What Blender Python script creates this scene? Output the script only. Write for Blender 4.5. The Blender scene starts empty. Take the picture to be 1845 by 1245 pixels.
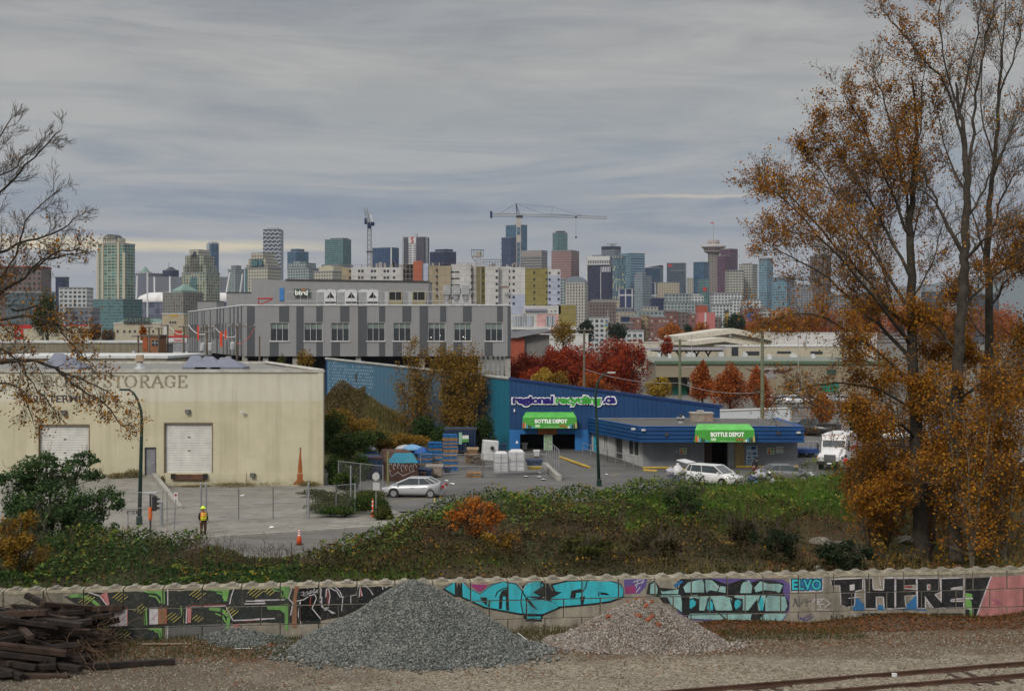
import bpy,math,random
import numpy as np
from mathutils import Vector,geometry
random.seed(7);RNG=np.random.default_rng(11)
scene=bpy.context.scene
COL=scene.collection
F=2562.5;H=12.0;CX=922.5;HY=600.0
def PX(px,Y):return(px-CX)*Y/F
def PZ(py,Y):return H-(py-HY)*Y/F
def GY(py,z=0.0):return F*(H-z)/(py-HY)
def lerp(a,b,t):return a+(b-a)*t
def srgb(r,g,b):
 def c(v):
  v/=255.0
  return v/12.92 if v<=.04045 else((v+.055)/1.055)**2.4
 return(c(r),c(g),c(b))
def tag(o,label=None,cat=None,group=None,kind=None):
 if label:o['label']=label
 if cat:o['category']=cat
 if group:o['group']=group
 if kind:o['kind']=kind
 return o
def empty(name,loc,label=None,cat=None,group=None,rz=0.0):
 o=bpy.data.objects.new(name,None);COL.objects.link(o)
 o.location=loc;o.rotation_euler=(0,0,rz);o.empty_display_size=.3
 return tag(o,label,cat,group)
def wloc(p):
 v=Vector((0,0,0))
 while p is not None:
  v+=Vector(p.location);p=p.parent
 return v
class MB:
 def __init__(s):s.v=[];s.f=[];s.m=[]
 def add(s,vs,fs,mi=0):
  n=len(s.v);s.v.extend(vs);s.f.extend([tuple(i+n for i in f)for f in fs]);s.m.extend([mi]*len(fs));return s
 def box(s,x0,x1,y0,y1,z0,z1,mi=0):
  vs=[(x0,y0,z0),(x1,y0,z0),(x1,y1,z0),(x0,y1,z0),(x0,y0,z1),(x1,y0,z1),(x1,y1,z1),(x0,y1,z1)]
  return s.add(vs,[(0,3,2,1),(4,5,6,7),(0,1,5,4),(1,2,6,5),(2,3,7,6),(3,0,4,7)],mi)
 def obox(s,c,size,rz=0,mi=0,rx=0,ry=0):
  from mathutils import Euler
  R=Euler((rx,ry,rz)).to_matrix();a,b,d=[q/2 for q in size];C=Vector(c)
  vs=[tuple(C+R@Vector(p))for p in[(-a,-b,-d),(a,-b,-d),(a,b,-d),(-a,b,-d),(-a,-b,d),(a,-b,d),(a,b,d),(-a,b,d)]]
  return s.add(vs,[(0,3,2,1),(4,5,6,7),(0,1,5,4),(1,2,6,5),(2,3,7,6),(3,0,4,7)],mi)
 def tube(s,pts,rads,n=6,mi=0,cap=True):
  if not hasattr(rads,'__len__'):rads=[rads]*len(pts)
  P=[Vector(p)for p in pts];vs=[];u=None
  for i,p in enumerate(P):
   d=(P[min(i+1,len(P)-1)]-P[max(i-1,0)])
   d=d.normalized()if d.length>1e-9 else Vector((0,0,1))
   if u is None:
    u=d.cross(Vector((0,0,1))if abs(d.z)<.9 else Vector((1,0,0))).normalized()
   else:
    u=(u-d*u.dot(d))
    u=u.normalized()if u.length>1e-6 else d.orthogonal().normalized()
   w=d.cross(u)
   for k in range(n):
    a=2*math.pi*k/n
    q=p+(u*math.cos(a)+w*math.sin(a))*rads[i]
    vs.append((q.x,q.y,q.z))
  fs=[]
  for i in range(len(P)-1):
   for k in range(n):
    k2=(k+1)%n
    fs.append((i*n+k,i*n+k2,(i+1)*n+k2,(i+1)*n+k))
  if cap:fs.append(tuple(range(n))[::-1]);fs.append(tuple((len(P)-1)*n+k for k in range(n)))
  return s.add(vs,fs,mi)
 def prism(s,poly,d0,d1,plane='xz',mi=0):
  mk={'xz':lambda a,b,d:(a,d,b),'xy':lambda a,b,d:(a,b,d),'yz':lambda a,b,d:(d,a,b)}[plane]
  n=len(poly);vs=[mk(a,b,d0)for a,b in poly]+[mk(a,b,d1)for a,b in poly]
  fs=[tuple(range(n)),tuple(range(2*n-1,n-1,-1))]
  for i in range(n):
   j=(i+1)%n;fs.append((i,i+n,j+n,j))
  return s.add(vs,fs,mi)
 def lathe(s,prof,c=(0,0,0),n=16,mi=0):
  vs=[];fs=[]
  for r,z in prof:
   for k in range(n):
    a=2*math.pi*k/n;vs.append((c[0]+r*math.cos(a),c[1]+r*math.sin(a),c[2]+z))
  for i in range(len(prof)-1):
   for k in range(n):
    k2=(k+1)%n;fs.append((i*n+k,i*n+k2,(i+1)*n+k2,(i+1)*n+k))
  fs.append(tuple(range(n))[::-1]);fs.append(tuple((len(prof)-1)*n+k for k in range(n)))
  return s.add(vs,fs,mi)
 def build(s,name,mats,parent=None,loc=None,smooth=False,fix=True,bevel=0):
  off=wloc(parent)if parent is not None else Vector(loc or(0,0,0))
  me=bpy.data.meshes.new(name)
  V=np.array(s.v,dtype=float)-np.array(off)
  me.from_pydata(V.tolist(),[],s.f)
  if not isinstance(mats,(list,tuple)):mats=[mats]
  for m in mats:me.materials.append(m)
  if len(mats)>1:me.polygons.foreach_set('material_index',s.m)
  if smooth:me.polygons.foreach_set('use_smooth',[True]*len(s.f))
  if fix and len(s.f)<20000:
   import bmesh
   b=bmesh.new();b.from_mesh(me);bmesh.ops.recalc_face_normals(b,faces=b.faces);b.to_mesh(me);b.free()
  me.update()
  o=bpy.data.objects.new(name,me);COL.objects.link(o)
  if parent is not None:o.parent=parent
  else:o.location=off
  if bevel:
   bv=o.modifiers.new('bevel','BEVEL');bv.width=bevel;bv.segments=2;bv.limit_method='ANGLE'
  return o
def quick(name,verts,faces,mats,parent=None,loc=None,smooth=False,mi=None):
 """big arrays of equal-sided faces, fast path"""
 off=wloc(parent)if parent is not None else Vector(loc or(0,0,0))
 V=np.asarray(verts,dtype=np.float32)-np.array(off,dtype=np.float32)
 Fc=np.asarray(faces,dtype=np.int32);k=Fc.shape[1]
 me=bpy.data.meshes.new(name)
 me.vertices.add(len(V));me.vertices.foreach_set('co',V.ravel())
 me.loops.add(Fc.size);me.loops.foreach_set('vertex_index',Fc.ravel())
 me.polygons.add(len(Fc));me.polygons.foreach_set('loop_start',np.arange(0,Fc.size,k,dtype=np.int32))
 me.polygons.foreach_set('loop_total',np.full(len(Fc),k,dtype=np.int32))
 if not isinstance(mats,(list,tuple)):mats=[mats]
 for m in mats:me.materials.append(m)
 if mi is not None:me.polygons.foreach_set('material_index',np.asarray(mi,dtype=np.int32))
 if smooth:me.polygons.foreach_set('use_smooth',np.ones(len(Fc),dtype=bool))
 me.update(calc_edges=True)
 o=bpy.data.objects.new(name,me);COL.objects.link(o)
 if parent is not None:o.parent=parent
 else:o.location=off
 return o
def copy_tree(o,parent=None):
 c=o.copy();COL.objects.link(c);c.parent=parent
 for ch in list(o.children):copy_tree(ch,c)
 return c
class NT:
 def __init__(s,name):
  s.mat=bpy.data.materials.new(name);s.mat.use_nodes=True;s.t=s.mat.node_tree
  s.b=s.t.nodes['Principled BSDF'];s.out=s.t.nodes['Material Output'];s._tc=None
 def n(s,typ,**kw):
  nd=s.t.nodes.new(typ)
  for k,v in kw.items():setattr(nd,k,v)
  return nd
 def l(s,a,b):s.t.links.new(a,b)
 def put(s,sock,v):
  if isinstance(v,bpy.types.NodeSocket):s.l(v,sock)
  elif hasattr(v,'__len__')and len(v)==3 and sock.type=='RGBA':sock.default_value=(*v,1)
  else:sock.default_value=v
 def m(s,op,a,b=None,c=None,clamp=False):
  nd=s.n('ShaderNodeMath',operation=op,use_clamp=clamp)
  s.put(nd.inputs[0],a)
  if b is not None:s.put(nd.inputs[1],b)
  if c is not None:s.put(nd.inputs[2],c)
  return nd.outputs[0]
 def mix(s,f,a,b,blend='MIX'):
  nd=s.n('ShaderNodeMix',data_type='RGBA',blend_type=blend)
  s.put(nd.inputs[0],f);s.put(nd.inputs[6],a);s.put(nd.inputs[7],b)
  return nd.outputs[2]
 def tc(s,which='Object'):
  if s._tc is None:s._tc=s.n('ShaderNodeTexCoord')
  return s._tc.outputs[which]
 def mapv(s,scale,vec=None,loc=(0,0,0)):
  nd=s.n('ShaderNodeMapping');s.l(vec or s.tc(),nd.inputs[0])
  nd.inputs['Scale'].default_value=scale if hasattr(scale,'__len__')else(scale,)*3
  nd.inputs['Location'].default_value=loc
  return nd.outputs[0]
 def noise(s,scale,detail=4,rough=.6,vec=None,dist=0,stretch=None):
  v=vec or s.tc()
  if stretch:v=s.mapv(stretch,v)
  nd=s.n('ShaderNodeTexNoise');s.l(v,nd.inputs['Vector'])
  nd.inputs['Scale'].default_value=scale;nd.inputs['Detail'].default_value=detail
  nd.inputs['Roughness'].default_value=rough;nd.inputs['Distortion'].default_value=dist
  return nd.outputs['Fac']
 def vor(s,scale,feature='F1',out='Distance',vec=None):
  nd=s.n('ShaderNodeTexVoronoi',feature=feature);s.l(vec or s.tc(),nd.inputs['Vector'])
  nd.inputs['Scale'].default_value=scale
  return nd.outputs[out]
 def ramp(s,f,stops,interp='LINEAR'):
  nd=s.n('ShaderNodeValToRGB');nd.color_ramp.interpolation=interp
  s.put(nd.inputs[0],f);e=nd.color_ramp.elements
  while len(e)>1:e.remove(e[0])
  e[0].position=stops[0][0];e[0].color=(*stops[0][1],1)if hasattr(stops[0][1],'__len__')else(stops[0][1],)*3+(1,)
  for p,c in stops[1:]:
   k=e.new(p);k.color=(*c,1)if hasattr(c,'__len__')else(c,c,c,1)
  return nd.outputs[0]
 def bump(s,hgt,strength=.3,dist=.02):
  nd=s.n('ShaderNodeBump');s.l(hgt,nd.inputs['Height'])
  nd.inputs['Strength'].default_value=strength;nd.inputs['Distance'].default_value=dist
  s.l(nd.outputs[0],s.b.inputs['Normal']);return nd.outputs[0]
 def fin(s,col=None,rough=None,metal=None,spec=None):
  if col is not None:s.put(s.b.inputs['Base Color'],col)
  if rough is not None:s.put(s.b.inputs['Roughness'],rough)
  if metal is not None:s.put(s.b.inputs['Metallic'],metal)
  if spec is not None:s.put(s.b.inputs['Specular IOR Level'],spec)
  return s.mat
_mc={}
def mat(name,col,rough=.8,metal=0,var=.18,scale=1.5,bump=0,bscale=12,spec=.35,streak=0,dirt=None):
 if name in _mc:return _mc[name]
 t=NT(name)
 f=t.noise(scale,5)
 lo=tuple(c*(1-var)for c in col);hi=tuple(min(1,c*(1+var))for c in col)
 c=t.ramp(f,[(.3,lo),(.7,hi)])
 if streak:
  g=t.noise(1.0,3,stretch=(2.2,2.2,.12))
  c=t.mix(t.m('MULTIPLY',t.ramp(g,[(.45,0),(.75,1)]),streak),c,tuple(k*.55 for k in col))
 if dirt:
  g=t.noise(.6,6,.7)
  c=t.mix(t.m('MULTIPLY',t.ramp(g,[(.5,0),(.68,1)]),dirt[1]),c,dirt[0])
 if bump:t.bump(t.noise(bscale,4),bump,.03)
 _mc[name]=t.fin(c,rough,metal,spec);return _mc[name]
def emis(name,col,st):
 t=NT(name);t.put(t.b.inputs['Emission Color'],col);t.b.inputs['Emission Strength'].default_value=st
 return t.fin(col,.5)
def facade(name,wall,glass,w=3.0,h=3.2,fw=.6,fh=.5,rough=.2,gvar=.5,wvar=.12,off=(0,0),edge=None,blind=None):
 """a far tower's skin: window pattern laid out in metres on every side of the tower"""
 if name in _mc:return _mc[name]
 t=NT(name)
 sx=t.n('ShaderNodeSeparateXYZ');t.l(t.tc('Object'),sx.inputs[0])
 sn=t.n('ShaderNodeSeparateXYZ');t.l(t.tc('Normal'),sn.inputs[0])
 isx=t.m('GREATER_THAN',t.m('ABSOLUTE',sn.outputs[0]),.6)
 u=t.m('ADD',t.m('MULTIPLY',sx.outputs[0],t.m('SUBTRACT',1.0,isx)),t.m('MULTIPLY',sx.outputs[1],isx))
 u=t.m('DIVIDE',t.m('ADD',u,500.0*w+off[0]),w);v=t.m('DIVIDE',t.m('ADD',sx.outputs[2],off[1]+10*h),h)
 fu=t.m('FRACT',u);fv=t.m('FRACT',v)
 du=t.m('LESS_THAN',t.m('ABSOLUTE',t.m('SUBTRACT',fu,.5)),fw/2)
 dv=t.m('LESS_THAN',t.m('ABSOLUTE',t.m('SUBTRACT',fv,.5)),fh/2)
 win=t.m('MULTIPLY',du,dv)
 wn=t.n('ShaderNodeTexWhiteNoise',noise_dimensions='2D')
 cb=t.n('ShaderNodeCombineXYZ');t.l(t.m('FLOOR',u),cb.inputs[0]);t.l(t.m('FLOOR',v),cb.inputs[1]);t.l(cb.outputs[0],wn.inputs['Vector'])
 r=wn.outputs['Value']
 glo=tuple(c*(1-gvar)for c in glass);ghi=tuple(min(1,c*(1+gvar))for c in glass)
 if blind:gcol=t.ramp(r,[(0,glo),(.6,glass),(.78,ghi),(.86,blind)])
 else:gcol=t.ramp(r,[(0,glo),(1,ghi)])
 wl=t.ramp(t.noise(.05,4),[(.3,tuple(c*(1-wvar)for c in wall)),(.7,tuple(min(1,c*(1+wvar))for c in wall))])
 c=t.mix(win,wl,gcol)
 up=t.m('GREATER_THAN',t.m('ABSOLUTE',sn.outputs[2]),.6)
 c=t.mix(up,c,(.22,.22,.22))
 _mc[name]=t.fin(c,t.m('ADD',t.m('MULTIPLY',t.m('MULTIPLY',win,t.m('SUBTRACT',1.0,up)),rough-.8),.8),0,.5)
 return _mc[name]
def leafmat(name,cols,rough=.7,trans=.25):
 if name in _mc:return _mc[name]
 t=NT(name);g=t.n('ShaderNodeNewGeometry')
 k=len(cols);c=t.ramp(g.outputs['Random Per Island'],[(i/max(1,k-1),cc)for i,cc in enumerate(cols)])
 f=t.noise(.25,3);c=t.mix(t.ramp(f,[(.35,.0),(.65,.55)]),c,t.mix(.5,c,cols[0]))
 t.fin(c,rough,0,.12)
 if trans:
  tr=t.n('ShaderNodeBsdfTranslucent');t.l(c,tr.inputs[0])
  mx=t.n('ShaderNodeMixShader');mx.inputs[0].default_value=trans
  t.l(t.b.outputs[0],mx.inputs[1]);t.l(tr.outputs[0],mx.inputs[2]);t.l(mx.outputs[0],t.out.inputs[0])
 _mc[name]=t.mat;return t.mat
def text_rect(name,s,x0,x1,z0,z1,y,m,parent,mirror=False,bold=0.0,depth=.02,frame=None):
 """letters fitted to a real rectangle standing on a surface; frame = (origin, ux, uz) for other orientations"""
 cu=bpy.data.curves.new('lettering','FONT');cu.body=s;cu.size=1;cu.extrude=0;cu.offset=bold;cu.resolution_u=3
 ob=bpy.data.objects.new('lettering',cu);COL.objects.link(ob)
 me=bpy.data.meshes.new_from_object(ob);bpy.data.objects.remove(ob)
 n=len(me.vertices);V=np.zeros(n*3);me.vertices.foreach_get('co',V);V=V.reshape(-1,3)
 mn=V.min(0);mx=V.max(0)
 a=(V[:,0]-mn[0])/(mx[0]-mn[0]);b=(V[:,1]-mn[1])/(mx[1]-mn[1])
 if mirror:a=1-a
 W=np.stack([x0+a*(x1-x0),np.full(n,y),z0+b*(z1-z0)],1)
 faces=[tuple(p.vertices)for p in me.polygons];bpy.data.meshes.remove(me)
 mb=MB();mb.add([tuple(p)for p in W],faces)
 return mb.build(name,m,parent,fix=False)
def frames(n,up=0.0,rng=RNG):
 nrm=rng.normal(size=(n,3));nrm[:,2]+=up*2;nrm/=np.linalg.norm(nrm,axis=1)[:,None]
 a=rng.normal(size=(n,3));a-=nrm*(a*nrm).sum(1)[:,None];a/=np.linalg.norm(a,axis=1)[:,None]
 return a,np.cross(nrm,a)
def leaf_obj(name,P,size,m,parent=None,loc=None,up=.3,asp=.6,svar=.4):
 P=np.asarray(P,dtype=float);n=len(P)
 a,b=frames(n,up);s=size*(1+svar*RNG.uniform(-1,1,n));a=a*s[:,None];b=b*(s*asp)[:,None]
 V=np.stack([P-a*.5,P+b*.5-a*.08,P+a*.5,P-b*.5-a*.08],1).reshape(-1,3)
 Fc=np.arange(4*n).reshape(-1,4)
 return quick(name,V,Fc,m,parent,loc)
def blade_obj(name,P,hgt,wid,m,parent=None,loc=None,lean=.3):
 P=np.asarray(P,dtype=float);n=len(P)
 ang=RNG.uniform(0,2*np.pi,n);h=hgt*RNG.uniform(.5,1.3,n)
 d=np.stack([np.cos(ang),np.sin(ang),np.zeros(n)],1)
 ln=RNG.normal(size=(n,2))*lean
 top=P+np.stack([ln[:,0]*h,ln[:,1]*h,h],1)
 V=np.stack([P-d*wid/2,P+d*wid/2,top],1).reshape(-1,3)
 return quick(name,V,np.arange(3*n).reshape(-1,3),m,parent,loc)
def blob_pts(n,c,r,shell=.45):
 d=RNG.normal(size=(n,3));d/=np.linalg.norm(d,axis=1)[:,None]
 q=RNG.uniform(shell,1,n)**.6
 return np.asarray(c)+d*q[:,None]*np.asarray(r)
def crown_pts(n,c,r,clumps=14,flat=1.0,cs=.42):
 c=np.asarray(c);r=np.asarray(r)
 cc=blob_pts(clumps,c,r*(1-cs*.8),.35)
 sz=RNG.uniform(.6,1.25,clumps);w=sz**2/(sz**2).sum();k=RNG.choice(clumps,n,p=w)
 d=RNG.normal(size=(n,3));d/=np.linalg.norm(d,axis=1)[:,None];q=RNG.uniform(0,1,n)**.45
 return cc[k]+d*(q*sz[k]*cs)[:,None]*r
class Twigs:
 def __init__(s):s.big=MB();s.small=MB();s.tips=[]
 def add(s,pts,rads):
  r=max(rads)
  mb=s.big if r>.045 else s.small
  mb.tube(pts,rads,7 if r>.15 else(5 if r>.045 else 3),cap=False)
 def grow(s,p,d,L,r,depth,up=.25,spread=.75,seg=4,kids=3,leafp=1.0,curl=.18):
  d=d.normalized();pts=[p.copy()];rads=[r];q=p.copy()
  for i in range(seg):
   d=(d+Vector((random.gauss(0,curl),random.gauss(0,curl),random.gauss(0,curl)+up*.3))).normalized()
   q=q+d*(L/seg);pts.append(q.copy());rads.append(max(.006,r*(1-.8*(i+1)/seg)))
   if depth>0:
    kn=kids if depth>1 else kids
    for _ in range(max(1,int(round(kn*(1.0 if i else .5)/seg*2)))):
     t=Vector((random.gauss(0,1),random.gauss(0,1),random.gauss(0,.8)))
     t=t-d*t.dot(d);t=t.normalized()if t.length>.01 else Vector((1,0,0))
     nd=(d+t*spread*random.uniform(.6,1.3)+Vector((0,0,up*.35)))
     s.grow(q,nd,L*random.uniform(.42,.68),max(.006,rads[-1]*.62),depth-1,up,spread,max(3,seg-1),kids,leafp,curl)
  s.add(pts,rads)
  if depth==0:
   for k in range(1,len(pts)):s.tips.append((tuple(pts[k]),leafp))
  elif depth==1:s.tips.append((tuple(pts[-1]),leafp))
 def limb(s,pts,rads,n_side,L,depth,up=.25,leafp=1.0,kids=3,start=.15,spread=1.0):
  P=[Vector(p)for p in pts]
  Q=[];R=[]
  for i in range(len(P)-1):
   a=P[max(i-1,0)];b=P[i];c=P[i+1];e=P[min(i+2,len(P)-1)]
   for k in range(4):
    t=k/4
    q=.5*((2*b)+(c-a)*t+(2*a-5*b+4*c-e)*t*t+(3*b-a-3*c+e)*t**3)
    Q.append(q+Vector((random.gauss(0,.04),random.gauss(0,.04),random.gauss(0,.04))));R.append(lerp(rads[i],rads[i+1],t))
  Q.append(P[-1]);R.append(rads[-1]);s.add(Q,R)
  for k in range(n_side):
   t=start+(1-start)*(k+random.random())/n_side;x=t*(len(Q)-1);i=min(int(x),len(Q)-2);q=Q[i].lerp(Q[i+1],x-i)
   d=(Q[i+1]-Q[i]).normalized();tt=Vector((random.gauss(0,1),random.gauss(0,1),random.gauss(0,.7)))
   tt=(tt-d*tt.dot(d)).normalized()
   s.grow(q,d*.8+tt*spread*random.uniform(.6,1.2)+Vector((0,0,up*.4)),L*random.uniform(.6,1.2)*(1.15-.5*t),max(.012,min(R[i]*.45,.06)),depth,up,.75,4,kids,leafp)
w=bpy.data.worlds.new('World');scene.world=w;w.use_nodes=True
nt=w.node_tree;nt.nodes.clear()
class WT(NT):
 def __init__(s,t):s.t=t;s._tc=None
t=WT(nt)
sky=t.n('ShaderNodeTexSky',sky_type='NISHITA');sky.sun_disc=False
SUN_EL,SUN_ROT=math.radians(32),math.radians(215)
sky.sun_elevation=SUN_EL;sky.sun_rotation=SUN_ROT;sky.air_density=1.4;sky.dust_density=3
sep=t.n('ShaderNodeSeparateXYZ');t.l(t.tc('Generated'),sep.inputs[0])
X_,Y_,Z_=sep.outputs[0],sep.outputs[1],sep.outputs[2]
dirv=t.tc('Generated')
n_big=t.noise(2.2,5,.55,vec=dirv,stretch=(1.0,1.0,7.0),dist=.6)
n_mid=t.noise(4.0,8,.66,vec=dirv,stretch=(.9,.9,6.5),dist=1.6)
n_fine=t.noise(11.0,8,.68,vec=dirv,stretch=(.8,.8,6.0),dist=1.8)
zz=t.m('ADD',Z_,t.m('MULTIPLY',t.m('SUBTRACT',n_big,.5),.05))
base=t.ramp(t.m('MULTIPLY',zz,2.0),[(0.0,srgb(160,166,174)),(.07,srgb(164,168,173)),(.11,srgb(148,155,165)),(.17,srgb(126,139,158)),(.23,srgb(137,147,160)),(.29,srgb(153,158,162)),(.36,srgb(159,160,160)),(.46,srgb(147,148,151)),(.7,srgb(165,165,168)),(1.0,srgb(200,200,203))])
f1=t.ramp(n_mid,[(.40,0),(.60,1)])
c=t.mix(t.m('MULTIPLY',f1,.85),base,t.mix(.68,base,srgb(184,182,178)))
f2=t.ramp(n_big,[(.3,1),(.52,0)])
c=t.mix(t.m('MULTIPLY',f2,.6),c,srgb(116,125,139))
f3=t.ramp(n_fine,[(.42,0),(.66,1)])
c=t.mix(t.m('MULTIPLY',f3,.2),c,srgb(184,182,177))
def band(zc,hw,wig,n,a0,a1,aw):
 """a long low break in the cloud between two bearings"""
 za=t.m('ADD',Z_,t.m('MULTIPLY',t.m('SUBTRACT',n,.5),wig))
 d=t.m('DIVIDE',t.m('ABSOLUTE',t.m('SUBTRACT',za,zc)),hw)
 v=t.m('SUBTRACT',1.0,d,clamp=True)
 az=t.m('DIVIDE',X_,t.m('MAXIMUM',t.m('ABSOLUTE',Y_),.05))
 l=t.m('DIVIDE',t.m('SUBTRACT',az,a0),aw,clamp=True);r=t.m('DIVIDE',t.m('SUBTRACT',a1,az),aw,clamp=True)
 fr=t.m('GREATER_THAN',Y_,0.0)
 return t.m('MULTIPLY',t.m('MULTIPLY',v,fr),t.m('MULTIPLY',l,r))
b1=band(.0605,.0052,.020,n_mid,-.60,-.10,.09)
b2=band(.0955,.0022,.022,n_mid,.05,.22,.06)
b3=band(.048,.004,.02,n_fine,-.28,-.10,.08)
c=t.mix(t.m('MULTIPLY',b1,1.2,clamp=True),c,srgb(222,208,176))
c=t.mix(t.m('MULTIPLY',b2,.75,clamp=True),c,srgb(205,196,176))
c=t.mix(t.m('MULTIPLY',b3,.8,clamp=True),c,srgb(190,186,178))
zen=t.m('ADD',1.0,t.m('MULTIPLY',t.m('MAXIMUM',t.m('SUBTRACT',Z_,.26),0.0),2.1))
cs=t.n('ShaderNodeVectorMath',operation='SCALE');t.l(c,cs.inputs[0]);t.l(zen,cs.inputs['Scale'])
bg1=t.n('ShaderNodeBackground');t.l(sky.outputs[0],bg1.inputs[0]);bg1.inputs[1].default_value=.05
bg2=t.n('ShaderNodeBackground');t.l(cs.outputs[0],bg2.inputs[0]);bg2.inputs[1].default_value=1.06
mxs=t.n('ShaderNodeMixShader');mxs.inputs[0].default_value=.93
t.l(bg1.outputs[0],mxs.inputs[1]);t.l(bg2.outputs[0],mxs.inputs[2])
wo=t.n('ShaderNodeOutputWorld');t.l(mxs.outputs[0],wo.inputs[0])
sl=bpy.data.lights.new('sun','SUN');sl.energy=2.0;sl.angle=math.radians(14);sl.color=(1,.93,.83)
so=bpy.data.objects.new('sun',sl);COL.objects.link(so)
so.rotation_euler=(math.radians(52),0,math.radians(-28))
cam=bpy.data.cameras.new('camera');co=bpy.data.objects.new('camera',cam);COL.objects.link(co)
co.location=(0,0,H);co.rotation_euler=(math.radians(90),0,0)
cam.sensor_width=36;cam.lens=36*F/1845;cam.shift_y=-(622.5-HY)/1845
cam.clip_start=.5;cam.clip_end=30000
scene.camera=co
scene.view_settings.view_transform='Standard';scene.view_settings.look='None';scene.view_settings.gamma=1
scene.view_settings.exposure=0.0
try:scene.cycles.max_bounces=6;scene.cycles.transparent_max_bounces=8;scene.cycles.volume_bounces=0
except Exception:pass
def wallY(X):return 56.92+(X-0.0)*(3.5/28.9)
g=NT('earth');cc=g.ramp(g.noise(.02,6),[(.35,(.07,.07,.058)),(.65,(.115,.11,.095))])
g.fin(cc,.95);g.bump(g.noise(.5,4),.3,.1)
o=MB().add([(-9000,-400,-.06),(9000,-400,-.06),(9000,14000,-.06),(-9000,14000,-.06)],[(0,1,2,3)]).build('ground',g.mat,fix=False);tag(o,kind='structure')
g=NT('yard_gravel')
big=g.noise(.16,5,.6);stone=g.vor(9.0,out='Color');fine=g.noise(26,3)
sc=g.n('ShaderNodeSeparateColor');g.l(stone,sc.inputs[0])
c1=g.ramp(sc.outputs[0],[(0,(.085,.072,.052)),(.5,(.22,.19,.145)),(.85,(.36,.32,.25)),(1,(.48,.44,.37))])
c2=g.ramp(fine,[(.3,(.13,.105,.07)),(.7,(.34,.29,.215))])
c=g.mix(.45,c1,c2)
xyz=g.n('ShaderNodeSeparateXYZ');g.l(g.tc(),xyz.inputs[0])
soil=g.ramp(g.m('ADD',g.m('MULTIPLY',xyz.outputs[0],-.035),g.m('MULTIPLY',g.noise(.35,6,.7),1.15)),[(.62,0),(.95,1)])
c=g.mix(g.m('MULTIPLY',soil,.78),c,(.075,.058,.04))
near=g.ramp(g.m('ADD',g.m('SUBTRACT',xyz.outputs[1],52.2),g.m('MULTIPLY',g.m('SUBTRACT',big,.5),9.0)),[(.0,0),(1.0,1)])
c=g.mix(g.m('MULTIPLY',near,.78),c,(.095,.062,.036))
trk=g.noise(.9,5,.6,stretch=(.10,1.2,1));c=g.mix(g.m('MULTIPLY',g.ramp(trk,[(.48,0),(.68,1)]),.45),c,(.16,.14,.11))
g.fin(c,.95,0,.2);g.bump(g.m('ADD',g.m('MULTIPLY',g.vor(11),.8),fine),.9,.05)
nx,ny=190,90
xs=np.linspace(-60,60,nx);ys=np.linspace(-10,66,ny)
Xg,Yg=np.meshgrid(xs,ys)
Zg=.03+.035*np.sin(Xg*.7+1.3*np.sin(Yg*.5))*np.cos(Yg*.9)+.02*np.sin(Xg*2.3+Yg)
dW=wallY(Xg)-Yg
Zg+=np.clip(1-dW/2.2,0,1)*(.10+.10*np.sin(Xg*.9)+.16*np.clip((Xg-6)/8,0,1))
idx=np.arange(nx*ny).reshape(ny,nx)
Fq=np.stack([idx[:-1,:-1],idx[:-1,1:],idx[1:,1:],idx[1:,:-1]],-1).reshape(-1,4)
tag(quick('rail_yard_gravel',np.stack([Xg,Yg,Zg],-1).reshape(-1,3),Fq,g.mat,smooth=True),kind='structure')
def roadY(X):return 78.0+.5*(X+9.8)
GXP=[-60,-40,-20,-16,-13,-9.5,-7,-4,-2,5,12,20,40,70]
GZP=[1.7,1.7,1.65,1.25,.2,.08,1.1,2.2,2.7,2.5,2.75,3.0,3.05,3.0]
def hterr(X,Y):
 X=np.asarray(X,float);Y=np.asarray(Y,float)
 Gc=np.interp(X,GXP,GZP);wy=wallY(X)+.4;ry=roadY(X);cy=ry-5.0
 t=np.clip((Y-wy)/np.maximum(cy-wy,1),0,1)
 h=1.92+(Gc-1.92)*(t*t*(3-2*t))+.10*np.sin(X*.8+Y*.3)*np.sin(Y*.7)*np.clip(t*6,0,1)
 h=h-.7*np.exp(-((X-15)/7)**2-((Y-67)/4.5)**2)
 e=np.clip((ry-Y)/5.0,0,1);h=h*(e*e*(3-2*e))
 return h
nx,ny=240,110
xs=np.linspace(-62,66,nx);tt=np.linspace(0,1,ny)
Xg=np.repeat(xs[None,:],ny,0);Yg=wallY(Xg)+.42+tt[:,None]*(roadY(Xg)+.2-wallY(Xg)-.42)
Zg=hterr(Xg,Yg)-.02
idx=np.arange(nx*ny).reshape(ny,nx)
Fq=np.stack([idx[:-1,:-1],idx[:-1,1:],idx[1:,1:],idx[1:,:-1]],-1).reshape(-1,4)
g=NT('bank_soil')
c=g.ramp(g.noise(.9,6,.7),[(.3,(.035,.032,.018)),(.5,(.07,.055,.03)),(.7,(.11,.085,.05))])
c=g.mix(g.m('MULTIPLY',g.ramp(g.noise(.25,4),[(.45,0),(.6,1)]),.7),c,(.045,.07,.02))
g.fin(c,.95,0,.1);g.bump(g.noise(9,4),.6,.06)
tag(quick('embankment',np.stack([Xg,Yg,Zg],-1).reshape(-1,3),Fq,g.mat,smooth=True),kind='structure')
g=NT('asphalt')
c=g.ramp(g.noise(.18,6,.65),[(.3,(.072,.07,.067)),(.7,(.12,.115,.108))])
c=g.mix(g.m('MULTIPLY',g.ramp(g.noise(40,2),[(.4,0),(.7,1)]),.3),c,(.24,.235,.225))
c=g.mix(g.m('MULTIPLY',g.ramp(g.noise(.5,6,.7,stretch=(.3,1.4,1)),[(.47,0),(.60,1)]),.5),c,(.052,.049,.046))
g.fin(c,.85,0,.3);g.bump(g.noise(30,3),.3,.02);ASPH=g.mat
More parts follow.
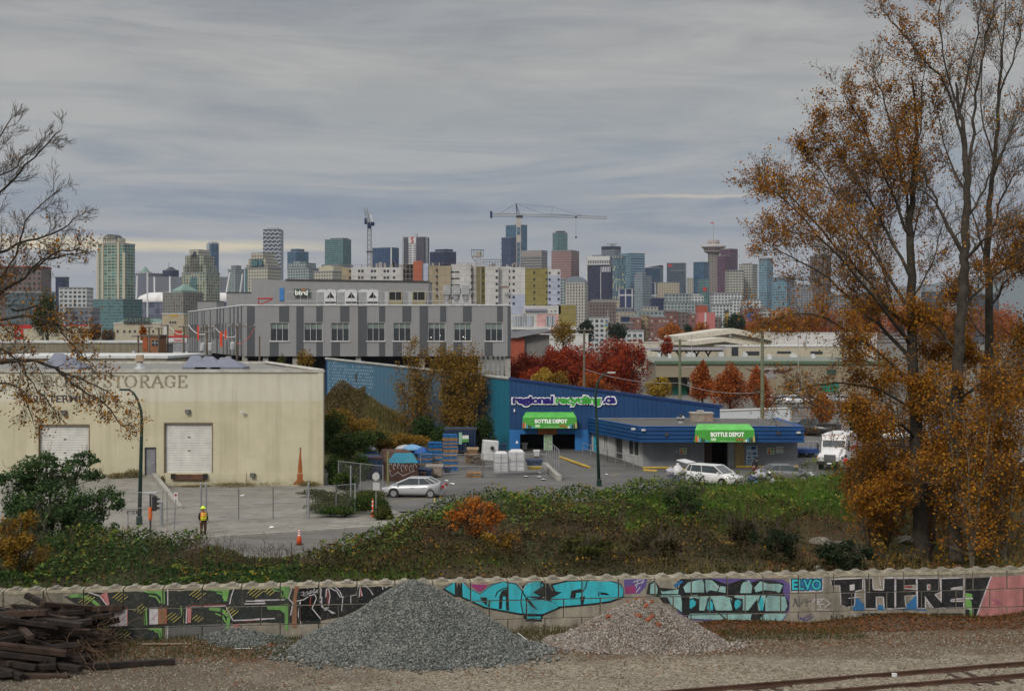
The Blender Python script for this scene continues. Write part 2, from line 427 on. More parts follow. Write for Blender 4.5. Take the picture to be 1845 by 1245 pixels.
def zlot(Y):return .005+.62*min(1.0,max(0.0,(Y-127.5)/10.0))
def lotL(Y):return-14.0 if Y<132 else-14.0+(Y-132)*.2
rows=[(93,-14,-13.9),(97.5,-14,-2.5),(104,-14,11),(111,-14,30),(119,-14,50),(127.5,-14,70),(131,-14,75),(134.5,-14,75),(138,-13,75),(150,-20,75),(215,-40,90)]
vs=[]
for Y,a,b in rows:vs+=[(a,Y,zlot(Y)),(b,Y,zlot(Y))]
tag(MB().add(vs,[(2*i,2*i+1,2*i+3,2*i+2)for i in range(len(rows)-1)]).build('depot_yard_asphalt',ASPH,fix=False),kind='structure')
g=NT('street_asphalt')
c=g.ramp(g.noise(.25,6,.65),[(.3,(.10,.096,.088)),(.7,(.155,.148,.136))])
c=g.mix(g.m('MULTIPLY',g.ramp(g.noise(.6,6,.7,stretch=(.4,1.4,1)),[(.47,0),(.60,1)]),.5),c,(.065,.062,.057))
g.fin(c,.85,0,.3);g.bump(g.noise(30,3),.3,.02)
def rd(X,d):return(X,roadY(X)+d)
def strip(name,X0,X1,d0,d1,z,m,n=12):
 vs=[];
 for i in range(n+1):
  X=lerp(X0,X1,i/n);vs+=[(X,roadY(X)+d0,z),(X,roadY(X)+d1,z)]
 return tag(MB().add(vs,[(2*i,2*i+2,2*i+3,2*i+1)for i in range(n)]).build(name,m,fix=False),kind='structure')
strip('street',-60,62,-1.5,9.0,.009,g.mat)
g2=NT('concrete_paving')
c=g2.ramp(g2.noise(.3,6,.65),[(.3,(.15,.14,.12)),(.7,(.26,.245,.21))])
c=g2.mix(g2.m('MULTIPLY',g2.ramp(g2.noise(.9,7,.75),[(.47,0),(.60,1)]),.55),c,(.10,.09,.07))
g2.fin(c,.9);g2.bump(g2.noise(20,4),.2,.02);CONC=g2.mat
mb=MB()
n=30
for i in range(n):
 X0,X1=lerp(-60,-4,i/n),lerp(-60,-4,(i+1)/n)-.02
 a=[(X0,roadY(X0)+9.0),(X1,roadY(X1)+9.0),(X1,roadY(X1)+11.4),(X0,roadY(X0)+11.4)]
 mb.prism(a,0,.13,'xy')
tag(mb.build('pavement',CONC),kind='structure')
mb=MB()
for i in range(n):
 X0,X1=lerp(-60,55,i/n),lerp(-60,55,(i+1)/n)-.015
 a=[(X0,roadY(X0)+8.78),(X1,roadY(X1)+8.78),(X1,roadY(X1)+8.99),(X0,roadY(X0)+8.99)]
 mb.prism(a,0,.15,'xy')
tag(mb.build('kerb',mat('kerb_concrete',(.30,.29,.26),.9,bump=.3)),kind='structure')
fc=[(-44,roadY(-44)+11.45),(-6,roadY(-6)+11.45),(-14.5,112.5),(-44,112.5)]
tag(MB().add([(x,y,.007)for x,y in fc],[(0,1,2,3)]).build('forecourt',CONC,fix=False),kind='structure')
ap=[(-44,94.0),(-22.8,97.0),(-28.3,111.75),(-44,111.75)]
mb=MB();vs=[(x,y,z)for(x,y),z in zip(ap,(.02,.05,.78,.78))]+[(x,y,-.1)for x,y in ap]
mb.add(vs,[(0,1,2,3),(1,5,6,2),(0,4,5,1),(3,2,6,7),(0,3,7,4)])
tag(mb.build('dock_ramp',CONC),kind='structure')
mb=MB();mb.add([(-22.8,97,0),(-22.45,97,0),(-27.95,111.75,0),(-28.3,111.75,0),(-22.8,97,.22),(-22.45,97,.22),(-27.95,111.75,1.0),(-28.3,111.75,1.0)],[(0,3,2,1),(4,5,6,7),(0,1,5,4),(1,2,6,5),(2,3,7,6),(3,0,4,7)])
tag(mb.build('ramp_kerb',mat('kerb_concrete',(.3,.29,.26))),kind='structure')
vs=[];n=90
hr=random.Random(3)
for i in range(n+1):
 X=lerp(-7000,7000,i/n);px=CX+X*F/11000
 hgt=120+60*math.sin(i*.35)+40*math.sin(i*.9+1)+hr.uniform(-12,12)
 hgt+=420*math.exp(-((px-1800)/260)**2)+120*math.exp(-((px-60)/300)**2)
 vs+=[(X,10600,-5),(X,11000,hgt),(X,12400,hgt*.3)]
fs=[]
for i in range(n):
 a=3*i;fs+=[(a,a+3,a+4,a+1),(a+1,a+4,a+5,a+2)]
tag(MB().add(vs,fs).build('hills',mat('hill_forest',(.045,.06,.05),.95,var=.3,scale=.002),smooth=True),kind='structure')
T_=Vector((28.9,3.5,0)).normalized();N_=Vector((3.5,-28.9,0)).normalized()
def wall_hit(px,py):
 k=(px-CX)/F;Y=56.92/(1-k*3.5/28.9);X=k*Y
 return X/T_.x,PZ(py,Y)
def wpt(u,z,off=0.0):
 return(T_.x*u+N_.x*off,56.92+T_.y*u+N_.y*off,z)
U0=wall_hit(712,1050)[0]
g=NT('lock_block_concrete')
c=g.ramp(g.noise(.8,6,.65),[(.3,(.17,.155,.125)),(.7,(.33,.30,.24))])
c=g.mix(g.m('MULTIPLY',g.ramp(g.noise(1.4,6,.7,stretch=(1.5,1.5,.35)),[(.45,0),(.65,1)]),.6),c,(.095,.09,.075))
g.fin(c,.92,0,.2);g.bump(g.noise(14,5),.45,.03)
wall=empty('retaining_wall',(0,56.92,0),'low wall of stacked concrete blocks covered in graffiti behind the gravel piles','wall')
mb=MB();rects=[]
COURSES=[(-.2,.56,0),(.56,1.32,.75),(1.32,2.08,0)]
for z0,z1,sh in COURSES:
 k=-24
 while True:
  ua=U0+k*1.5+sh;ub=ua+1.5;k+=1
  if ua>32:break
  if ub<-34:continue
  j=random.uniform(-.012,.012);g_=.015
  a,b,c0,d0=ua+g_,ub-g_,z0+.008,z1-.008;ch=.012
  vs=[wpt(a,c0,-.75),wpt(b,c0,-.75),wpt(b,d0,-.75),wpt(a,d0,-.75),wpt(a,c0,-ch+j),wpt(b,c0,-ch+j),wpt(b,d0,-ch+j),wpt(a,d0,-ch+j),wpt(a+ch,c0+ch,j),wpt(b-ch,c0+ch,j),wpt(b-ch,d0-ch,j),wpt(a+ch,d0-ch,j)]
  mb.add(vs,[(0,1,2,3),(0,4,5,1),(1,5,6,2),(2,6,7,3),(3,7,4,0),(4,8,9,5),(5,9,10,6),(6,10,11,7),(7,11,8,4),(8,11,10,9)])
  rects.append((a+ch,b-ch,c0+ch,d0-ch,j))
  if z1>2:
   for cu_ in(ua+.38,ub-.38):
    ww=.27
    prof=[(-ww,0),(-ww*.85,.05),(-ww*.5,.07),(-ww*.35,.12),(ww*.35,.125),(ww*.5,.07),(ww*.85,.05),(ww,0)]
    vs=[wpt(cu_+p,z1-.01+q,-.06)for p,q in prof]+[wpt(cu_+p,z1-.01+q,-.62)for p,q in prof]
    m=len(prof);fs=[tuple(range(m)),tuple(range(2*m-1,m-1,-1))]+[(i,i+m,(i+1)%m+m,(i+1)%m)for i in range(m)]
    mb.add(vs,fs)
mb.build('block_courses',g.mat,wall)
mb=MB()
for z0,z1,sh in COURSES:pass
mb.add([wpt(-34,-.3,-.1),wpt(32,-.3,-.1),wpt(32,2.0,-.1),wpt(-34,2.0,-.1),wpt(-34,-.3,-.6),wpt(32,-.3,-.6),wpt(32,2.0,-.6),wpt(-34,2.0,-.6)],[(0,1,2,3),(7,6,5,4),(0,4,5,1),(1,5,6,2),(2,6,7,3),(3,7,4,0)])
mb.build('joint_fill',mat('dark_joint',(.03,.028,.025),.95),wall)
mb=MB();k=-24
while True:
 ua=U0+k*1.5;k+=1
 if ua>31:break
 n=9;top=[];bot=[]
 for i in range(n+1):
  u=ua+.03+(1.44)*i/n
  top.append((u,2.085+random.uniform(0,.012)));bot.append((u,1.985+random.uniform(-.02,.02)))
 for i in range(n):
  mb.add([wpt(bot[i][0],bot[i][1],.012),wpt(bot[i+1][0],bot[i+1][1],.012),wpt(top[i+1][0],top[i+1][1],.004),wpt(top[i][0],top[i][1],.004),wpt(top[i+1][0],top[i+1][1],-.7),wpt(top[i][0],top[i][1],-.7)],[(0,1,2,3),(3,2,4,5)])
mb.build('worn_top_edge',mat('worn_concrete',(.29,.26,.19),.95,var=.3,scale=4,bump=.5),wall)
def clip_rect(poly,r):
 for ax,lim,sg in((0,r[0],1),(0,r[1],-1),(1,r[2],1),(1,r[3],-1)):
  out=[]
  for i in range(len(poly)):
   p,q=poly[i-1],poly[i];ip=(p[ax]-lim)*sg>=0;iq=(q[ax]-lim)*sg>=0
   if ip!=iq:
    t=(lim-p[ax])/(q[ax]-p[ax]);out.append((p[0]+(q[0]-p[0])*t,p[1]+(q[1]-p[1])*t))
   if iq:out.append(q)
  poly=out
  if len(poly)<3:return None
 return poly
class Paint:
 """sprayed paint: shapes cut where the blocks' joints run"""
 def __init__(s,ox,oy,sc):s.o=(ox,oy,sc);s.mb=MB();s.layer=0;s.mats=[]
 def frame(s,ox,oy,sc):s.o=(ox,oy,sc);return s
 def uv(s,x,y):return wall_hit(s.o[0]+x/s.o[2],s.o[1]+y/s.o[2])
 def _put(s,uvpoly,mi):
  off=.004+.0022*s.layer
  for r in rects:
   if max(p[0]for p in uvpoly)<r[0]or min(p[0]for p in uvpoly)>r[1]or max(p[1]for p in uvpoly)<r[2]or min(p[1]for p in uvpoly)>r[3]:continue
   q=clip_rect(list(uvpoly),r)
   if q:s.mb.add([wpt(a,b,off+r[4])for a,b in q],[tuple(range(len(q)))],mi)
 def mi(s,m):
  if m not in s.mats:s.mats.append(m)
  return s.mats.index(m)
 def fill(s,m,*polys):
  s.layer+=1
  for poly in polys:
   pts=[s.uv(*p)for p in poly]
   tris=geometry.tessellate_polygon([[Vector((a,b,0))for a,b in pts]])
   for t_ in tris:s._put([pts[i]for i in t_],s.mi(m))
  return s
 def line(s,m,wd,*lines,close=False):
  s.layer+=1
  for ln in lines:
   if close:ln=list(ln)+[ln[0]]
   P=[Vector(p)for p in ln]
   for i in range(len(P)-1):
    d=P[i+1]-P[i]
    if d.length<1e-6:continue
    d.normalize();nn=Vector((-d.y,d.x))*wd/2;e=d*wd*.35
    a,b=P[i]-e,P[i+1]+e
    s._put([s.uv(*q)for q in(a+nn,b+nn,b-nn,a-nn)],s.mi(m))
  return s
 def text(s,m,txt,x0,x1,y0,y1,bold=.03):
  cu=bpy.data.curves.new('t','FONT');cu.body=txt;cu.offset=bold;cu.resolution_u=2
  ob=bpy.data.objects.new('t',cu);COL.objects.link(ob);me=bpy.data.meshes.new_from_object(ob);bpy.data.objects.remove(ob)
  V=[v.co.copy()for v in me.vertices];xs_=[v.x for v in V];ys_=[v.y for v in V]
  s.layer+=1
  for p in me.polygons:
   q=[s.uv(lerp(x0,x1,(V[i].x-min(xs_))/(max(xs_)-min(xs_))),lerp(y1,y0,(V[i].y-min(ys_))/(max(ys_)-min(ys_))))for i in p.vertices]
   s._put(q,s.mi(m))
  bpy.data.meshes.remove(me);return s
 def done(s,label):
  o=s.mb.build('graffiti',s.mats,wall,fix=False);o['label']=label;return o
def paintm(name,col,wear=.35):
 t=NT(name);c=t.ramp(t.noise(1.5,5),[(.3,tuple(k*.82 for k in col)),(.7,tuple(min(1,k*1.12)for k in col))])
 wv=t.ramp(t.noise(7,6,.75),[(.52,0),(.70,1)])
 c=t.mix(t.m('MULTIPLY',wv,wear*1.15),c,(.15,.14,.11));c=t.mix(t.m('MULTIPLY',t.ramp(t.noise(1.3,6,.7,stretch=(1.6,1.6,.3)),[(.46,0),(.66,1)]),.42),c,(.055,.05,.042));t.bump(t.noise(14,4),.2,.02)
 return t.fin(c,.8,0,.3)
pBLK=paintm('paint_black',(.012,.013,.016));pDK=paintm('paint_dark_green',(.022,.028,.026),.55);pWH=paintm('paint_white',(.50,.48,.50))
pGR=paintm('paint_green',(.15,.34,.09));pYE=paintm('paint_yellow',(.42,.38,.10));pPK=paintm('paint_pink',(.42,.17,.17));pRD=paintm('paint_red',(.36,.05,.05))
pCY=paintm('paint_cyan',(.035,.42,.50),.15);pLC=paintm('paint_pale_cyan',(.26,.46,.44),.45);pPU=paintm('paint_purple',(.11,.08,.26));pBL=paintm('paint_blue',(.02,.15,.36));pMG=paintm('paint_magenta',(.30,.04,.16))
pBR=paintm('paint_brown',(.26,.13,.07));pGY=paintm('paint_grey',(.12,.12,.12),.6)
p=Paint(20,1000,4.011)
p.fill(pDK,[(380,300),(560,268),(850,245),(1135,230),(1700,218),(2235,205),(2235,500),(1830,485),(1560,500),(1110,510),(1110,625),(740,640),(640,525),(560,400)])
p.fill(pGY,[(1140,510),(1600,490),(1560,560),(1240,610),(1140,605)])
p.line(pGR,24,[(430,295),(500,290),(580,320),(640,370),(680,440),(690,520)],[(1440,385),(1520,395),(1575,440),(1560,540)])
p.line(pGR,11,[(640,395),(662,440),(650,510)],[(1000,290),(1050,300),(1075,340)],[(1490,270),(1530,280),(1535,310)],[(1228,370),(1245,480)],[(955,380),(960,500)],[(975,380),(980,500)],[(1040,545),(1072,560),(1078,600)],[(1480,420),(1530,440),(1550,480)])
p.fill(pGR,[(940,258),(1110,252),(1112,350),(1085,350),(1082,300),(1050,275),(990,272)],[(1430,240),(1580,238),(1560,330),(1535,330),(1540,290),(1520,262),(1440,256)],[(990,525),(1105,522),(1105,610),(1088,610),(1084,560),(1060,540),(1000,538)])
p.frame(460,1000,4.011)
p.fill(pGR,[(85,222),(250,225),(240,310),(215,315),(215,270),(180,245),(90,240)],[(85,370),(240,350),(235,540),(215,540),(212,420),(180,395),(90,390)])
p.line(pGR,9,[(130,250),(180,262),(195,300)],[(215,240),(205,300)])
p.fill(pBR,[(288,212),(322,212),(298,300),(300,520),(262,520),(270,330)])
p.line(pWH,9,[(270,212),(240,312),(272,345),(256,430)],[(325,335),(310,430),(335,515)],[(0,325),(210,320)],[(0,347),(70,345)],[(0,460),(140,455)])
p.frame(20,1000,4.011)
p.fill(pWH,[(712,384),(845,378),(845,508),(712,512)],[(1000,378),(1062,376),(1062,496),(1000,498)])
p.fill(pBR,[(1062,376),(1125,374),(1125,494),(1062,496)])
p.fill(pPK,[(645,285),(695,262),(715,372),(680,340)],[(1275,370),(1305,368),(1300,485),(1275,488)],[(655,620),(735,530),(712,640)],[(1605,500),(1660,492),(1620,540)])
p.line(pRD,5,[(715,386),(842,380),(842,506)],[(660,290),(690,350)],[(1310,362),(1550,356)],[(1125,376),(1125,495)],[(705,640),(738,530)],[(1680,475),(1840,462)])
p.line(pRD,3,[(730,440),(780,395)],[(740,470),(820,395)],[(760,500),(835,430)],[(735,410),(745,415)],[(815,470),(825,475)],[(1015,470),(1055,420)])
p.line(pWH,8,[(1133,232),(1133,358)],[(1133,512),(1130,600)],[(1300,374),(1550,364),(1605,470),(1840,460)],[(1612,235),(1590,300),(1580,350)],[(560,266),(640,292),(705,372)],[(860,246),(1130,238)],[(1270,372),(1266,488)],[(1145,238),(1400,232)],[(1700,330),(1830,330)],[(1690,350),(1830,348)],[(510,382),(570,400)])
for cx_,cy_,n_,L_ in((545,322,3,120),(790,300,4,80),(1350,278,4,80),(1765,265,4,95),(1170,445,4,80),(940,385,3,85),(1592,402,4,60),(1350,452,3,60),(805,565,4,95),(1870,258,3,60)):
 for k in range(n_):
  o_=(k-(n_-1)/2)*19;q=L_*random.uniform(.36,.5)
  p.line(pYE,5.5,[(cx_+o_-q*.75,cy_+o_*.55+q*.6),(cx_+o_+q*.75,cy_+o_*.55-q*.6)])
p.done('green, black and yellow hatched graffiti piece')
p=Paint(460,1000,4.011)
p.fill(pBLK,[(322,212),(1005,208),(1005,245),(860,330),(640,440),(480,470),(322,475)])
p.line(pWH,7,[(375,240),(395,215),(450,214),(476,245),(470,310)],[(388,292),(430,282),(442,312),(410,382),(472,458)],[(510,300),(514,244),(530,242),(540,290),(530,360)],[(560,215),(610,260),(632,310),(624,400)],[(745,215),(728,285),(690,292),(690,350)],[(750,300),(758,232),(772,292)],[(790,215),(830,250),(850,285)],[(918,222),(922,245)],[(480,300),(480,372),(575,418)],[(470,330),(492,382),(530,378)],[(300,330),(350,320),(380,300)],[(940,232),(1000,205)],[(640,300),(612,300),(590,260),(500,215)],[(560,420),(520,390),(500,395)])
p.line(pRD,6,[(524,250),(526,350)],[(762,240),(762,295)],[(400,300),(396,370)])
p.line(pWH,3.5,[(330,270),(352,262),(345,285),(380,258),(376,285),(405,250),(395,280),(430,240),(420,275),(462,236),(440,262),(470,252)],[(350,296),(400,270),(470,268)],[(330,285),(350,292)])
p.done('black graffiti letters outlined in white')
p=Paint(780,1000,3.548)
p.fill(pPU,[(1222,150),(1370,148),(1360,200),(1320,243),(1222,246)])
p.fill(pMG,[(228,180),(352,172),(340,215),(290,232)],[(1225,200),(1290,190),(1300,240),(1225,245)])
p.line(pWH,5,[(1280,170),(1330,155)],[(1290,190),(1350,165)],[(1310,150),(1300,205)],[(1345,150),(1335,180)],[(1325,200),(1300,235)])
cy=[[(75,212),(140,170),(140,252)],[(186,172),(230,212),(300,248),(380,190),(450,170),(530,186),(570,230),(582,262),(780,300),(800,332),(700,374),(560,370),(430,347),(330,327),(190,264)],[(578,235),(582,203),(620,170),(690,166),(732,236),(712,252),(640,238),(690,262),(595,262)],[(765,192),(860,168),(985,164),(1140,168),(1195,186),(1216,215),(1212,262),(1130,290),(1030,305),(900,318),(800,326),(736,272),(790,240)],[(590,390),(690,390),(685,410),(600,406)]]
for q in cy:p.line(pBLK,22,q,close=True)
p.layer+=1
p.fill(pCY,*cy)
p.fill(pBLK,[(138,262),(165,165),(190,264)],[(424,262),(440,225),(484,210),(486,352),(468,352),(465,262),(447,262),(440,342),(420,342)],[(640,235),(735,175),(760,225),(825,235),(762,270),(736,292),(715,262)],[(585,268),(604,268),(645,320),(672,352),(625,322)],[(875,272),(885,225),(945,213),(952,235),(915,240),(910,272)],[(940,262),(975,262),(960,315),(945,315)],[(1070,235),(1110,240),(1132,256),(1070,250)],[(300,268),(345,268),(345,322),(320,300)])
p.line(pBLK,7,[(400,262),(410,235),(440,215),(480,205)],[(690,168),(690,245)],[(985,165),(975,205),(950,240)],[(1060,235),(1060,258)],[(570,230),(562,300),(575,370)],[(340,290),(365,295),(352,320)])
p.line(pWH,3,[(60,214),(138,162)],[(178,164),(232,205),(300,240),(378,182),(450,162),(535,178),(575,222),(590,190),(625,160),(695,158)],[(860,160),(985,156),(1145,160),(1200,178),(1222,210),(1220,262)],[(712,165),(722,200)],[(600,180),(640,172)])
p.done('bright cyan graffiti piece with bubble letters outlined in black')
p=Paint(1240,1000,3.05)
p.fill(pPU,[(-60,150),(0,130),(150,125),(520,132),(560,160),(556,300),(520,360),(480,388),(-60,350)])
p.fill(pBLK,[(-62,150),(-40,128),(60,132),(120,125),(215,160),(300,130),(345,150),(395,132),(470,140),(525,155),(520,205),(556,262),(548,300),(505,330),(500,360),(485,388),(460,388),(350,390),(340,355),(0,352),(-30,300),(-62,210)])
p.fill(pLC,[(5,190),(20,150),(70,135),(86,170),(72,205),(5,207)],[(90,132),(130,136),(165,166),(205,172),(205,206),(170,200),(120,190),(92,208)],[(300,150),(335,136),(352,170),(345,207),(285,207),(290,170)],[(362,178),(395,142),(440,156),(500,156),(520,166),(500,206),(480,196),(420,190),(370,202)],[(0,222),(50,216),(60,240),(30,232),(0,242)],[(62,225),(180,220),(240,235),(240,302),(150,302),(132,240),(108,240),(88,302),(60,302)],[(252,220),(428,220),(410,302),(386,302),(378,240),(330,302),(300,302),(300,240),(256,232)],[(440,220),(532,226),(545,280),(530,306),(424,306),(424,240)],[(0,320),(350,316),(342,350),(362,380),(300,360),(0,347)],[(425,320),(540,320),(512,360),(494,384),(480,345),(463,380),(400,380),(395,345)])
p.fill(pCY,[(2,250),(25,240),(42,255),(38,275),(15,292),(0,285)],[(100,262),(118,240),(134,262),(136,300),(110,302),(98,285)],[(256,250),(275,240),(292,255),(285,280),(262,296),(254,280)],[(392,240),(404,225),(414,250),(412,302),(398,302),(388,270)])
p.line(pBLK,7,[(44,250),(44,280),(10,300)],[(98,290),(108,240),(122,232)],[(296,250),(290,285),(262,300)],[(384,260),(398,222)],[(160,200),(175,160)],[(85,135),(95,205)],[(350,330),(362,352),(350,378)],[(150,302),(205,350)],[(232,240),(246,300)])
p.line(pWH,4,[(30,160),(45,200)],[(140,160),(180,185)],[(320,150),(325,190)],[(410,160),(460,175)],[(-50,160),(-60,200)])
p.frame(780,1000,3.548)
p.fill(pBLK,[(1365,245),(1378,180),(1420,160),(1445,205),(1560,215),(1590,185),(1640,158),(1740,148),(1740,245),(1640,255),(1640,380),(1600,378),(1500,300),(1420,255)])
p.fill(pLC,[(1386,245),(1390,186),(1420,168),(1436,215),(1470,232),(1570,215),(1566,246)],[(1440,256),(1582,252),(1590,300),(1590,362),(1520,312),(1500,270)],[(1600,202),(1630,172),(1720,152),(1732,180),(1732,236),(1612,236)])
p.fill(pBLK,[(1432,245),(1440,185),(1462,245)],[(1440,262),(1480,268),(1505,310),(1470,300)])
p.fill(pBL,[(1535,190),(1590,158),(1598,170),(1550,205)])
p.done('pale grey-cyan graffiti piece over black and purple')
p=Paint(1240,1000,3.05)
p.line(pWH,10,[(562,128),(738,124),(738,194),(566,198)],close=True)
p.fill(pBL,[(564,130),(736,126),(736,192),(568,196)])
p.text(pBLK,'ELVO',564,738,124,197,.09);p.text(pCY,'ELVO',570,732,131,191,.035)
p.line(pGY,6,[(580,235),(600,275),(590,240),(575,280)],[(610,232),(608,280),(640,240)],[(650,235),(652,278)],[(640,258),(672,250)],[(780,240),(775,285)])
p.line(pWH,5,[(690,240),(740,240),(700,270),(745,268)],[(700,285),(712,245),(728,290)],[(740,235),(780,262),(745,288)],[(680,260),(700,240)],[(700,298),(770,300)])
p.line(pPU,5,[(600,330),(640,360),(690,335)],[(620,350),(680,325)],[(610,345),(640,350)])
p.line(pBLK,4,[(785,330),(785,365)],[(785,330),(800,345),(785,350)],[(815,328),(812,362)],[(835,330),(855,330)],[(845,330),(845,365)],[(865,345),(875,362),(885,330)],[(900,335),(905,360)])
p.done('small blue and white graffiti tag on bare concrete')
p=Paint(1240,1000,3.05)
p.fill(pBL,[(888,230),(935,238),(990,292),(962,306),(905,300)],[(1045,270),(1100,285),(1090,306),(1040,304)],[(1250,222),(1290,258),(1312,305),(1165,302)])
p.fill(pDK,[(955,318),(1310,318),(1312,376),(1180,362),(955,346)],[(1330,318),(1512,318),(1515,372),(1330,376)])
let=[[(785,135),(955,128),(955,185),(915,195),(910,275),(870,282),(842,270),(835,162),(790,166)],[(972,128),(1010,128),(1012,190),(1075,193),(1078,128),(1132,128),(1132,290),(1080,290),(1075,226),(1030,226),(1030,290),(975,290)],[(1142,130),(1250,128),(1250,160),(1186,165),(1186,185),(1250,190),(1250,216),(1186,220),(1192,285),(1142,288)],[(1260,130),(1380,128),(1385,200),(1350,214),(1415,285),(1350,290),(1300,222),(1300,288),(1262,288)],[(1392,130),(1510,126),(1510,168),(1440,178),(1440,190),(1510,190),(1510,233),(1440,240),(1440,255),(1510,255),(1510,285),(1420,288),(1392,285)]]
for q in let:p.line(pWH,13,q,close=True)
p.fill(pBLK,*let)
p.fill(pWH,[(886,162),(914,158),(914,190),(888,194)],[(1310,160),(1330,158),(1330,190),(1312,192)],[(1455,180),(1505,178),(1505,188),(1455,188)],[(1440,242),(1485,234),(1485,244)])
p.fill(pRD,[(1185,168),(1228,166),(1228,176),(1185,178)],[(1318,165),(1326,165),(1326,184),(1318,184)])
p.line(pWH,4,[(895,305),(935,350),(1020,338),(1130,355)],[(1318,318),(1316,376)],[(1050,120),(1055,165)],[(1100,120),(1230,122)],[(1300,225),(1330,290)],[(880,235),(950,228)])
p.done('black block graffiti letters edged in white')
p=Paint(1240,1000,3.05)
p.fill(pBLK,[(1524,126),(1662,120),(1568,376),(1522,376)])
p.fill(pGR,[(1524,206),(1560,212),(1562,240),(1536,236),(1556,250),(1566,372),(1552,372),(1546,300),(1524,290)])
p.fill(pPK,[(1664,118),(1990,104),(1990,376),(1568,376)])
p.line(pWH,7,[(1664,118),(1622,230),(1568,376)],[(1524,236),(1562,238)],[(1524,292),(1562,294)])
p.line(pMG,3,[(1665,240),(1700,260),(1675,275)],[(1690,240),(1720,270)],[(1705,245),(1700,275)])
p.done('flat pink paint at the right end of the wall')
S_W=22.92;YW=111.8
def wx(px):return(px-CX)/S_W
def wz(py):return H-(py-HY)/S_W
def holes(mb,x0,x1,z0,z1,y0,y1,ops,mi=0):
 xs_=sorted({x0,x1,*[o_[0]for o_ in ops],*[o_[1]for o_ in ops]});zs_=sorted({z0,z1,*[o_[2]for o_ in ops],*[o_[3]for o_ in ops]})
 for a,b in zip(xs_[:-1],xs_[1:]):
  run=None
  for c_,d_ in zip(zs_[:-1],zs_[1:]):
   mx_,mz_=(a+b)/2,(c_+d_)/2
   if any(o_[0]<mx_<o_[1]and o_[2]<mz_<o_[3]for o_ in ops):continue
   mb.box(a,b,y0,y1,c_,d_,mi)
g=NT('cream_stucco')
sx=g.n('ShaderNodeSeparateXYZ');g.l(g.tc(),sx.inputs[0])
hi_=g.ramp(g.noise(.35,5),[(.3,(.47,.46,.37)),(.7,(.56,.545,.45))]);lo_=g.ramp(g.noise(.35,5),[(.3,(.43,.40,.28)),(.7,(.55,.515,.38))])
c=g.mix(g.m('GREATER_THAN',sx.outputs[2],wz(723)),lo_,hi_)
st=g.ramp(g.noise(1.0,5,.65,stretch=(1.6,1.6,.10)),[(.48,0),(.75,1)])
c=g.mix(g.m('MULTIPLY',st,.38),c,(.26,.225,.14))
pt=g.ramp(g.noise(.5,7,.75),[(.56,0),(.62,1)]);c=g.mix(g.m('MULTIPLY',pt,.16),c,(.50,.46,.33))
grime=g.m('MULTIPLY',g.ramp(g.m('ADD',g.m('MULTIPLY',sx.outputs[2],-.5),g.noise(1.6,6,.75)),[(.2,0),(.55,1)]),.55)
c=g.mix(grime,c,(.17,.15,.085))
g.fin(c,.9,0,.25);g.bump(g.noise(9,4),.15,.02);CREAM=g.mat
wh=empty('warehouse',(-30,YW,0),'long cream stucco storage warehouse with white roll-up doors','warehouse')
D1=(wx(71),wx(160),.79,wz(766));D2=(wx(297),wx(382),wz(852),wz(763));D3=(wx(262),wx(280),.79,wz(807))
mb=MB();holes(mb,-46,wx(574),-.3,wz(671),YW,YW+.35,[D1,D2,D3])
mb.box(wx(574),wx(583),YW-.28,YW+.4,-.3,wz(672))
FR,BR=(wx(583),YW+.4),(-24.0,138.6)
mb.add([(FR[0],FR[1],-.3),(BR[0],BR[1],-.3),(BR[0],BR[1],8.95),(FR[0],FR[1],8.9),(FR[0]-.3,FR[1],-.3),(BR[0]-.3,BR[1],-.3),(BR[0]-.3,BR[1],8.95),(FR[0]-.3,FR[1],8.9)],[(0,1,2,3),(7,6,5,4),(0,4,5,1),(1,5,6,2),(2,6,7,3),(3,7,4,0)])
mb.build('wall',CREAM,wh)
mb=MB();mb.add([(-46,YW+.3,8.86),(wx(583)-.05,YW+.3,8.86),(BR[0],BR[1],8.98),(-56,BR[1],8.98)],[(0,1,2,3)])
rf=mb.build('roof',mat('grey_roof_membrane',(.20,.195,.18),.9,dirt=((.11,.105,.095),.5)),wh,fix=False)
mb=MB()
mb.box(-46,wx(583),YW-.12,YW+.3,8.9,9.14)
mb.box(-56,BR[0],138.45,138.8,8.99,9.24)
a_,b_=Vector((FR[0],YW-.1,9.02)),Vector((BR[0],138.6,9.12));mb.tube([a_,b_],.16,4)
mb.build('coping',mat('pale_metal_coping',(.42,.41,.37),.6,dirt=((.22,.2,.16),.5)),wh)
mb=MB();mb.box(wx(300),wx(574),YW-.07,YW-.001,-.3,wz(853));mb.box(wx(436),wx(444),YW-.16,YW-.071,-.3,wz(851));mb.build('plinth',CREAM,wh)
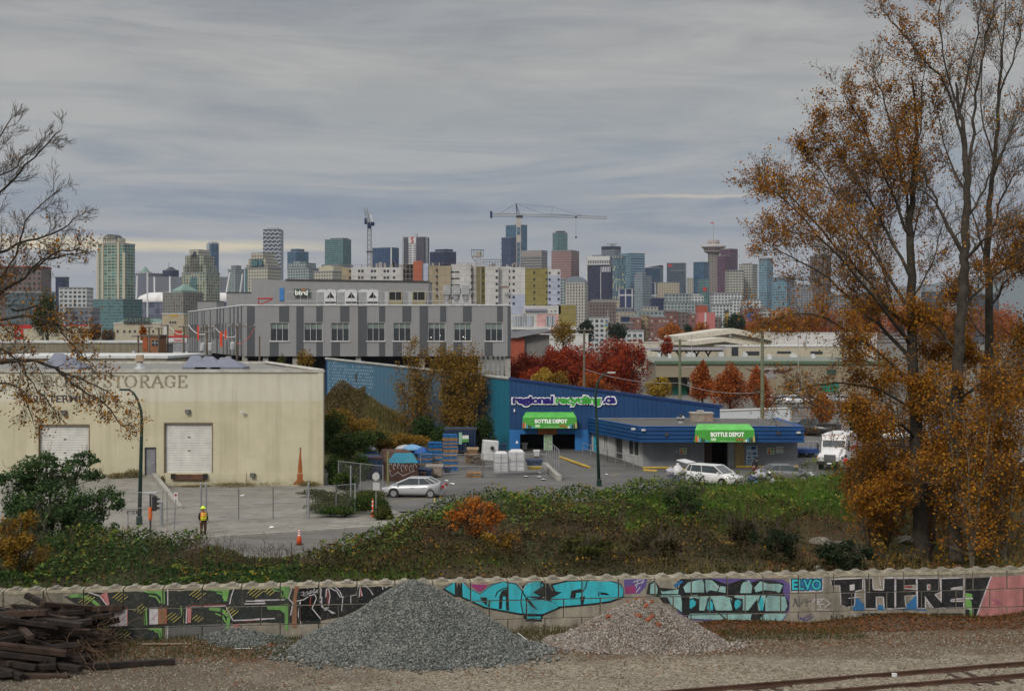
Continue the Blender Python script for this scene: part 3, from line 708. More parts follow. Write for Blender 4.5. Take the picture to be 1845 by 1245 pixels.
def rollup(x0,x1,z0,z1,nn):
 g=NT('door');mb=MB();k=20;hh=(z1-z0)/k
 for i in range(k):
  a,b=z0+i*hh,z0+(i+1)*hh
  mb.add([(x0,YW+.27,a),(x1,YW+.27,a),(x1,YW+.23,a+.02),(x0,YW+.23,a+.02),(x0,YW+.23,b-.02),(x1,YW+.23,b-.02),(x1,YW+.27,b),(x0,YW+.27,b)],[(0,1,2,3),(3,2,5,4),(4,5,6,7)])
 d=mb.build('roll_up_door',mat('white_door_paint',(.60,.59,.56),.5,var=.12,streak=.25),wh,fix=False)
 f=MB();f.box(x0-.08,x0,YW-.02,YW+.2,z0,z1+.08);f.box(x1,x1+.08,YW-.02,YW+.2,z0,z1+.08);f.box(x0,x1,YW-.02,YW+.2,z1,z1+.08)
 f.build('door_frame',mat('rusty_frame',(.20,.14,.08),.9,var=.4,scale=4),d)
 h_=MB();h_.obox(((x0+x1)/2,YW+.2,z0+(z1-z0)*.45),(.18,.05,.07));h_.obox(((x0+x1)/2,YW+.2,z0+(z1-z0)*.72),(.18,.05,.07));h_.build('handle',mat('dark_metal',(.05,.05,.05),.5),d)
rollup(*D1,1);rollup(*D2,2)
d=MB().box(D3[0],D3[1],YW+.12,YW+.2,D3[2],D3[3]).build('door',mat('grey_steel_door',(.19,.19,.21),.5),wh)
mb=MB();mb.box(D3[0]-.06,D3[0],YW-.02,YW+.1,D3[2],D3[3]+.06);mb.box(D3[1],D3[1]+.06,YW-.02,YW+.1,D3[2],D3[3]+.06);mb.box(D3[0],D3[1],YW-.02,YW+.1,D3[3],D3[3]+.06);mb.build('door_frame',mat('dark_metal',(.05,.05,.05)),d)
MB().tube([(D3[1]-.12,YW+.12,D3[2]+1.0),(D3[1]-.12,YW+.02,D3[2]+1.0)],.045,8).build('handle',mat('bright_metal',(.6,.6,.58),.3,.8),d)
DKM=mat('dark_metal',(.05,.05,.05),.5)
for px,py in((339,741),(231,741),(117,743),(456,855)):
 mb=MB();x,z=wx(px),wz(py);q=YW if py<800 else YW-.08
 mb.box(x-.19,x+.19,q-.22,q-.002,z-.13,z+.13);mb.prism([(q-.32,z-.16),(q-.222,z-.13),(q-.222,z+.1)],x-.16,x+.16,'yz');mb.build('wall_lamp',DKM,wh)
x,z=wx(435),wz(742)
MB().tube([(x,YW,z),(x+.1,YW-.25,z+.03)],.03,6).obox((x+.15,YW-.35,z+.02),(.3,.16,.14),.5).build('security_camera',mat('white_plastic',(.65,.65,.63),.4),wh)
mb=MB();mb.box(wx(316),wx(370),YW-.28,YW-.075,wz(864),wz(854));mb.build('dock_leveller',mat('rust_plate',(.09,.045,.03),.8,var=.4,scale=3,dirt=((.16,.07,.03),.6)),wh)
for px in(313,371):
 MB().box(wx(px)-.16,wx(px)+.16,YW-.34,YW-.075,wz(862),wz(853)).build('dock_bumper',mat('black_rubber',(.02,.02,.02),.8),wh)
g=NT('rust_run');c=g.ramp(g.noise(2.0,5,stretch=(3,3,.4)),[(.3,(.20,.06,.012)),(.7,(.34,.11,.025))]);g.fin(c,.85)
mb=MB();x=wx(541);zt=wz(808)
mb.add([(x-.03,YW-.004,zt),(x+.05,YW-.004,zt),(x+.09,YW-.004,wz(825)),(x+.14,YW-.004,wz(838)),(x+.17,YW-.004,.985),(x-.19,YW-.004,.985),(x-.18,YW-.004,wz(840)),(x-.10,YW-.004,wz(826))],[tuple(range(8))])
mb.add([(x-.24,YW-.075,.96),(x+.22,YW-.075,.96),(x+.22,YW-.075,.5),(x+.4,YW-.075,.3),(x+.62,YW-.075,.1),(x-.6,YW-.075,.1),(x-.42,YW-.075,.3),(x-.24,YW-.075,.5)],[tuple(range(8))])
mb.build('rust_stain',g.mat,wh,fix=False)
MB().tube([(x,YW-.12,zt+.05),(x,YW,zt+.05)],.04,8).build('pipe_end',DKM,wh)
SER={'S':[[(.85,.78),(.7,.95),(.4,1),(.15,.85),(.2,.62),(.5,.5),(.8,.36),(.85,.15),(.6,0),(.3,.02),(.12,.2)],[(.85,.95),(.85,.72)],[(.12,.28),(.12,.03)]],'T':[[(.5,0),(.5,1)],[(.05,.98),(.95,.98)],[(.05,.98),(.05,.78)],[(.95,.98),(.95,.78)],[(.3,0),(.7,0)]],'O':[[(.5,1),(.2,.88),(.06,.5),(.2,.12),(.5,0),(.8,.12),(.94,.5),(.8,.88),(.5,1)]],'R':[[(.22,0),(.22,1)],[(.05,1),(.6,1),(.82,.85),(.8,.62),(.55,.5),(.22,.5)],[(.5,.5),(.9,0)],[(.05,0),(.4,0)],[(.78,0),(1.0,0)]],'A':[[(.12,0),(.5,1),(.88,0)],[(.26,.36),(.74,.36)],[(0,0),(.28,0)],[(.72,0),(1.0,0)]],'G':[[(.85,.75),(.7,.95),(.45,1),(.15,.85),(.06,.5),(.15,.15),(.5,0),(.82,.1),(.82,.42)],[(.62,.42),(.98,.42)],[(.85,.95),(.85,.7)]],'E':[[(.22,0),(.22,1)],[(.05,1),(.85,1),(.85,.8)],[(.22,.52),(.62,.52)],[(.62,.62),(.62,.42)],[(.05,0),(.9,0),(.9,.22)]],'B':[[(.22,0),(.22,1)],[(.05,1),(.6,1),(.78,.85),(.75,.6),(.5,.53),(.22,.53)],[(.5,.53),(.8,.42),(.85,.15),(.6,0),(.05,0)]],'X':[[(.15,1),(.85,0)],[(.85,1),(.15,0)],[(0,1),(.3,1)],[(.7,1),(1,1)],[(0,0),(.3,0)],[(.7,0),(1,0)]],'&':[[(.95,.5),(.7,.1),(.35,0),(.1,.2),(.3,.5),(.6,.75),(.5,.98),(.3,.92),(.3,.7),(.9,0)]]}
mb=MB()
def serif(ch,x0,x1,z0,z1,wd=.07):
 for ln in SER[ch]:
  for(a,b),(c_,d_)in zip(ln[:-1],ln[1:]):
   p0=Vector((lerp(x0,x1,a),lerp(z0,z1,b)));p1=Vector((lerp(x0,x1,c_),lerp(z0,z1,d_)));dd=(p1-p0).normalized()
   thick=wd*(1.35 if abs(dd.y)>.6 else .7);nn=Vector((-dd.y,dd.x))*thick;e=dd*thick*.4
   q=[p0-e+nn,p1+e+nn,p1+e-nn,p0-e-nn];yy=YW-.0035-.0004*(len(mb.f)%12);mb.add([(v.x,yy,v.y)for v in q],[(0,1,2,3)])
z0,z1=wz(698),wz(677)
for ch,a,b in(('B',77,96),('O',99,121),('X',124,146),('&',160,178),('S',186,203),('T',203,223),('O',224,247),('R',251,270),('A',271,296),('G',297,317),('E',320,338)):
 serif(ch,wx(a),wx(b),z0,z1)
mb.build('faded_lettering',mat('faded_letter_grey',(.25,.22,.165),.9,var=.45,scale=2.5),wh,fix=False)
text_rect('painted_lettering','525 TERMINAL',wx(49),wx(189),wz(725),wz(712),YW-.005,mat('letter_black',(.04,.04,.045),.7),wh,bold=.02)
def pyramid(px0,px1,peak,ybase,depth,Y):
 sc_=F/Y;zb=9.0;x0,x1=PX(px0,Y),PX(px1,Y);xp=PX(peak[0],Y+depth/2);zp=PZ(peak[1],Y+depth/2)
 mb=MB();mb.add([(x0,Y,zb-.1),(x1,Y,zb-.1),(x1,Y+depth,zb-.1),(x0,Y+depth,zb-.1),(x0,Y,zb+.15),(x1,Y,zb+.15),(x1,Y+depth,zb+.15),(x0,Y+depth,zb+.15),(xp-.35,Y+depth/2,zp),(xp+.35,Y+depth/2,zp)],[(0,1,5,4),(1,2,6,5),(2,3,7,6),(3,0,4,7),(4,5,9,8),(5,6,9),(6,7,8,9),(7,4,8)])
 o=mb.build('roof_monitor',mat('blue_grey_sheet',(.15,.165,.21),.5,var=.08,streak=.15),wh)
for a in((77,145,(105,636.5)),(328,372,(352,641)),(351,397,(376,642)),(379,437,(405,644))):
 pyramid(a[0],a[1],a[2],661,3.2,118.5 if a[0]>100 else 117)
Yv=120
mb=MB();mb.lathe([(.55,0),(.5,.12),(.28,.3),(.26,.7)],(PX(252,Yv),Yv,8.9),14);vt=mb.build('roof_vent',mat('galvanised',(.42,.43,.44),.5,.3),wh,smooth=True)
MB().box(PX(252,Yv)-.35,PX(252,Yv)+.35,Yv-.35,Yv+.35,9.6,9.85).box(PX(252,Yv)-.27,PX(252,Yv)+.27,Yv-.27,Yv+.27,9.85,10.15).build('vent_cap',mat('tan_vent',(.36,.27,.19),.7),vt)
SD=18.57;YD=138.0
def dx(px):return(px-CX)/SD
def dz(py):return H-(py-HY)/SD
dep=empty('recycling_depot',(10,YD,.6),'blue metal recycling depot with a sloping roofline and a green awning','depot')
g=NT('blue_siding');sx=g.n('ShaderNodeSeparateXYZ');g.l(g.tc(),sx.inputs[0])
rib=g.m('PINGPONG',g.m('MULTIPLY',sx.outputs[0],2.2),.5)
c=g.ramp(g.noise(.4,5),[(.3,(.005,.04,.125)),(.7,(.009,.058,.17))]);c=g.mix(g.m('MULTIPLY',g.ramp(rib,[(.0,1),(.18,0)]),.5),c,(.004,.02,.08))
g.fin(c,.55,0,.4);g.bump(rib,.5,.05);BLUE=g.mat
g=NT('light_blue_panel');c=g.ramp(g.noise(.7,5),[(.3,(.01,.11,.33)),(.7,(.015,.15,.42))]);g.fin(c,.6);LBLUE=g.mat
XL,XR=dx(918),dx(1297);ZL,ZR=dz(682),dz(732)
def ztop(x):return lerp(ZL,ZR,(x-XL)/(XR-XL))
ops=[(dx(937),dx(979.5),.62,dz(782)),(dx(996),dx(1036),.62,dz(782))]
mb=MB();zm=dz(773);holes(mb,XL,dx(1060),.3,zm,YD,YD+.3,ops);mb.build('door_bay',LBLUE,dep)
n=1;mb=MB();mb.prism([(XL,zm),(dx(1060),zm),(dx(1060),.3),(XR,.3),(XR,ztop(XR)-.14),(XL,ztop(XL)-.14)],YD-.04,YD+.3,'xz');mb.build('front_wall',BLUE,dep)
mb=MB();mb.prism([(XL-.05,ztop(XL)-.14),(XR+.25,ztop(XR)-.17),(XR+.25,ztop(XR)+.1),(XL-.05,ztop(XL)+.12)],YD-.14,YD+.34,'xz');mb.build('roof_trim',mat('blue_trim',(.006,.03,.12),.5),dep)
BX,BY,BZ=-22.5,172.0,8.85
g=NT('mural_wall');sx=g.n('ShaderNodeSeparateXYZ');g.l(g.tc('Object'),sx.inputs[0])
ay=g.m('DIVIDE',g.m('SUBTRACT',sx.outputs[1],0.0),34.0)
c=g.ramp(g.m('ADD',ay,g.m('MULTIPLY',g.m('SUBTRACT',g.noise(.5,4),.5),.05)),[(0,(.006,.115,.17)),(.06,(.010,.13,.20)),(.11,(.03,.085,.14)),(.22,(.05,.075,.09)),(.36,(.055,.10,.14)),(.55,(.055,.13,.20)),(.95,(.06,.15,.23)),(1,(.07,.16,.24))])
up_=g.ramp(g.m('ADD',sx.outputs[2],g.m('MULTIPLY',ay,-2.0)),[(0.0,0),(1,1)])
rib=g.m('PINGPONG',g.m('MULTIPLY',sx.outputs[1],1.3),.5);c=g.mix(g.m('MULTIPLY',g.ramp(rib,[(0,1),(.15,0)]),.3),c,(.02,.05,.09))
g.fin(c,.6);g.bump(rib,.4,.05)
mb=MB();mb.add([(XL,YD,.2),(BX,BY,.2),(BX,BY,BZ),(XL,YD,ZL-.05),(XL+.3,YD+.3,.2),(BX+.3,BY,.2),(BX+.3,BY,BZ),(XL+.3,YD+.3,ZL-.05)],[(0,1,2,3),(7,6,5,4),(0,4,5,1),(1,5,6,2),(2,6,7,3),(3,7,4,0)])
mb.build('side_wall',g.mat,dep)
mb=MB();mb.tube([(XL,YD,ZL),(BX,BY,BZ+.05)],.17,6);mb.build('gutter',mat('pale_gutter',(.30,.31,.30),.6,var=.3,scale=.8),dep)
mb=MB();mb.add([(XL+.2,YD+.25,ZL-.1),(XR,YD+.25,ZR-.1),(XR-16,BY,ZR+.2),(BX+.2,BY,BZ-.05)],[(0,1,2,3)]);mb.build('roof',mat('grey_roof_sheet',(.2,.2,.2)),dep,fix=False)
MB().prism([(BX,.2),(XR-16,.2),(XR-16,ZR+.18),(BX,BZ-.07)],BY-.3,BY,'xz').build('rear_wall',BLUE,dep)
mb=MB();mb.add([(XR,YD+.3,.2),(XR-16,BY-.3,.2),(XR-16,BY-.3,ZR+.1),(XR,YD+.3,ZR-.12)],[(0,1,2,3)]);mb.build('end_wall',BLUE,dep,fix=False)
wv=Vector((BX-XL,BY-YD,0));wn=Vector((-wv.y,wv.x,0)).normalized();
if wn.y>0:wn=-wn
def sidept(t_,z,off=.02):q=Vector((XL,YD,0))+wv*t_+wn*off;return(q.x,q.y,z)
mb=MB();rr=random.Random(4)
for i in range(20):
 for j in range(11):
  t0=.70+i*.0145+(j%2)*.007;z=4.6+j*.38
  if t0>.955 and .975>t0:continue
  if rr.random()<.12 or z>lerp(ZL,BZ,t0)-.35 or(j<3 and rr.random()<.4):continue
  w_=.0052;k=rr.uniform(.7,1.1)
  mb.add([sidept(t0-w_,z+.12),sidept(t0,z-.13*k),sidept(t0+w_,z+.12),sidept(t0+w_*.5,z+.15),sidept(t0,z+.02),sidept(t0-w_*.5,z+.15)],[(0,1,4,5),(1,2,3,4)])
mb.build('mural_scales',mat('mural_white',(.27,.38,.47),.7,var=.2),dep,fix=False)
MB().box(*(lambda q:(q[0]-.14,q[0]+.14,q[1]-.1,q[1]+.3))(sidept(.80,0)),6.3,7.3).build('vent_slot',DKM,dep)
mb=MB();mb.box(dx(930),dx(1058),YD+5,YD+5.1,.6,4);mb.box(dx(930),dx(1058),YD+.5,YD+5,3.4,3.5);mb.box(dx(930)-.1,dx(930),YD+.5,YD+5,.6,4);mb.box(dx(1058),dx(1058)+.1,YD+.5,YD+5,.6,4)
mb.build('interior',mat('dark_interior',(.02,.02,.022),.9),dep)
mb=MB();mb.box(dx(969),dx(1003),YD-.25,YD-.045,dz(782),dz(771.5));mb.build('wooden_lintel',mat('orange_timber',(.27,.10,.025),.8,var=.3),dep)
pn=MB().box(dx(980),dx(995),YD-.12,YD-.005,dz(818),dz(783)).build('price_board',mat('pale_green_board',(.33,.46,.28),.6),dep)
mb=MB();rr=random.Random(2)
for r_ in range(9):
 for c_ in range(3):
  if rr.random()<.25:continue
  x=dx(981.5+c_*4.4);z=dz(786+r_*3.4);mb.box(x,x+rr.uniform(.1,.2),YD-.126,YD-.121,z-.07,z)
mb.build('price_marks',mat('dark_green_print',(.05,.12,.05)),pn)
MB().box(dx(980),dx(995),YD-.13,YD-.121,dz(818),dz(813)).build('board_foot',mat('cyan_base',(.02,.3,.42)),pn)
GRN=mat('green_awning',(.04,.26,.025),.55,var=.1);
def awning(px0,px1,y0,y1,y2,Y,Yb,root,tx,label=None):
 sc_=F/Y;X0,X1=(px0-CX)/sc_,(px1-CX)/sc_;zb,zf,zl=H-(y0-HY)*Y/F,H-(y1-HY)*Y/F,H-(y2-HY)*Y/F;ins=.35
 mb=MB();mb.add([(X0,Y,zl),(X1,Y,zl),(X1-.05,Y+.25,zf),(X0+.05,Y+.25,zf),(X0+ins,Yb,zb+.1),(X1-ins,Yb,zb+.1),(X0,Yb,zl),(X1,Yb,zl)],[(0,1,2,3),(1,7,5,2),(0,3,4,6),(0,6,7,1),(6,4,5,7)])
 a=mb.build('awning',GRN,root)
 MB().add([(X0+.05,Y+.247,zf+.004),(X1-.05,Y+.247,zf+.004),(X1-ins,Yb-.004,zb+.106),(X0+ins,Yb-.004,zb+.106)],[(0,1,2,3)]).build('awning_top',mat('light_green_awning',(.10,.42,.08),.6),a,fix=False)
 def face(z):return Y+.25*(z-zl)/(zf-zl)
 def onface(name,txt,a0,a1,b0,b1,m,bold):
  zz1,zz0=H-(b0-HY)*Y/F,H-(b1-HY)*Y/F
  o=text_rect(name,txt,(a0-CX)/sc_,(a1-CX)/sc_,zz0,zz1,Y,m,a,bold=bold)
  import bmesh
  for v in o.data.vertices:v.co.y=face(v.co.z+wloc(a).z)-.012-wloc(a).y
  return o
 onface('lettering','BOTTLE DEPOT',*tx,mat('letter_white',(.85,.85,.82),.6),.035)
 hx=(tx[1]-tx[0]);cxx=(tx[0]+tx[1])/2;hb=tx[3]-tx[2]
 onface('small_lettering','regionalrecycling.ca',cxx-hx*.24,cxx+hx*.24,tx[3]+hb*.75,tx[3]+hb*1.15,mat('letter_pale_green',(.45,.62,.38),.6),.0)
 rr=random.Random(5)
 mats_=[mat('can_white',(.7,.7,.68)),mat('can_dark',(.03,.03,.04)),mat('can_red',(.5,.05,.04)),mat('can_blue',(.05,.25,.5)),mat('can_tan',(.45,.28,.12))]
 mb=MB()
 for side in(-1,1):
  for k in range(7):
   ww=.10;t0=k*.17+.12;hh_=max(.1,(.62-k*.085)*rr.uniform(.7,1.1));x=(X0+t0)if side<0 else(X1-t0)
   yl=face(zl+.03)-.012;yh=face(zl+.03+hh_)-.012
   mb.add([(x-ww/2-.02,yl,zl+.03),(x+ww/2+.02,yl,zl+.03),(x+ww/2+.02,lerp(yl,yh,.6),zl+.03+hh_*.6),(x+ww*.2,yh,zl+.03+hh_),(x-ww*.2,yh,zl+.03+hh_),(x-ww/2-.02,lerp(yl,yh,.6),zl+.03+hh_*.6)],[(0,1,2,3,4,5)],rr.randrange(5))
 mb.build('bottle_print',mats_,a,fix=False)
 mb=MB();xa=(cxx-hx*.42-CX)/sc_;xb=(cxx+hx*.36-CX)/sc_;z_=zl+.12
 for x_,w_,mi_ in((xa,.45,0),(xb,.65,1)):
  mb.add([(x_-w_/2,face(z_)-.012,z_),(x_+w_/2,face(z_)-.012,z_),(x_+w_/2,face(z_+.24)-.012,z_+.24),(x_-w_/2,face(z_+.24)-.012,z_+.24)],[(0,1,2,3)],mi_)
 mb.build('logo_patch',[mat('pale_patch',(.45,.6,.4)),mat('brown_patch',(.22,.12,.03))],a,fix=False)
 return a
awning(941,1040,745.5,752.5,771.8,136.8,YD-.05,dep,(964,1022,755.5,762.5))
NAVY=mat('letter_navy',(.02,.012,.16),.4);LGRN=mat('letter_green',(.05,.36,.05),.4);LWHT=mat('letter_outline',(.74,.74,.78),.5)
def bigword(txt,a,b,top,bot):
 text_rect('letter_outline',txt,dx(a-2.2),dx(b+2.2),dz(bot+2.2),dz(top-2.2),YD-.20,LWHT,dep,bold=.11)
 return(txt,a,b,top,bot)
for wd,m_ in((bigword('regional',923.5,997,713,731.5),NAVY),(bigword('recycling',1000.5,1083,713,731.5),LGRN),(bigword('.ca',1086,1109,715.5,727),NAVY)):
 text_rect('lettering',wd[0],dx(wd[1]),dx(wd[2]),dz(wd[4]),dz(wd[3]),YD-.215,m_,dep,bold=.05)
mb=MB();mb.box(dx(925.5),dx(928),YD-.2,YD-.045,dz(742),dz(737));mb.build('wall_lamp',mat('white_plastic',(.65,.65,.63)),dep)
MB().add([(dx(929),YD-.01,dz(799)),(dx(934),YD-.01,dz(798)),(dx(931),YD-.01,dz(793))],[(0,1,2)]).build('white_arrow',mat('letter_white',(.85,.85,.82)),dep,fix=False)
ann=empty('depot_annex',(18,127.5,0),'low grey flat-roofed annex with ribbed blue fascia beside the blue depot','building')
SA=F/127.5
def ax(px):return(px-CX)/SA
def az(py):return H-(py-HY)/SA
GW=mat('grey_block_wall',(.24,.255,.28),.9,var=.1,streak=.3,bump=.2,scale=1)
WX0,WX1=ax(1158),ax(1437);door=(ax(1269),ax(1311),0,2.6);pnl=(ax(1324),ax(1340),0,2.5)
mb=MB();holes(mb,WX0,WX1,-.2,2.6,127.5,127.8,[door]);
mb.box(WX1-.3,WX1,127.8,YD-.05,-.2,2.6)
mb.build('wall',GW,ann)
LB=(dx(1066),YD-.05)
def sw(t_,z,off=0):
 a=Vector((WX0,127.5,0));b=Vector((LB[0],LB[1],0));d_=b-a;nn=Vector((-d_.y,d_.x,0)).normalized();nn=nn if nn.x<0 else-nn
 q=a+d_*t_+nn*off;return(q.x,q.y,z)
def swbox(mb,t0,t1,z0,z1,o0,o1,mi=0):
 vs=[sw(t0,z0,o0),sw(t1,z0,o0),sw(t1,z1,o0),sw(t0,z1,o0),sw(t0,z0,o1),sw(t1,z0,o1),sw(t1,z1,o1),sw(t0,z1,o1)]
 mb.add(vs,[(0,1,2,3),(7,6,5,4),(0,4,5,1),(1,5,6,2),(2,6,7,3),(3,7,4,0)],mi)
SWT=mat('pale_side_wall',(.36,.36,.35),.9,var=.12,streak=.4)
wallo=MB();ts=[0,.06,.27,.38,.52,.58,.64,.66,.76,1]
opn={(.06,.27):(.95,2.35),(.38,.52):(0.0,2.4),(.66,.76):(1.0,2.3)}
for a_,b_ in zip(ts[:-1],ts[1:]):
 zz=opn.get((a_,b_))
 if zz is None:swbox(wallo,a_,b_,-.2,2.7,0,-.25)
 else:
  if zz[0]>0:swbox(wallo,a_,b_,-.2,zz[0],0,-.25)
  swbox(wallo,a_,b_,zz[1],2.7,0,-.25)
wallo.build('side_wall',SWT,ann)
GLD=mat('dark_glass',(.03,.035,.04),.12,spec=.6)
for(a_,b_),zz in opn.items():
 if(a_,b_)==(.38,.52):
  mb=MB();swbox(mb,a_,b_,.3,zz[1],-.15,-.2);mb.build('door',DKM,ann)
 else:
  mb=MB();swbox(mb,a_,b_,zz[0],zz[1],-.1,-.14);wn_=mb.build('window',GLD,ann)
  mb=MB();swbox(mb,a_,a_+.01,zz[0],zz[1],.02,-.09);swbox(mb,b_-.01,b_,zz[0],zz[1],.02,-.09);swbox(mb,(a_+b_)/2-.004,(a_+b_)/2+.004,zz[0],zz[1],.02,-.09);swbox(mb,a_,b_,zz[0]-.06,zz[0],.04,-.09);mb.build('frame',mat('frame_white',(.55,.55,.53)),wn_)
mb=MB();swbox(mb,.86,.95,.5,2.2,.02,.05);mb.build('blue_door_panel',mat('cyan_base',(.02,.3,.42)),ann)
FX0,FX1,FY=(1152-CX)*125/F,(1449.5-CX)*125/F,125.0;FZ0,FZ1=12-197*125/F,12-169*125/F
FB=(dx(1059),YD-.05);FBR=((1436-CX)*YD/F+1.5,YD)
g=NT('fascia_blue');c=g.ramp(g.noise(.5,5),[(.3,(.005,.045,.15)),(.7,(.009,.068,.21))]);g.fin(c,.5,0,.4);FBL=g.mat
mb=MB();k=4;hh=(FZ1-FZ0)/k
for i in range(k):
 z=FZ0+i*hh;d_=.0
 for zz0,zz1,o_ in((z,z+hh*.72,.0),(z+hh*.72,z+hh,.09)):
  P0=[(FX0+o_,FY+o_),(FX1-o_,FY+o_),(FX1-o_,YD-.06),(FX1-.5,YD-.06),(FX1-.5,FY+.5),(FX0+.5,FY+.5),(FB[0]+.5,FB[1]),(FB[0]+o_,FB[1])]
  mb.prism(P0,zz0,zz1,'xy')
mb.build('fascia',FBL,ann)
mb=MB();P0=[(FX0+.5,FY+.5),(FX1-.5,FY+.5),(FX1-.5,YD-.06),(FB[0]+.5,FB[1])];mb.prism(P0,FZ1-.3,FZ1-.03,'xy')
rfo=mb.build('roof',mat('tar_roof',(.085,.082,.078),.95,dirt=((.16,.155,.14),.5)),ann)
mb=MB();mb.prism([(FX0+.3,FY+.3),(FX1-.3,FY+.3),(FX1-.3,YD-.1),(FB[0]+.3,FB[1])],FZ0-.02,FZ0+.02,'xy');mb.build('soffit',mat('blue_trim',(.006,.03,.12)),ann)
sc5=F/FY
mb=MB();mb.tube([(FX0+.05,FY+.05,FZ1+.03),(FX1-.05,FY+.05,FZ1+.03)],.05,4);mb.tube([(FX0+.05,FY+.05,FZ1+.03),(FB[0]+.05,FB[1],FZ1+.03)],.05,4);mb.tube([(FX1-.05,FY+.05,FZ1+.03),(FX1-.05,YD-.1,FZ1+.03)],.05,4);mb.build('fascia_cap',mat('cap_blue',(.03,.10,.28),.4),ann)
mb=MB();mb.tube([(FB[0]+.6,YD-.2,FZ1-.12),(FX1-.6,YD-.2,FZ1-.12)],.13,5);mb.build('flashing',mat('pale_gutter',(.3,.31,.3)),ann)
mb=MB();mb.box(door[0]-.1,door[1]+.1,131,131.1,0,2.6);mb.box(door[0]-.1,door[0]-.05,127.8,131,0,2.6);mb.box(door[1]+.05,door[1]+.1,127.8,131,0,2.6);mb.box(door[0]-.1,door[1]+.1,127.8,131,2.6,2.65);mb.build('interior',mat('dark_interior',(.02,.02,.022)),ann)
MB().box(door[0]+.05,door[0]+.75,128.0,128.06,0,2.45).build('door',mat('brown_door',(.06,.035,.025),.6),ann)
mb=MB();mb.box(*pnl[:2],127.44,127.498,0,2.45);mb.build('plywood_panel',mat('plywood',(.36,.26,.12),.8),ann)
MB().box(ax(1312),ax(1323),127.42,127.498,0,2.5).build('door_surround',mat('pale_grey_trim',(.3,.31,.32)),ann)
pb=MB().box(ax(1344.5),ax(1365),127.42,127.495,az(839),az(803)).build('poster',mat('poster_pale',(.50,.60,.66),.5),ann)
mb=MB();
def pr(a,b,c_,d_,mi):mb.box(ax(a),ax(b),127.414,127.4195,az(d_),az(c_),mi)
pr(1345.5,1351,804,809,0);pr(1353,1361.5,804,809.5,1);pr(1347,1353,815,819,0);pr(1356,1363,815,819,1);pr(1347,1352,822,825,2);pr(1357,1362,822,825,1);pr(1346,1355,828,830,1);pr(1357,1364,827,830,1);pr(1346,1364,832,833,2);pr(1355,1363,835,838,1);pr(1346,1352,835,837,0)
mb.build('poster_print',[mat('print_sky',(.12,.38,.6)),mat('print_blue',(.02,.12,.32)),mat('print_dark',(.05,.06,.12))],pb)
for cx0 in(1224,1382):
 s_=MB().box(ax(cx0),ax(cx0+13),127.43,127.495,az(818),az(806.5)).build('recycling_sign',mat('sign_cream',(.6,.6,.5),.5),ann)
 mb=MB();
 for i_,(u_,v_)in enumerate(((1.2,1),(7,1),(1.2,6.3),(7,6.3))):
  cx_,cz_=ax(cx0+u_+2.3),az(806.5+v_+2.2);mb.add([(cx_+.115*math.cos(q)*1.0,127.424,cz_+.11*math.sin(q))for q in[i*math.pi/6 for i in range(12)]],[tuple(range(12))],i_)
 mb.build('sign_symbols',[mat('sign_yellow',(.65,.35,.04)),mat('sign_green',(.12,.4,.06)),mat('sign_red',(.55,.06,.03)),mat('sign_grn2',(.3,.5,.1))],s_,fix=False)
s_=MB().box(ax(1398),ax(1411),127.43,127.495,az(816),az(804)).build('notice_board',mat('sign_white',(.6,.62,.6),.5),ann)
text_rect('notice_text','PRIVATE PARKING',ax(1399.5),ax(1409.5),az(809.5),az(806),127.425,mat('print_dark',(.05,.06,.12)),s_)
text_rect('notice_text','ONLY',ax(1401),ax(1408),az(814),az(811),127.425,mat('print_grn',(.1,.3,.1)),s_)
MB().box(ax(1216.5),ax(1221),127.44,127.495,az(816),az(810)).build('switch_box',mat('box_grey',(.4,.41,.42)),ann)
awning(1252,1361,767.5,775,796.6,123.9,125.0,ann,(1281,1341,779,787))
mb=MB()
for px,py in((1201,782),(1402,780)):x=(px-CX)*FY/F;z=H-(py-HY)*FY/F;mb.obox((x,FY-.1,z),(.3,.18,.3))
mb.build('fascia_lamp',DKM,ann)
for px,py,q in((1140.5,772.5,0),(1159,774.5,0),(1438,779,0)):
 x=(px-CX)*FY/F;z=H-(py-HY)*FY/F;MB().obox((x,FY-.18,z),(.3,.22,.16),.3).tube([(x,FY-.05,z+.05),(x,FY+.1,z)],.03,5).build('security_camera',mat('white_plastic',(.65,.65,.63)),ann)
def rbox(px0,px1,py0,py1,Y,d):return PX(px0,Y),PX(px1,Y),Y,Y+d,PZ(py1,Y),PZ(py0,Y)
x0,x1,y0,y1,z0,z1=rbox(1246,1285,743.5,760,133,1.6)
rt=tag(MB().box(x0,x1,y0,y1,FZ1-.03,z1-.12).build('rooftop_unit',mat('rusty_unit',(.26,.22,.18),.8,var=.3,scale=2,dirt=((.24,.06,.02),.9)),None,loc=(x0,y0,FZ1-.03)),'rusty boxy air handling unit on the flat roof of the grey annex','air handler')
MB().box(x0-.06,x1+.06,y0-.06,y1+.06,z1-.12,z1).box(x0+.6,x0+1.2,y0+.3,y0+.9,z1,z1+.2).build('lid',mat('unit_lid',(.33,.31,.27)),rt)
Yk=131
rt=tag(MB().lathe([(.30,0),(.3,.35),(.42,.4),(.42,.5)],(PX(1226.5,Yk),Yk,FZ1-.03),14).build('roof_fan',mat('galvanised',(.42,.43,.44)),None,loc=(PX(1226.5,Yk),Yk,FZ1-.03)),'round galvanised extractor fan on the annex roof left of the rusty unit','roof fan')
MB().lathe([(.42,0),(.3,.15),(.14,.25),(.14,.5)],(PX(1226.5,Yk),Yk,FZ1+.24),14).build('cowl',DKM,rt)
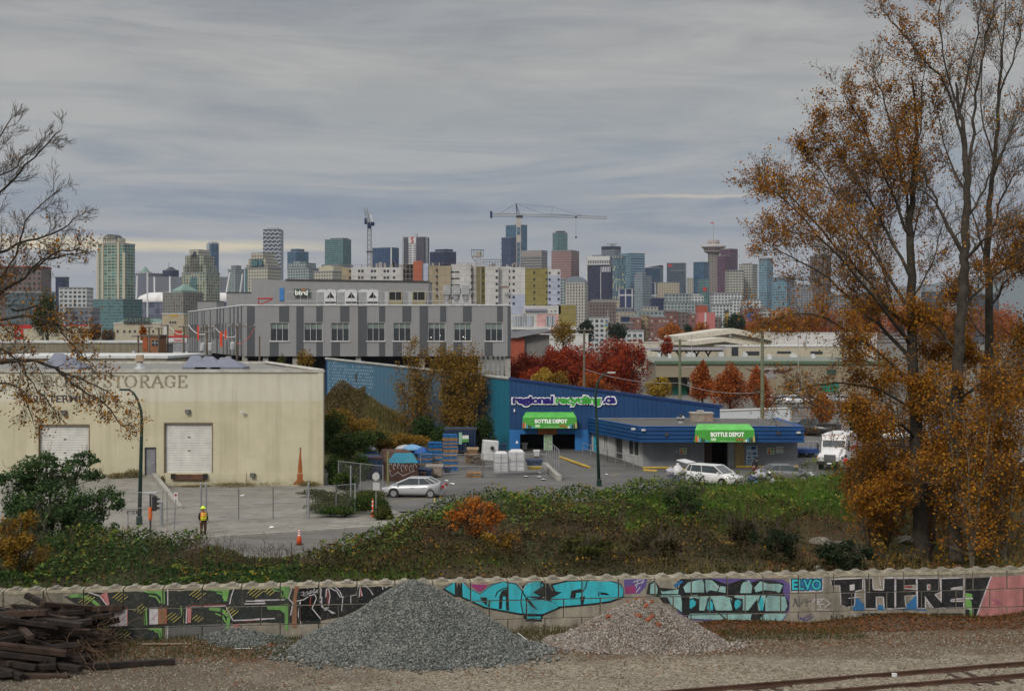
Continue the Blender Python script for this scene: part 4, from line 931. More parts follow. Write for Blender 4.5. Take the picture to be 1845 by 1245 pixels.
for i_,(px,py,hh_)in enumerate(((1200,757,.95),(1231,765,.45))):
 Yp=F*(H-FZ1+.28)/(py-HY)
 tag(MB().tube([(PX(px,Yp),Yp,FZ1-.03),(PX(px,Yp),Yp,FZ1-.03+hh_)],.07,8).lathe([(.14,0),(.02,.12)],(PX(px,Yp),Yp,FZ1-.03+hh_),8).build('vent_pipe',mat('pale_pipe',(.45,.45,.43)),None,loc=(PX(px,Yp),Yp,FZ1-.03)),('tall thin pale vent pipe on the annex roof' if i_==0 else 'short pale vent pipe near the front edge of the annex roof'),'vent pipe')
YB=187.0;SB=F/YB
def bx(px):return(px-CX)/SB
def bz(py):return H-(py-HY)/SB
bd=empty('office_block',(-17,YB,0),'grey panelled office block raised on columns with a roof deck of chillers','building')
def panelmat(name,col):
 g=NT(name);sx=g.n('ShaderNodeSeparateXYZ');g.l(g.tc(),sx.inputs[0]);sn=g.n('ShaderNodeSeparateXYZ');g.l(g.tc('Normal'),sn.inputs[0])
 u=g.m('ADD',sx.outputs[0],g.m('MULTIPLY',sx.outputs[1],.4))
 ln=g.m('MAXIMUM',g.m('LESS_THAN',g.m('FRACT',g.m('DIVIDE',g.m('ADD',u,400),.95)),.03),g.m('LESS_THAN',g.m('FRACT',g.m('DIVIDE',sx.outputs[2],3.4)),.008))
 c=g.ramp(g.noise(.25,4),[(.3,tuple(k*.93 for k in col)),(.7,tuple(k*1.06 for k in col))]);c=g.mix(g.m('MULTIPLY',ln,.35),c,tuple(k*.5 for k in col))
 return g.fin(c,.5,.1,.4)
PL=panelmat('light_grey_panel',(.25,.253,.258));PD=panelmat('dark_grey_panel_and_shade',(.075,.082,.092))
zT,zB=bz(551),bz(642)
wins=[(487,520),(548,581),(596.5,629),(661,693.5),(708.5,740.5),(771.5,802.5),(818,849),(874,905.5)]
ops=[(bx(a),bx(b),bz(614),bz(582))for a,b in wins]
XBL,XBR=bx(440),bx(919.5);YF,XF=246.0,-56.0
mb=MB();holes(mb,XBL,XBR,zB,zT,YB,YB+.4,ops);mb.build('front_wall',PL,bd)
mb=MB()
def dk(a,b,y0,y1):MB().box(bx(a),bx(b),YB-.03,YB-.001,bz(y1),bz(y0)).build('dark_panel',PD,bd)
for a,b in((445,459),(534,547),(645,661),(756,771.3),(914.5,919.5)):dk(a,b,551.5,641.5)  # last strip paints the corner pier's shadowed side in the dark panel colour
for a,b in((503,521),(570,581.5),(613,629.5),(683,694),(725,741),(793,804),(834,850),(895.5,906)):dk(a,b,551.5,580)
for a,b in((486,502),(570,581.5),(597,612.5),(683,694),(708,724),(793,804),(817,833),(873,888)):dk(a,b,617,641.5)
mb=MB();mb.box(XBR,XBR+.02,YB,YB+45,zB,zT);mb.build('right_wall',PD,bd)  # right side coloured dark, its shadow put into the wall colour
nx_=Vector((XF-XBL,YF-YB,0))
def side(t0,t1,z0,z1,o,m_,nm='side_wall'):
 nn=Vector((-nx_.y,nx_.x,0)).normalized();a=Vector((XBL,YB,0))+nx_*t0+nn*o;b=Vector((XBL,YB,0))+nx_*t1+nn*o
 return[(a.x,a.y,z0),(b.x,b.y,z0),(b.x,b.y,z1),(a.x,a.y,z1)]
mb=MB();mb.add(side(0,1,zB,zT,0,PL),[(0,1,2,3)]);mb.build('side_wall',PL,bd,fix=False)
mb=MB();mb2=MB();rr=random.Random(8);t_=.03
while t_<.97:
 w_=rr.uniform(.012,.022)
 if rr.random()<.5:mb.add(side(t_,t_+w_,zB,zT,.04,PD),[(0,1,2,3)])
 else:mb.add(side(t_,t_+w_,zB if rr.random()<.5 else 12.2,11 if rr.random()<.5 else zT,.04,PD),[(0,1,2,3)])
 if rr.random()<.6:mb2.add(side(t_+w_+.008,t_+w_+.02,11.2,13.4,.05,PD),[(0,1,2,3)])
 t_+=w_+rr.uniform(.03,.045)
mb.build('dark_panels',PD,bd,fix=False);mb2.build('side_glazing',GLD,bd,fix=False)
mb=MB();mb.add([(XBL,YB+.4,zT-.2),(XBR,YB+.4,zT-.2),(XBR,YB+45,zT-.2),(XF+12,YF,zT-.2),(XF,YF,zT-.2)],[(0,1,2,3,4)]);mb.build('roof',mat('grey_roof_membrane',(.2,.195,.18)),bd,fix=False)
mb=MB();mb.box(XBL-.1,XBR+.1,YB-.1,YB+.45,zT,zT+.16);a_=side(0,1,0,0,.05,PL);mb.tube([(XBL,YB,zT+.08),(XF,YF,zT+.08)],.1,4);mb.build('coping',mat('white_coping',(.55,.56,.56),.5,var=.2),bd)
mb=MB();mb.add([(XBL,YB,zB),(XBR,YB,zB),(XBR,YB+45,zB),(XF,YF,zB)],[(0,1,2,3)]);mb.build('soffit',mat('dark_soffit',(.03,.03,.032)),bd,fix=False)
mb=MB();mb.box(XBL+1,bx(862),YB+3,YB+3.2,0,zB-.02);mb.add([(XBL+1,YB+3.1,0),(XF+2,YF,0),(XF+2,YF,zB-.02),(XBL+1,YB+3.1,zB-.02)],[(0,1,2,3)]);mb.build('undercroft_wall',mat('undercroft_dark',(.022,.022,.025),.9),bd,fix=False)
COLM=mat('concrete_column',(.30,.295,.28),.9,streak=.3)
for px in(340,368,410,440,477.5,531,645,760,915):
 MB().box(bx(px)-.35,bx(px)+.35,YB+.4,YB+1.1,0,zB-.01).build('column',COLM,bd)
for px in(863,871,879,889,897,905):
 MB().box(bx(px)-.14,bx(px)+.14,YB+.6,YB+.9,0,zB-.01).build('steel_post',mat('galv_post',(.25,.26,.27),.6),bd)
FRM=mat('window_frame_pale',(.42,.43,.44),.4);BLD=mat('grey_green_blind',(.16,.20,.185),.7)
for a,b in wins:
 x0,x1,z0,z1=bx(a),bx(b),bz(614),bz(582)
 w_=MB().box(x0,x1,YB+.22,YB+.25,z0,z1).build('window',GLD,bd)
 mb=MB();
 for k in range(4):xx=lerp(x0,x1-.07,k/3);mb.box(xx,xx+.07,YB+.08,YB+.215,z0,z1)
 mb.box(x0+.07,x1-.07,YB+.09,YB+.21,z1-.07,z1);mb.build('frame',FRM,w_)
 MB().box(x0-.1,x1+.1,YB-.14,YB+.07,z0-.13,z0-.003).build('sill',mat('sill_white',(.62,.62,.62),.4),w_)
 MB().box(x0+.08,x1-.08,YB+.20,YB+.214,lerp(z1,z0,random.uniform(.30,.38)),z1-.075).build('blind',BLD,w_)
 if a>770:
  mb=MB();
  for _ in range(2):q=(random.uniform(x0+.3,x1-.3),YB+.19,random.uniform(z0+.2,z0+.9));mb.lathe([(.05,-.05),(.07,0),(.05,.05)],q,8)
  if a<870:mb.build('ceiling_lamp_glow',emis('lamp_glow',(1,.95,.85),1.2),w_)
YP=199.0;SP=F/YP
def qx(px):return(px-CX)/SP
def qz(py):return H-(py-HY)/SP
PH=mat('penthouse_grey',(.235,.24,.25),.6,var=.06,streak=.15)
mb=MB();zr=zT-.2
mb.prism([(qx(453),zr),(qx(772),zr),(qx(772),qz(508.5)),(qx(515),qz(505)),(qx(453),qz(503.5))],YP,YP+9,'xz');
pe=mb.build('penthouse',PH,bd);MB().prism([(qx(514),qz(505.3)),(qx(772.5),qz(508.8)),(qx(772.5),qz(506.2)),(qx(514),qz(503))],YP-.15,YP+9.1,'xz').build('dark_cap',DKM,pe)
mb=MB();Yq=225;mb.box(PX(408,Yq),PX(458,Yq),Yq,Yq+8,zr,PZ(528,Yq));o_=mb.build('stair_tower',PH,bd);MB().box(PX(407,Yq),PX(459,Yq),Yq-.1,Yq+8.1,PZ(528,Yq),PZ(526.5,Yq)).build('dark_cap',DKM,o_)
mb=MB();Yq=238;mb.box(PX(356,Yq),PX(390,Yq),Yq,Yq+6,zr,PZ(543,Yq));o_=mb.build('roof_enclosure',PH,bd);MB().box(PX(355,Yq),PX(391,Yq),Yq-.1,Yq+6.1,PZ(543,Yq),PZ(542,Yq)).build('dark_cap',DKM,o_)
sg=tag(MB().box(qx(530),qx(558),YP-.45,YP-.3,qz(533.5),qz(521)).build('company_sign',mat('sign_dark_green',(.012,.055,.03),.5),None,loc=(qx(544),YP-.4,qz(533.5))),'dark green square sign with white lettering on the roof penthouse','sign')
text_rect('lettering','bird',qx(532.5),qx(555.5),qz(532),qz(523),YP-.47,mat('letter_white',(.85,.85,.82)),sg,bold=.03)
MB().box(qx(544),qx(551),YP-.47,YP-.455,qz(524),qz(521.8)).build('orange_mark',mat('mark_orange',(.5,.16,.03)),sg)
tag(MB().box(qx(504),qx(511.5),YP-.12,YP-.02,qz(542),qz(519)).build('banner',mat('banner_blue',(.04,.17,.42),.6),None,loc=(qx(504),YP-.1,qz(542))),'tall plain blue banner on the penthouse left of the green sign','banner')
def sy(px,Y=190.5):return PX(px,Y)
Yc=190.5
WHM=mat('unit_white',(.55,.56,.57),.5,var=.1);TANM=mat('unit_tan',(.30,.26,.16),.6)
ch0=None
for i_,px in enumerate((587,624.5,663)):
 t0=empty('chiller',(PX(px,Yc),Yc,zT-.15),('first','second','third')[i_]+' white rooftop chiller from the green sign','chiller','white chillers on the office roof')
 x=PX(px,Yc);z1=PZ(523,Yc);z0=zT-.15
 MB().box(x-1.25,x+1.35,Yc+.2,Yc+2.4,z0+.3,z1).build('casing',WHM,t0)
 MB().add([(x+.6+.0,Yc+.19,z1-.25),(x+1.15,Yc+.19,z0+1.25),(x+.05,Yc+.19,z0+1.25)],[(0,1,2)]).box(x-.1,x+1.3,Yc+.17,Yc+.195,z0+.55,z0+.75).build('coil_opening',mat('black_rubber',(.02,.02,.02)),t0,fix=False)
 MB().box(x-1.2,x-.3,Yc+.14,Yc+.19,z0+.5,z1-.3).build('side_grille',mat('grille_grey',(.28,.29,.3)),t0)
 mb=MB();
 for fx in(-.6,.6):mb.lathe([(.5,0),(.55,.12),(.45,.15)],(x+fx,Yc+1.3,z1),14)
 mb.build('fan',mat('galvanised',(.42,.43,.44)),t0)
for i_,px in enumerate((713,756)):
 x=PX(px,Yc);z1=PZ(524,Yc);z0=zT-.15
 t0=empty('air_handler',(x,Yc,z0),('tan rooftop air unit with a black grille beside the chillers','tan rooftop air unit with a black grille nearest the right end of the penthouse')[i_],'air handler','tan air handlers')
 MB().box(x-1.0,x+.85,Yc+.2,Yc+2,z0,z1).build('casing',TANM,t0);MB().box(x-.85,x+.7,Yc+.14,Yc+.195,z0+1.05,z1-.1).build('grille',mat('black_rubber',(.02,.02,.02)),t0)
 MB().box(x-1.5,x-1.02,Yc+.2,Yc+1.8,z0,z1-.1).build('duct',mat('galvanised',(.42,.43,.44)),t0)
t0=empty('duct_cluster',(PX(825,Yc),Yc,zT-.15),'cluster of silvery domed ventilation ducts at the right of the office roof','ducts')
DUC=mat('duct_silver',(.33,.34,.35),.45,.2)
for px in(805,822,839):
 x=PX(px,Yc);mb=MB();mb.box(x-.5,x+.5,Yc+.3,Yc+1.5,zT+1.55,PZ(514,Yc));mb.lathe([(.12,-1.1),(.4,-.7),(.5,-.1),(.45,0)],(x,Yc+.9,zT+1.6),12);mb.lathe([(.3,0),(.42,.35),(.3,.6),(.1,.75)],(x,Yc+.9,zT-.1),10)
 d_=mb.build('duct',DUC,t0);MB().tube([(x+.52,Yc+.3,zT+1.65),(x+.62,Yc+.25,zT+2.0),(x+.52,Yc+.3,zT+2.35)],.07,5).build('dark_hatch',DKM,d_)
MB().box(PX(790,Yc),PX(856,Yc),Yc+.2,Yc+1.8,zT-.15,zT+.35).build('base_frame',DUC,t0)
mb=MB();a_,b_=PX(515,189),PX(858,189);n_=26
for k in range(n_+1):x=lerp(a_,b_,k/n_);mb.tube([(x,189,zT),(x,189,zT+1.9)],.035,4)
for z in(.65,1.9):mb.tube([(a_,189,zT+z),(b_,189,zT+z)],.035,4)
tag(mb.build('guard_rail',mat('galvanised',(.42,.43,.44)),None,loc=(a_,189,zT)),'galvanised guard rail along the front of the office roof','railing')
mb=MB();x=PX(478,192);mb.tube([(PX(466,192),192,zT),(PX(466,192),192,PZ(541,192))],.08,5);mb.tube([(PX(464,192),192,PZ(538,192)),(PX(492,192),192,PZ(538,192))],.12,5);mb.tube([(PX(466,192),192,zT+.2),(PX(490,192),192,PZ(540,192))],.08,5)
tag(mb.build('roof_hoist',mat('hoist_red',(.35,.03,.03),.5),None,loc=(x,192,zT)),'small red hoist arm at the left end of the office roof','hoist')
def tower(label,x0,xc,x1,yt,Y,m,phi=38,cat='tower',depth=None,pent=None,name='tower',base=0.0,ybase=None,cap=None,capm=None):
 """a tower seen between two bearings; xc is the bearing of its near corner (None: it faces us)"""
 zt=PZ(yt,Y);z0=base;X0,X1=PX(x0,Y),PX(x1,Y)
 if xc is None:
  wd=X1-X0;dp=depth or wd*.8;c=((X0+X1)/2,Y);ang=0.0
 else:
  ph=math.radians(phi);Xc=PX(xc,Y);a=(Xc-X0)/math.cos(ph);b=(X1-Xc)/math.sin(ph)
  wd,dp=a,b;ang=-ph
  c=None
 root=empty(name,(0,0,z0),label,cat,None)
 if xc is None:root.location=(c[0],Y,z0)
 else:
  root.rotation_euler=(0,0,ang);R=Vector((math.cos(ang),math.sin(ang),0));root.location=Vector((PX(xc,Y),Y,z0))-R*(wd/2)
 k=wloc(root)
 def P(mb,nm,m_,par=root):
  mb.v=[(v[0]+k.x,v[1]+k.y,v[2]+k.z)for v in mb.v];return mb.build(nm,m_,par)
 P(MB().box(-wd/2,wd/2,0,dp,0,zt-z0),'wall',m)
 P(MB().box(-wd/2-.3,wd/2+.3,-.3,dp+.3,zt-z0,zt-z0+.9),'parapet',capm or mat('city_trim',(.2,.21,.22)))
 if pent:
  for pp in pent:
   P(MB().box(lerp(-wd/2,wd/2,pp[0]),lerp(-wd/2,wd/2,pp[1]),dp*.2,dp*.8,zt-z0+.9,zt-z0+pp[2]*Y/F),'penthouse',pp[3]if len(pp)>3 else mat('city_mech',(.16,.165,.18)))
 return root,wd,dp,zt,P
f_=facade
BG=f_('glass_blue',(.05,.09,.14),(.035,.085,.15),1.8,3.5,.85,.8)
NV=f_('glass_navy',(.012,.018,.05),(.010,.018,.055),1.8,3.6,.85,.75)
GG=f_('glass_green',(.10,.17,.17),(.045,.11,.12),2.0,3.0,.8,.72)
GC=f_('green_cream',(.30,.28,.20),(.05,.12,.12),3.4,3.0,.62,.7,blind=(.16,.24,.22))
CR=f_('cream_stone',(.36,.34,.28),(.05,.075,.08),3.0,3.0,.5,.5)
CG=f_('grey_concrete',(.22,.21,.20),(.03,.04,.06),20.0,3.6,1.0,.38)
PK=f_('pink_granite',(.26,.155,.14),(.10,.07,.08),1.6,3.6,.6,.55)
LG=f_('grey_green_condo',(.26,.29,.29),(.06,.10,.11),3.4,3.0,.66,.6)
WC=f_('white_condo',(.42,.43,.43),(.05,.075,.09),3.2,3.0,.6,.58)
TN=f_('tan_block',(.32,.28,.21),(.06,.06,.06),3.2,3.2,.42,.4)
BK=f_('red_brick',(.17,.07,.055),(.09,.09,.09),3.0,3.2,.5,.5,blind=(.3,.3,.28))
BN=f_('brown_block',(.13,.095,.085),(.04,.045,.05),3.0,3.2,.5,.5)
DG=f_('dark_grey_glass',(.08,.10,.125),(.03,.05,.075),1.7,3.5,.8,.75)
PU=f_('purple_dark',(.018,.018,.05),(.012,.013,.04),1.7,3.6,.8,.8)
PR=f_('red_framed_glass',(.12,.035,.05),(.035,.045,.09),3.0,3.4,.7,.65)
STP=f_('striped_balconies',(.48,.50,.53),(.035,.05,.075),9.0,3.1,1.0,.48)
YS=f_('reflecting_glass',(.10,.15,.18),(.06,.13,.17),2.6,3.4,.9,.75,blind=(.42,.40,.24))
LB2=f_('pale_blue_glass',(.16,.23,.27),(.07,.15,.20),2.4,3.2,.8,.7)
WT_=mat('city_white',(.50,.51,.50));CT=mat('city_cream',(.40,.37,.28));DK2=mat('city_dark',(.04,.045,.055));GRT=mat('green_copper',(.16,.25,.21));LGT=mat('city_light_grey',(.34,.35,.36))
RED=mat('city_red',(.45,.03,.03));
r,wd,dp,zt,P=tower('tall green glass tower with cream edge columns and a round domed crown',170,224,236,440,1400,f_('green_balconies',(.27,.29,.21),(.04,.135,.135),4.6,3.0,.82,.64,blind=(.12,.24,.22)),24,pent=[(.14,.72,12,CT)])
Yt=1400;m_=Yt/F
mb=MB()
for fx in(-.5,-.32,.28,.5):mb.box(wd*fx-1.3,wd*fx+1.3,-.9,0,0,zt+(2 if abs(fx)<.4 else-8))
P(mb,'cream_column',CT)
mb=MB();w2=wd*.56;mb.box(-wd*.34,wd*.18,.5,dp*.7,zt,PZ(430,Yt));P(mb,'crown',CR)
mb=MB();cx_=-wd*.08;rad=wd*.24;mb.prism([(cx_+rad*math.cos(q),PZ(430,Yt)+rad*.62*math.sin(q))for q in[i*math.pi/14 for i in range(15)]],.3,dp*.7,'xz');P(mb,'dome',DK2)
mb=MB()
for k in range(7):q=(k+1)*math.pi/8;mb.tube([(cx_+rad*1.02*math.cos(q),.2,PZ(430,Yt)+rad*.64*math.sin(q)),(cx_+rad*.4*math.cos(q),.2,PZ(430,Yt)+rad*.1)],.35,4)
P(mb,'dome_rib',CT)
tower('wide green glass podium at the foot of the domed tower',160,222,243,540,1370,GG,22,cat='podium',pent=[(.02,.1,1,CT)])
r,wd,dp,zt,P=tower('distant grey hotel with a small pyramid roof left of the stadium masts',237,262,290,493,2300,f_('old_hotel',(.13,.14,.17),(.05,.06,.09),3,3.2,.5,.5),45)
P(MB().add([(-6,2,zt),(8,2,zt),(8,16,zt),(-6,16,zt),(1,9,zt+13)],[(0,1,4),(1,2,4),(2,3,4),(3,0,4)]),'pyramid_roof',GRT)
P(MB().box(-14,-4,2,12,zt,zt+4).box(10,16,2,12,zt,zt+3),'penthouse',LGT)
r,wd,dp,zt,P=tower('distant dark blue hotel block with a thin spire between the stadium masts',289,305,319,487,2300,NV,45)
P(MB().add([(-8,2,zt),(8,2,zt),(8,16,zt),(-8,16,zt),(-4,9,zt+6),(4,9,zt+6)],[(0,1,5,4),(1,2,5),(2,3,4,5),(3,0,4)]).tube([(-4,8,zt),(-4,8,zt+14)],.4,4),'hipped_roof',DK2)
tower('long low grey slab of blocks behind the stadium roof',262,None,330,500,2200,f_('grey_city',(.15,.16,.18),(.05,.06,.09),3,3.2,.6,.5),cat='city block')
st=empty('stadium',(PX(320,1700),1760,0),'white-roofed stadium with a ring of tall white masts','stadium')
c_=(PX(320,1700),1770.0);n_=48;ra,rb=PX(418,1700)-c_[0],60.0
def ring(k,r_,z):return[(c_[0]+ra*r_*math.cos(2*math.pi*i/n_),c_[1]+rb*r_*math.sin(2*math.pi*i/n_),z)for i in range(n_)]
def rings(levels):
 mb=MB();vs=[];
 for r_,z in levels:vs+=ring(0,r_,z)
 fs=[(j*n_+i,j*n_+(i+1)%n_,(j+1)*n_+(i+1)%n_,(j+1)*n_+i)for j in range(len(levels)-1)for i in range(n_)];fs.append(tuple((len(levels)-1)*n_+i for i in range(n_)))
 return mb.add(vs,fs)
zr0=PZ(544,1710)
rings([(1.0,0),(1.0,zr0)]).build('outer_wall',f_('stadium_wall',(.12,.13,.17),(.09,.10,.14),8,7,.96,.9),st)
rings([(1.02,zr0),(1.03,zr0+2),(.95,zr0+8),(.8,zr0+12),(.4,zr0+13)]).build('roof',mat('membrane_white',(.62,.60,.60),.6,var=.08),st,smooth=True)
mk=mat('mast_white',(.55,.56,.58))
for px,yt,py,lean in((247,497,535,-1.5),(265.6,492,558,0),(278,499,540,.6),(306,498,536,.4),(389,498,560,-3),(414,491,540,-11),(437,494,548,-9),(232,515,560,3)):
 Ym=1700 if py>545 else 1780;MB().tube([(PX(px,Ym),Ym,PZ(yt,Ym)),(PX(px+lean,Ym),Ym,PZ(py,Ym)-10)],1.0,6).build('mast',mk,st)
r,wd,dp,zt,P=tower('stepped cream and green apartment tower with a square crown, right of the stadium',322,372,389,492,1400,GC,26)
for a,b,y_,m__ in((.02,.95,478,GC),(.1,.85,460,GC),(.28,.66,449,CR)):P(MB().box(lerp(-wd/2,wd/2,a),lerp(-wd/2,wd/2,b),dp*.05,dp*.9,zt,PZ(y_,1400)),'upper_tier',m__)
P(MB().prism([(-wd*.12,PZ(461,1400)),(wd*.12,PZ(461,1400)),(wd*.05,PZ(456,1400)),(0,PZ(452,1400)),(-wd*.05,PZ(456,1400))],dp*.02-.5,dp*.05,'xz'),'gable_ornament',DK2)
P(MB().box(-wd*.14,wd*.12,-.6,-.05,10,zt-4),'green_bay',GG)
r,wd,dp,zt,P=tower('slim curved-top blue glass tower behind the stepped cream tower',370,381,392,440,2000,BG,45)
P(MB().box(-wd/2+1,wd/2,1,dp-1,zt,PZ(436,2000)).tube([(0,dp/2,zt),(0,dp/2,PZ(431,2000))],.3,4),'crown',LGT);P(MB().box(-wd/2-.1,wd*.1,-.4,-.05,0,zt),'pale_panel',mat('city_pale_blue',(.30,.34,.38)))
r,wd,dp,zt,P=tower('low green-roofed apartment block with a little pyramid roof before the stepped tower',287,330,356,528,1340,f_('green_brown',(.19,.15,.12),(.06,.12,.12),3.2,3,.6,.65),30)
P(MB().box(-wd*.1,wd*.38,1,dp*.9,zt,zt+2.5).add([(-wd*.1,1,zt+2.5),(wd*.38,1,zt+2.5),(wd*.38,dp*.9,zt+2.5),(-wd*.1,dp*.9,zt+2.5),(wd*.14,dp*.45,PZ(510,1340))],[(0,1,4),(1,2,4),(2,3,4),(3,0,4)]),'pyramid_roof',GRT)
r,wd,dp,zt,P=tower('distant grey stepped tower between the slim blue tower and the grey-cream one',408,424,437,486,2000,LG,40,pent=[(.2,.85,8)])
tower('low bluish block in the gap right of the stepped cream tower',389,None,412,500,2100,f_('grey_city',(.15,.16,.18),(.05,.06,.09)),cat='city block')
r,wd,dp,zt,P=tower('grey-cream stepped apartment tower with rounded shoulders behind the office block',437,482,500,483,1300,CR,26)
for a,b,y_ in((.03,.97,476),(.12,.9,466),(.24,.76,455)):P(MB().box(lerp(-wd/2,wd/2,a),lerp(-wd/2,wd/2,b),dp*.05,dp*.95,zt,PZ(y_,1300)),'upper_tier',CR)
P(MB().box(-wd*.2,wd*.08,-.5,-.05,PZ(479,1300),PZ(468,1300)).box(wd*.12,wd*.28,-.5,-.05,PZ(479,1300),PZ(468,1300)).box(-wd*.48,-wd*.38,-.5,-.05,8,PZ(484,1300)),'tall_window',mat('city_teal_glass',(.06,.13,.14),.15))
r,wd,dp,zt,P=tower('tall slim tower wrapped in wavy white balconies, tallest at the left of the skyline',474,None,506,414,2600,f_('wavy_core',(.06,.075,.10),(.03,.045,.07),3,3.1,.8,.8),depth=30)
mb=MB();z=20;k_=0
while z<zt:
 n2=16
 for i in range(n2):
  a=lerp(-wd/2,wd/2,i/n2);b=lerp(-wd/2,wd/2,(i+1)/n2);w1=1.4*math.sin(i*1.57+k_*1.3);mb.box(a,b,-1.6-w1*.5,0,z+w1,z+w1+2.2)
 z+=7.0;k_+=1
P(mb,'wavy_balconies',mat('balcony_white',(.50,.52,.56)));P(MB().box(-wd*.3,wd*.3,4,24,zt,zt+4).tube([(0,10,zt),(0,10,zt+9)],.4,4),'penthouse',LGT)
tower('mid-height blue glass tower right of the wavy white tower',515,534,553,454,1950,BG,42,pent=[(.1,.8,6,BG)])
r,wd,dp,zt,P=tower('pale green and white terraced block under the blue glass tower',514,556,573,484,1500,LG,30,cat='apartment block')
P(MB().box(-wd*.5,wd*.3,2,dp,zt,PZ(473,1500)).box(-wd*.3,0,3,dp*.8,PZ(473,1500),PZ(470,1500)),'upper_tier',LG)
r,wd,dp,zt,P=tower('cream stepped block left of the long white building under construction',562,600,622,490,1300,CR,30,cat='apartment block')
P(MB().box(-wd*.3,wd*.45,2,dp,zt,PZ(480,1300)).box(-wd*.1,wd*.3,3,dp,PZ(480,1300),PZ(478,1300)),'upper_tier',CT)
r,wd,dp,zt,P=tower('broad green glass tower with a flat top left of the luffing crane',583,618,630,431.5,2200,GG,26,pent=[(.2,.95,3,DK2)])
tower('dark low slab under the broad green glass tower',580,None,632,478,2150,DG,cat='city block')
r,wd,dp,zt,P=tower('dark blue glass tower with one white vertical stripe behind the luffing crane',669,706,717,446.5,2200,f_('deep_blue_glass',(.02,.05,.11),(.016,.045,.11),1.8,3.6,.9,.8),26)
P(MB().box(wd/2-2.0,wd/2,-.5,0,0,zt),'white_stripe',WT_)
r,wd,dp,zt,P=tower('dark tower with white corner strips carrying a red letter at the top',724,763,772,427.5,2250,f_('brown_bank_glass',(.045,.04,.055),(.06,.05,.07),1.6,3.5,.6,.8),20)
P(MB().box(-wd*.5,-wd*.44,-.5,0,0,zt).box(-wd*.06-5,-wd*.06+8,-1.0,-.02,0,zt),'white_strip',f_('strip_windows',(.5,.5,.5),(.05,.05,.06),13.5,3.6,.8,.42))
P(MB().box(-wd*.06-5,-wd*.06+8,-1.2,-1.0,PZ(439,2250),zt),'sign_panel',WT_);P(MB().box(wd/2,wd/2+.4,dp*.35,dp*.7,0,zt),'side_strip',f_('strip_windows',(.5,.5,.5),(.05,.05,.06)))
k=wloc(r);sgn=MB()
sx0=-wd*.06-1.5
s_pts=[(3.2,8.6),(2.6,10),(.6,10.4),(-1,9),(-.6,7),(1.2,5.6),(2.8,4.2),(2.8,2.2),(.8,1.0),(-1.4,1.8)]
sgn.tube([(sx0+2.2+a*.9,-1.5,PZ(438,2250)+b*.85)for a,b in s_pts],.95,6);P(sgn,'red_letter',RED)
P(MB().tube([(-wd*.1,dp/2,zt),(-wd*.1,dp/2,zt+9)],.35,4).tube([(wd*.05,dp/2,zt),(wd*.05,dp/2,zt+8)],.35,4).box(wd*.02,wd*.14,4,8,zt+2,zt+6),'antenna',LGT)
tower('wide navy office block with a low penthouse right of the tower with red letters',773,800,821,453.5,2200,NV,42,pent=[(.2,.95,5,NV)])
def lattice(mb,a,b,w_,n_,r_=.12):
 a,b=Vector(a),Vector(b);d=(b-a).normalized();u=d.cross(Vector((0,1,0))if abs(d.y)<.9 else Vector((0,0,1))).normalized();v=d.cross(u)
 cs_=[(u*sx_+v*sy_)*w_/2 for sx_,sy_ in((-1,-1),(1,-1),(1,1),(-1,1))]
 for c in cs_:mb.tube([a+c,b+c],r_,3,cap=False)
 for i in range(n_):
  p,q=a.lerp(b,i/n_),a.lerp(b,(i+1)/n_)
  for j in range(4):mb.tube([p+cs_[j],q+cs_[(j+1)%4]],r_*.6,3,cap=False)
YC=900
cr=empty('tower_crane',(PX(665,YC),YC,0),'white luffing tower crane seen end on with a dark blue cab, left crane','crane')
mb=MB();x=PX(665.5,YC);lattice(mb,(x,YC,0),(x,YC,PZ(412,YC)),2.3,26,.28);mb.build('mast',mat('crane_mast_grey',(.22,.22,.23)),cr)
mb=MB();lattice(mb,(x+.2,YC-2,PZ(404,YC)),(x-.2,YC-22,PZ(381,YC)),1.8,10,.17);lattice(mb,(x+2.0,YC,PZ(404,YC)),(x+.7,YC+2,PZ(386,YC)),.8,5,.12);mb.tube([(x+1,YC,PZ(385,YC)),(x+4.2,YC,PZ(402,YC))],.07,3);mb.build('jib',mat('crane_white',(.5,.51,.52)),cr)
MB().box(x-3.0,x+3.0,YC-2,YC+3,PZ(404,YC),PZ(400.5,YC)).box(x-2.9,x-.9,YC-2.5,YC,PZ(400.5,YC),PZ(394,YC)).box(x+1.4,x+3.0,YC-1,YC+2,PZ(407,YC),PZ(401,YC)).box(x-1.2,x+1.2,YC-1.2,YC+1.2,PZ(412,YC),PZ(404,YC)).build('cab',mat('crane_navy',(.015,.03,.09)),cr)
MB().box(x-1.7,x+1.7,YC-1.7,YC+1.7,PZ(455,YC),PZ(453,YC)).build('collar',DK2,cr)
YC=700
cr=empty('tower_crane',(PX(934,YC),YC,0),'long horizontal tower crane over the panelled apartment block, its hook hanging on the right','crane')
x=PX(934.5,YC);CW=mat('crane_grey',(.36,.35,.33))
mb=MB();lattice(mb,(x,YC,0),(x,YC,PZ(392,YC)),2.0,26,.16);mb.build('mast',CW,cr)
for ya_,yb_ in((410,393),(437,424)):MB().box(x-1.05,x+1.05,YC-1.1,YC-1.0,PZ(ya_,YC),PZ(yb_,YC)).build('mast_cladding',mat('crane_panel',(.38,.35,.32)),cr)
mb=MB();zj=PZ(387.5,YC);lattice(mb,(PX(884,YC),YC,zj-.2),(x,YC,zj),1.3,14,.12);lattice(mb,(x,YC,zj),(PX(1095,YC),YC+8,PZ(390,YC)),1.1,40,.10)
mb.build('jib',CW,cr)
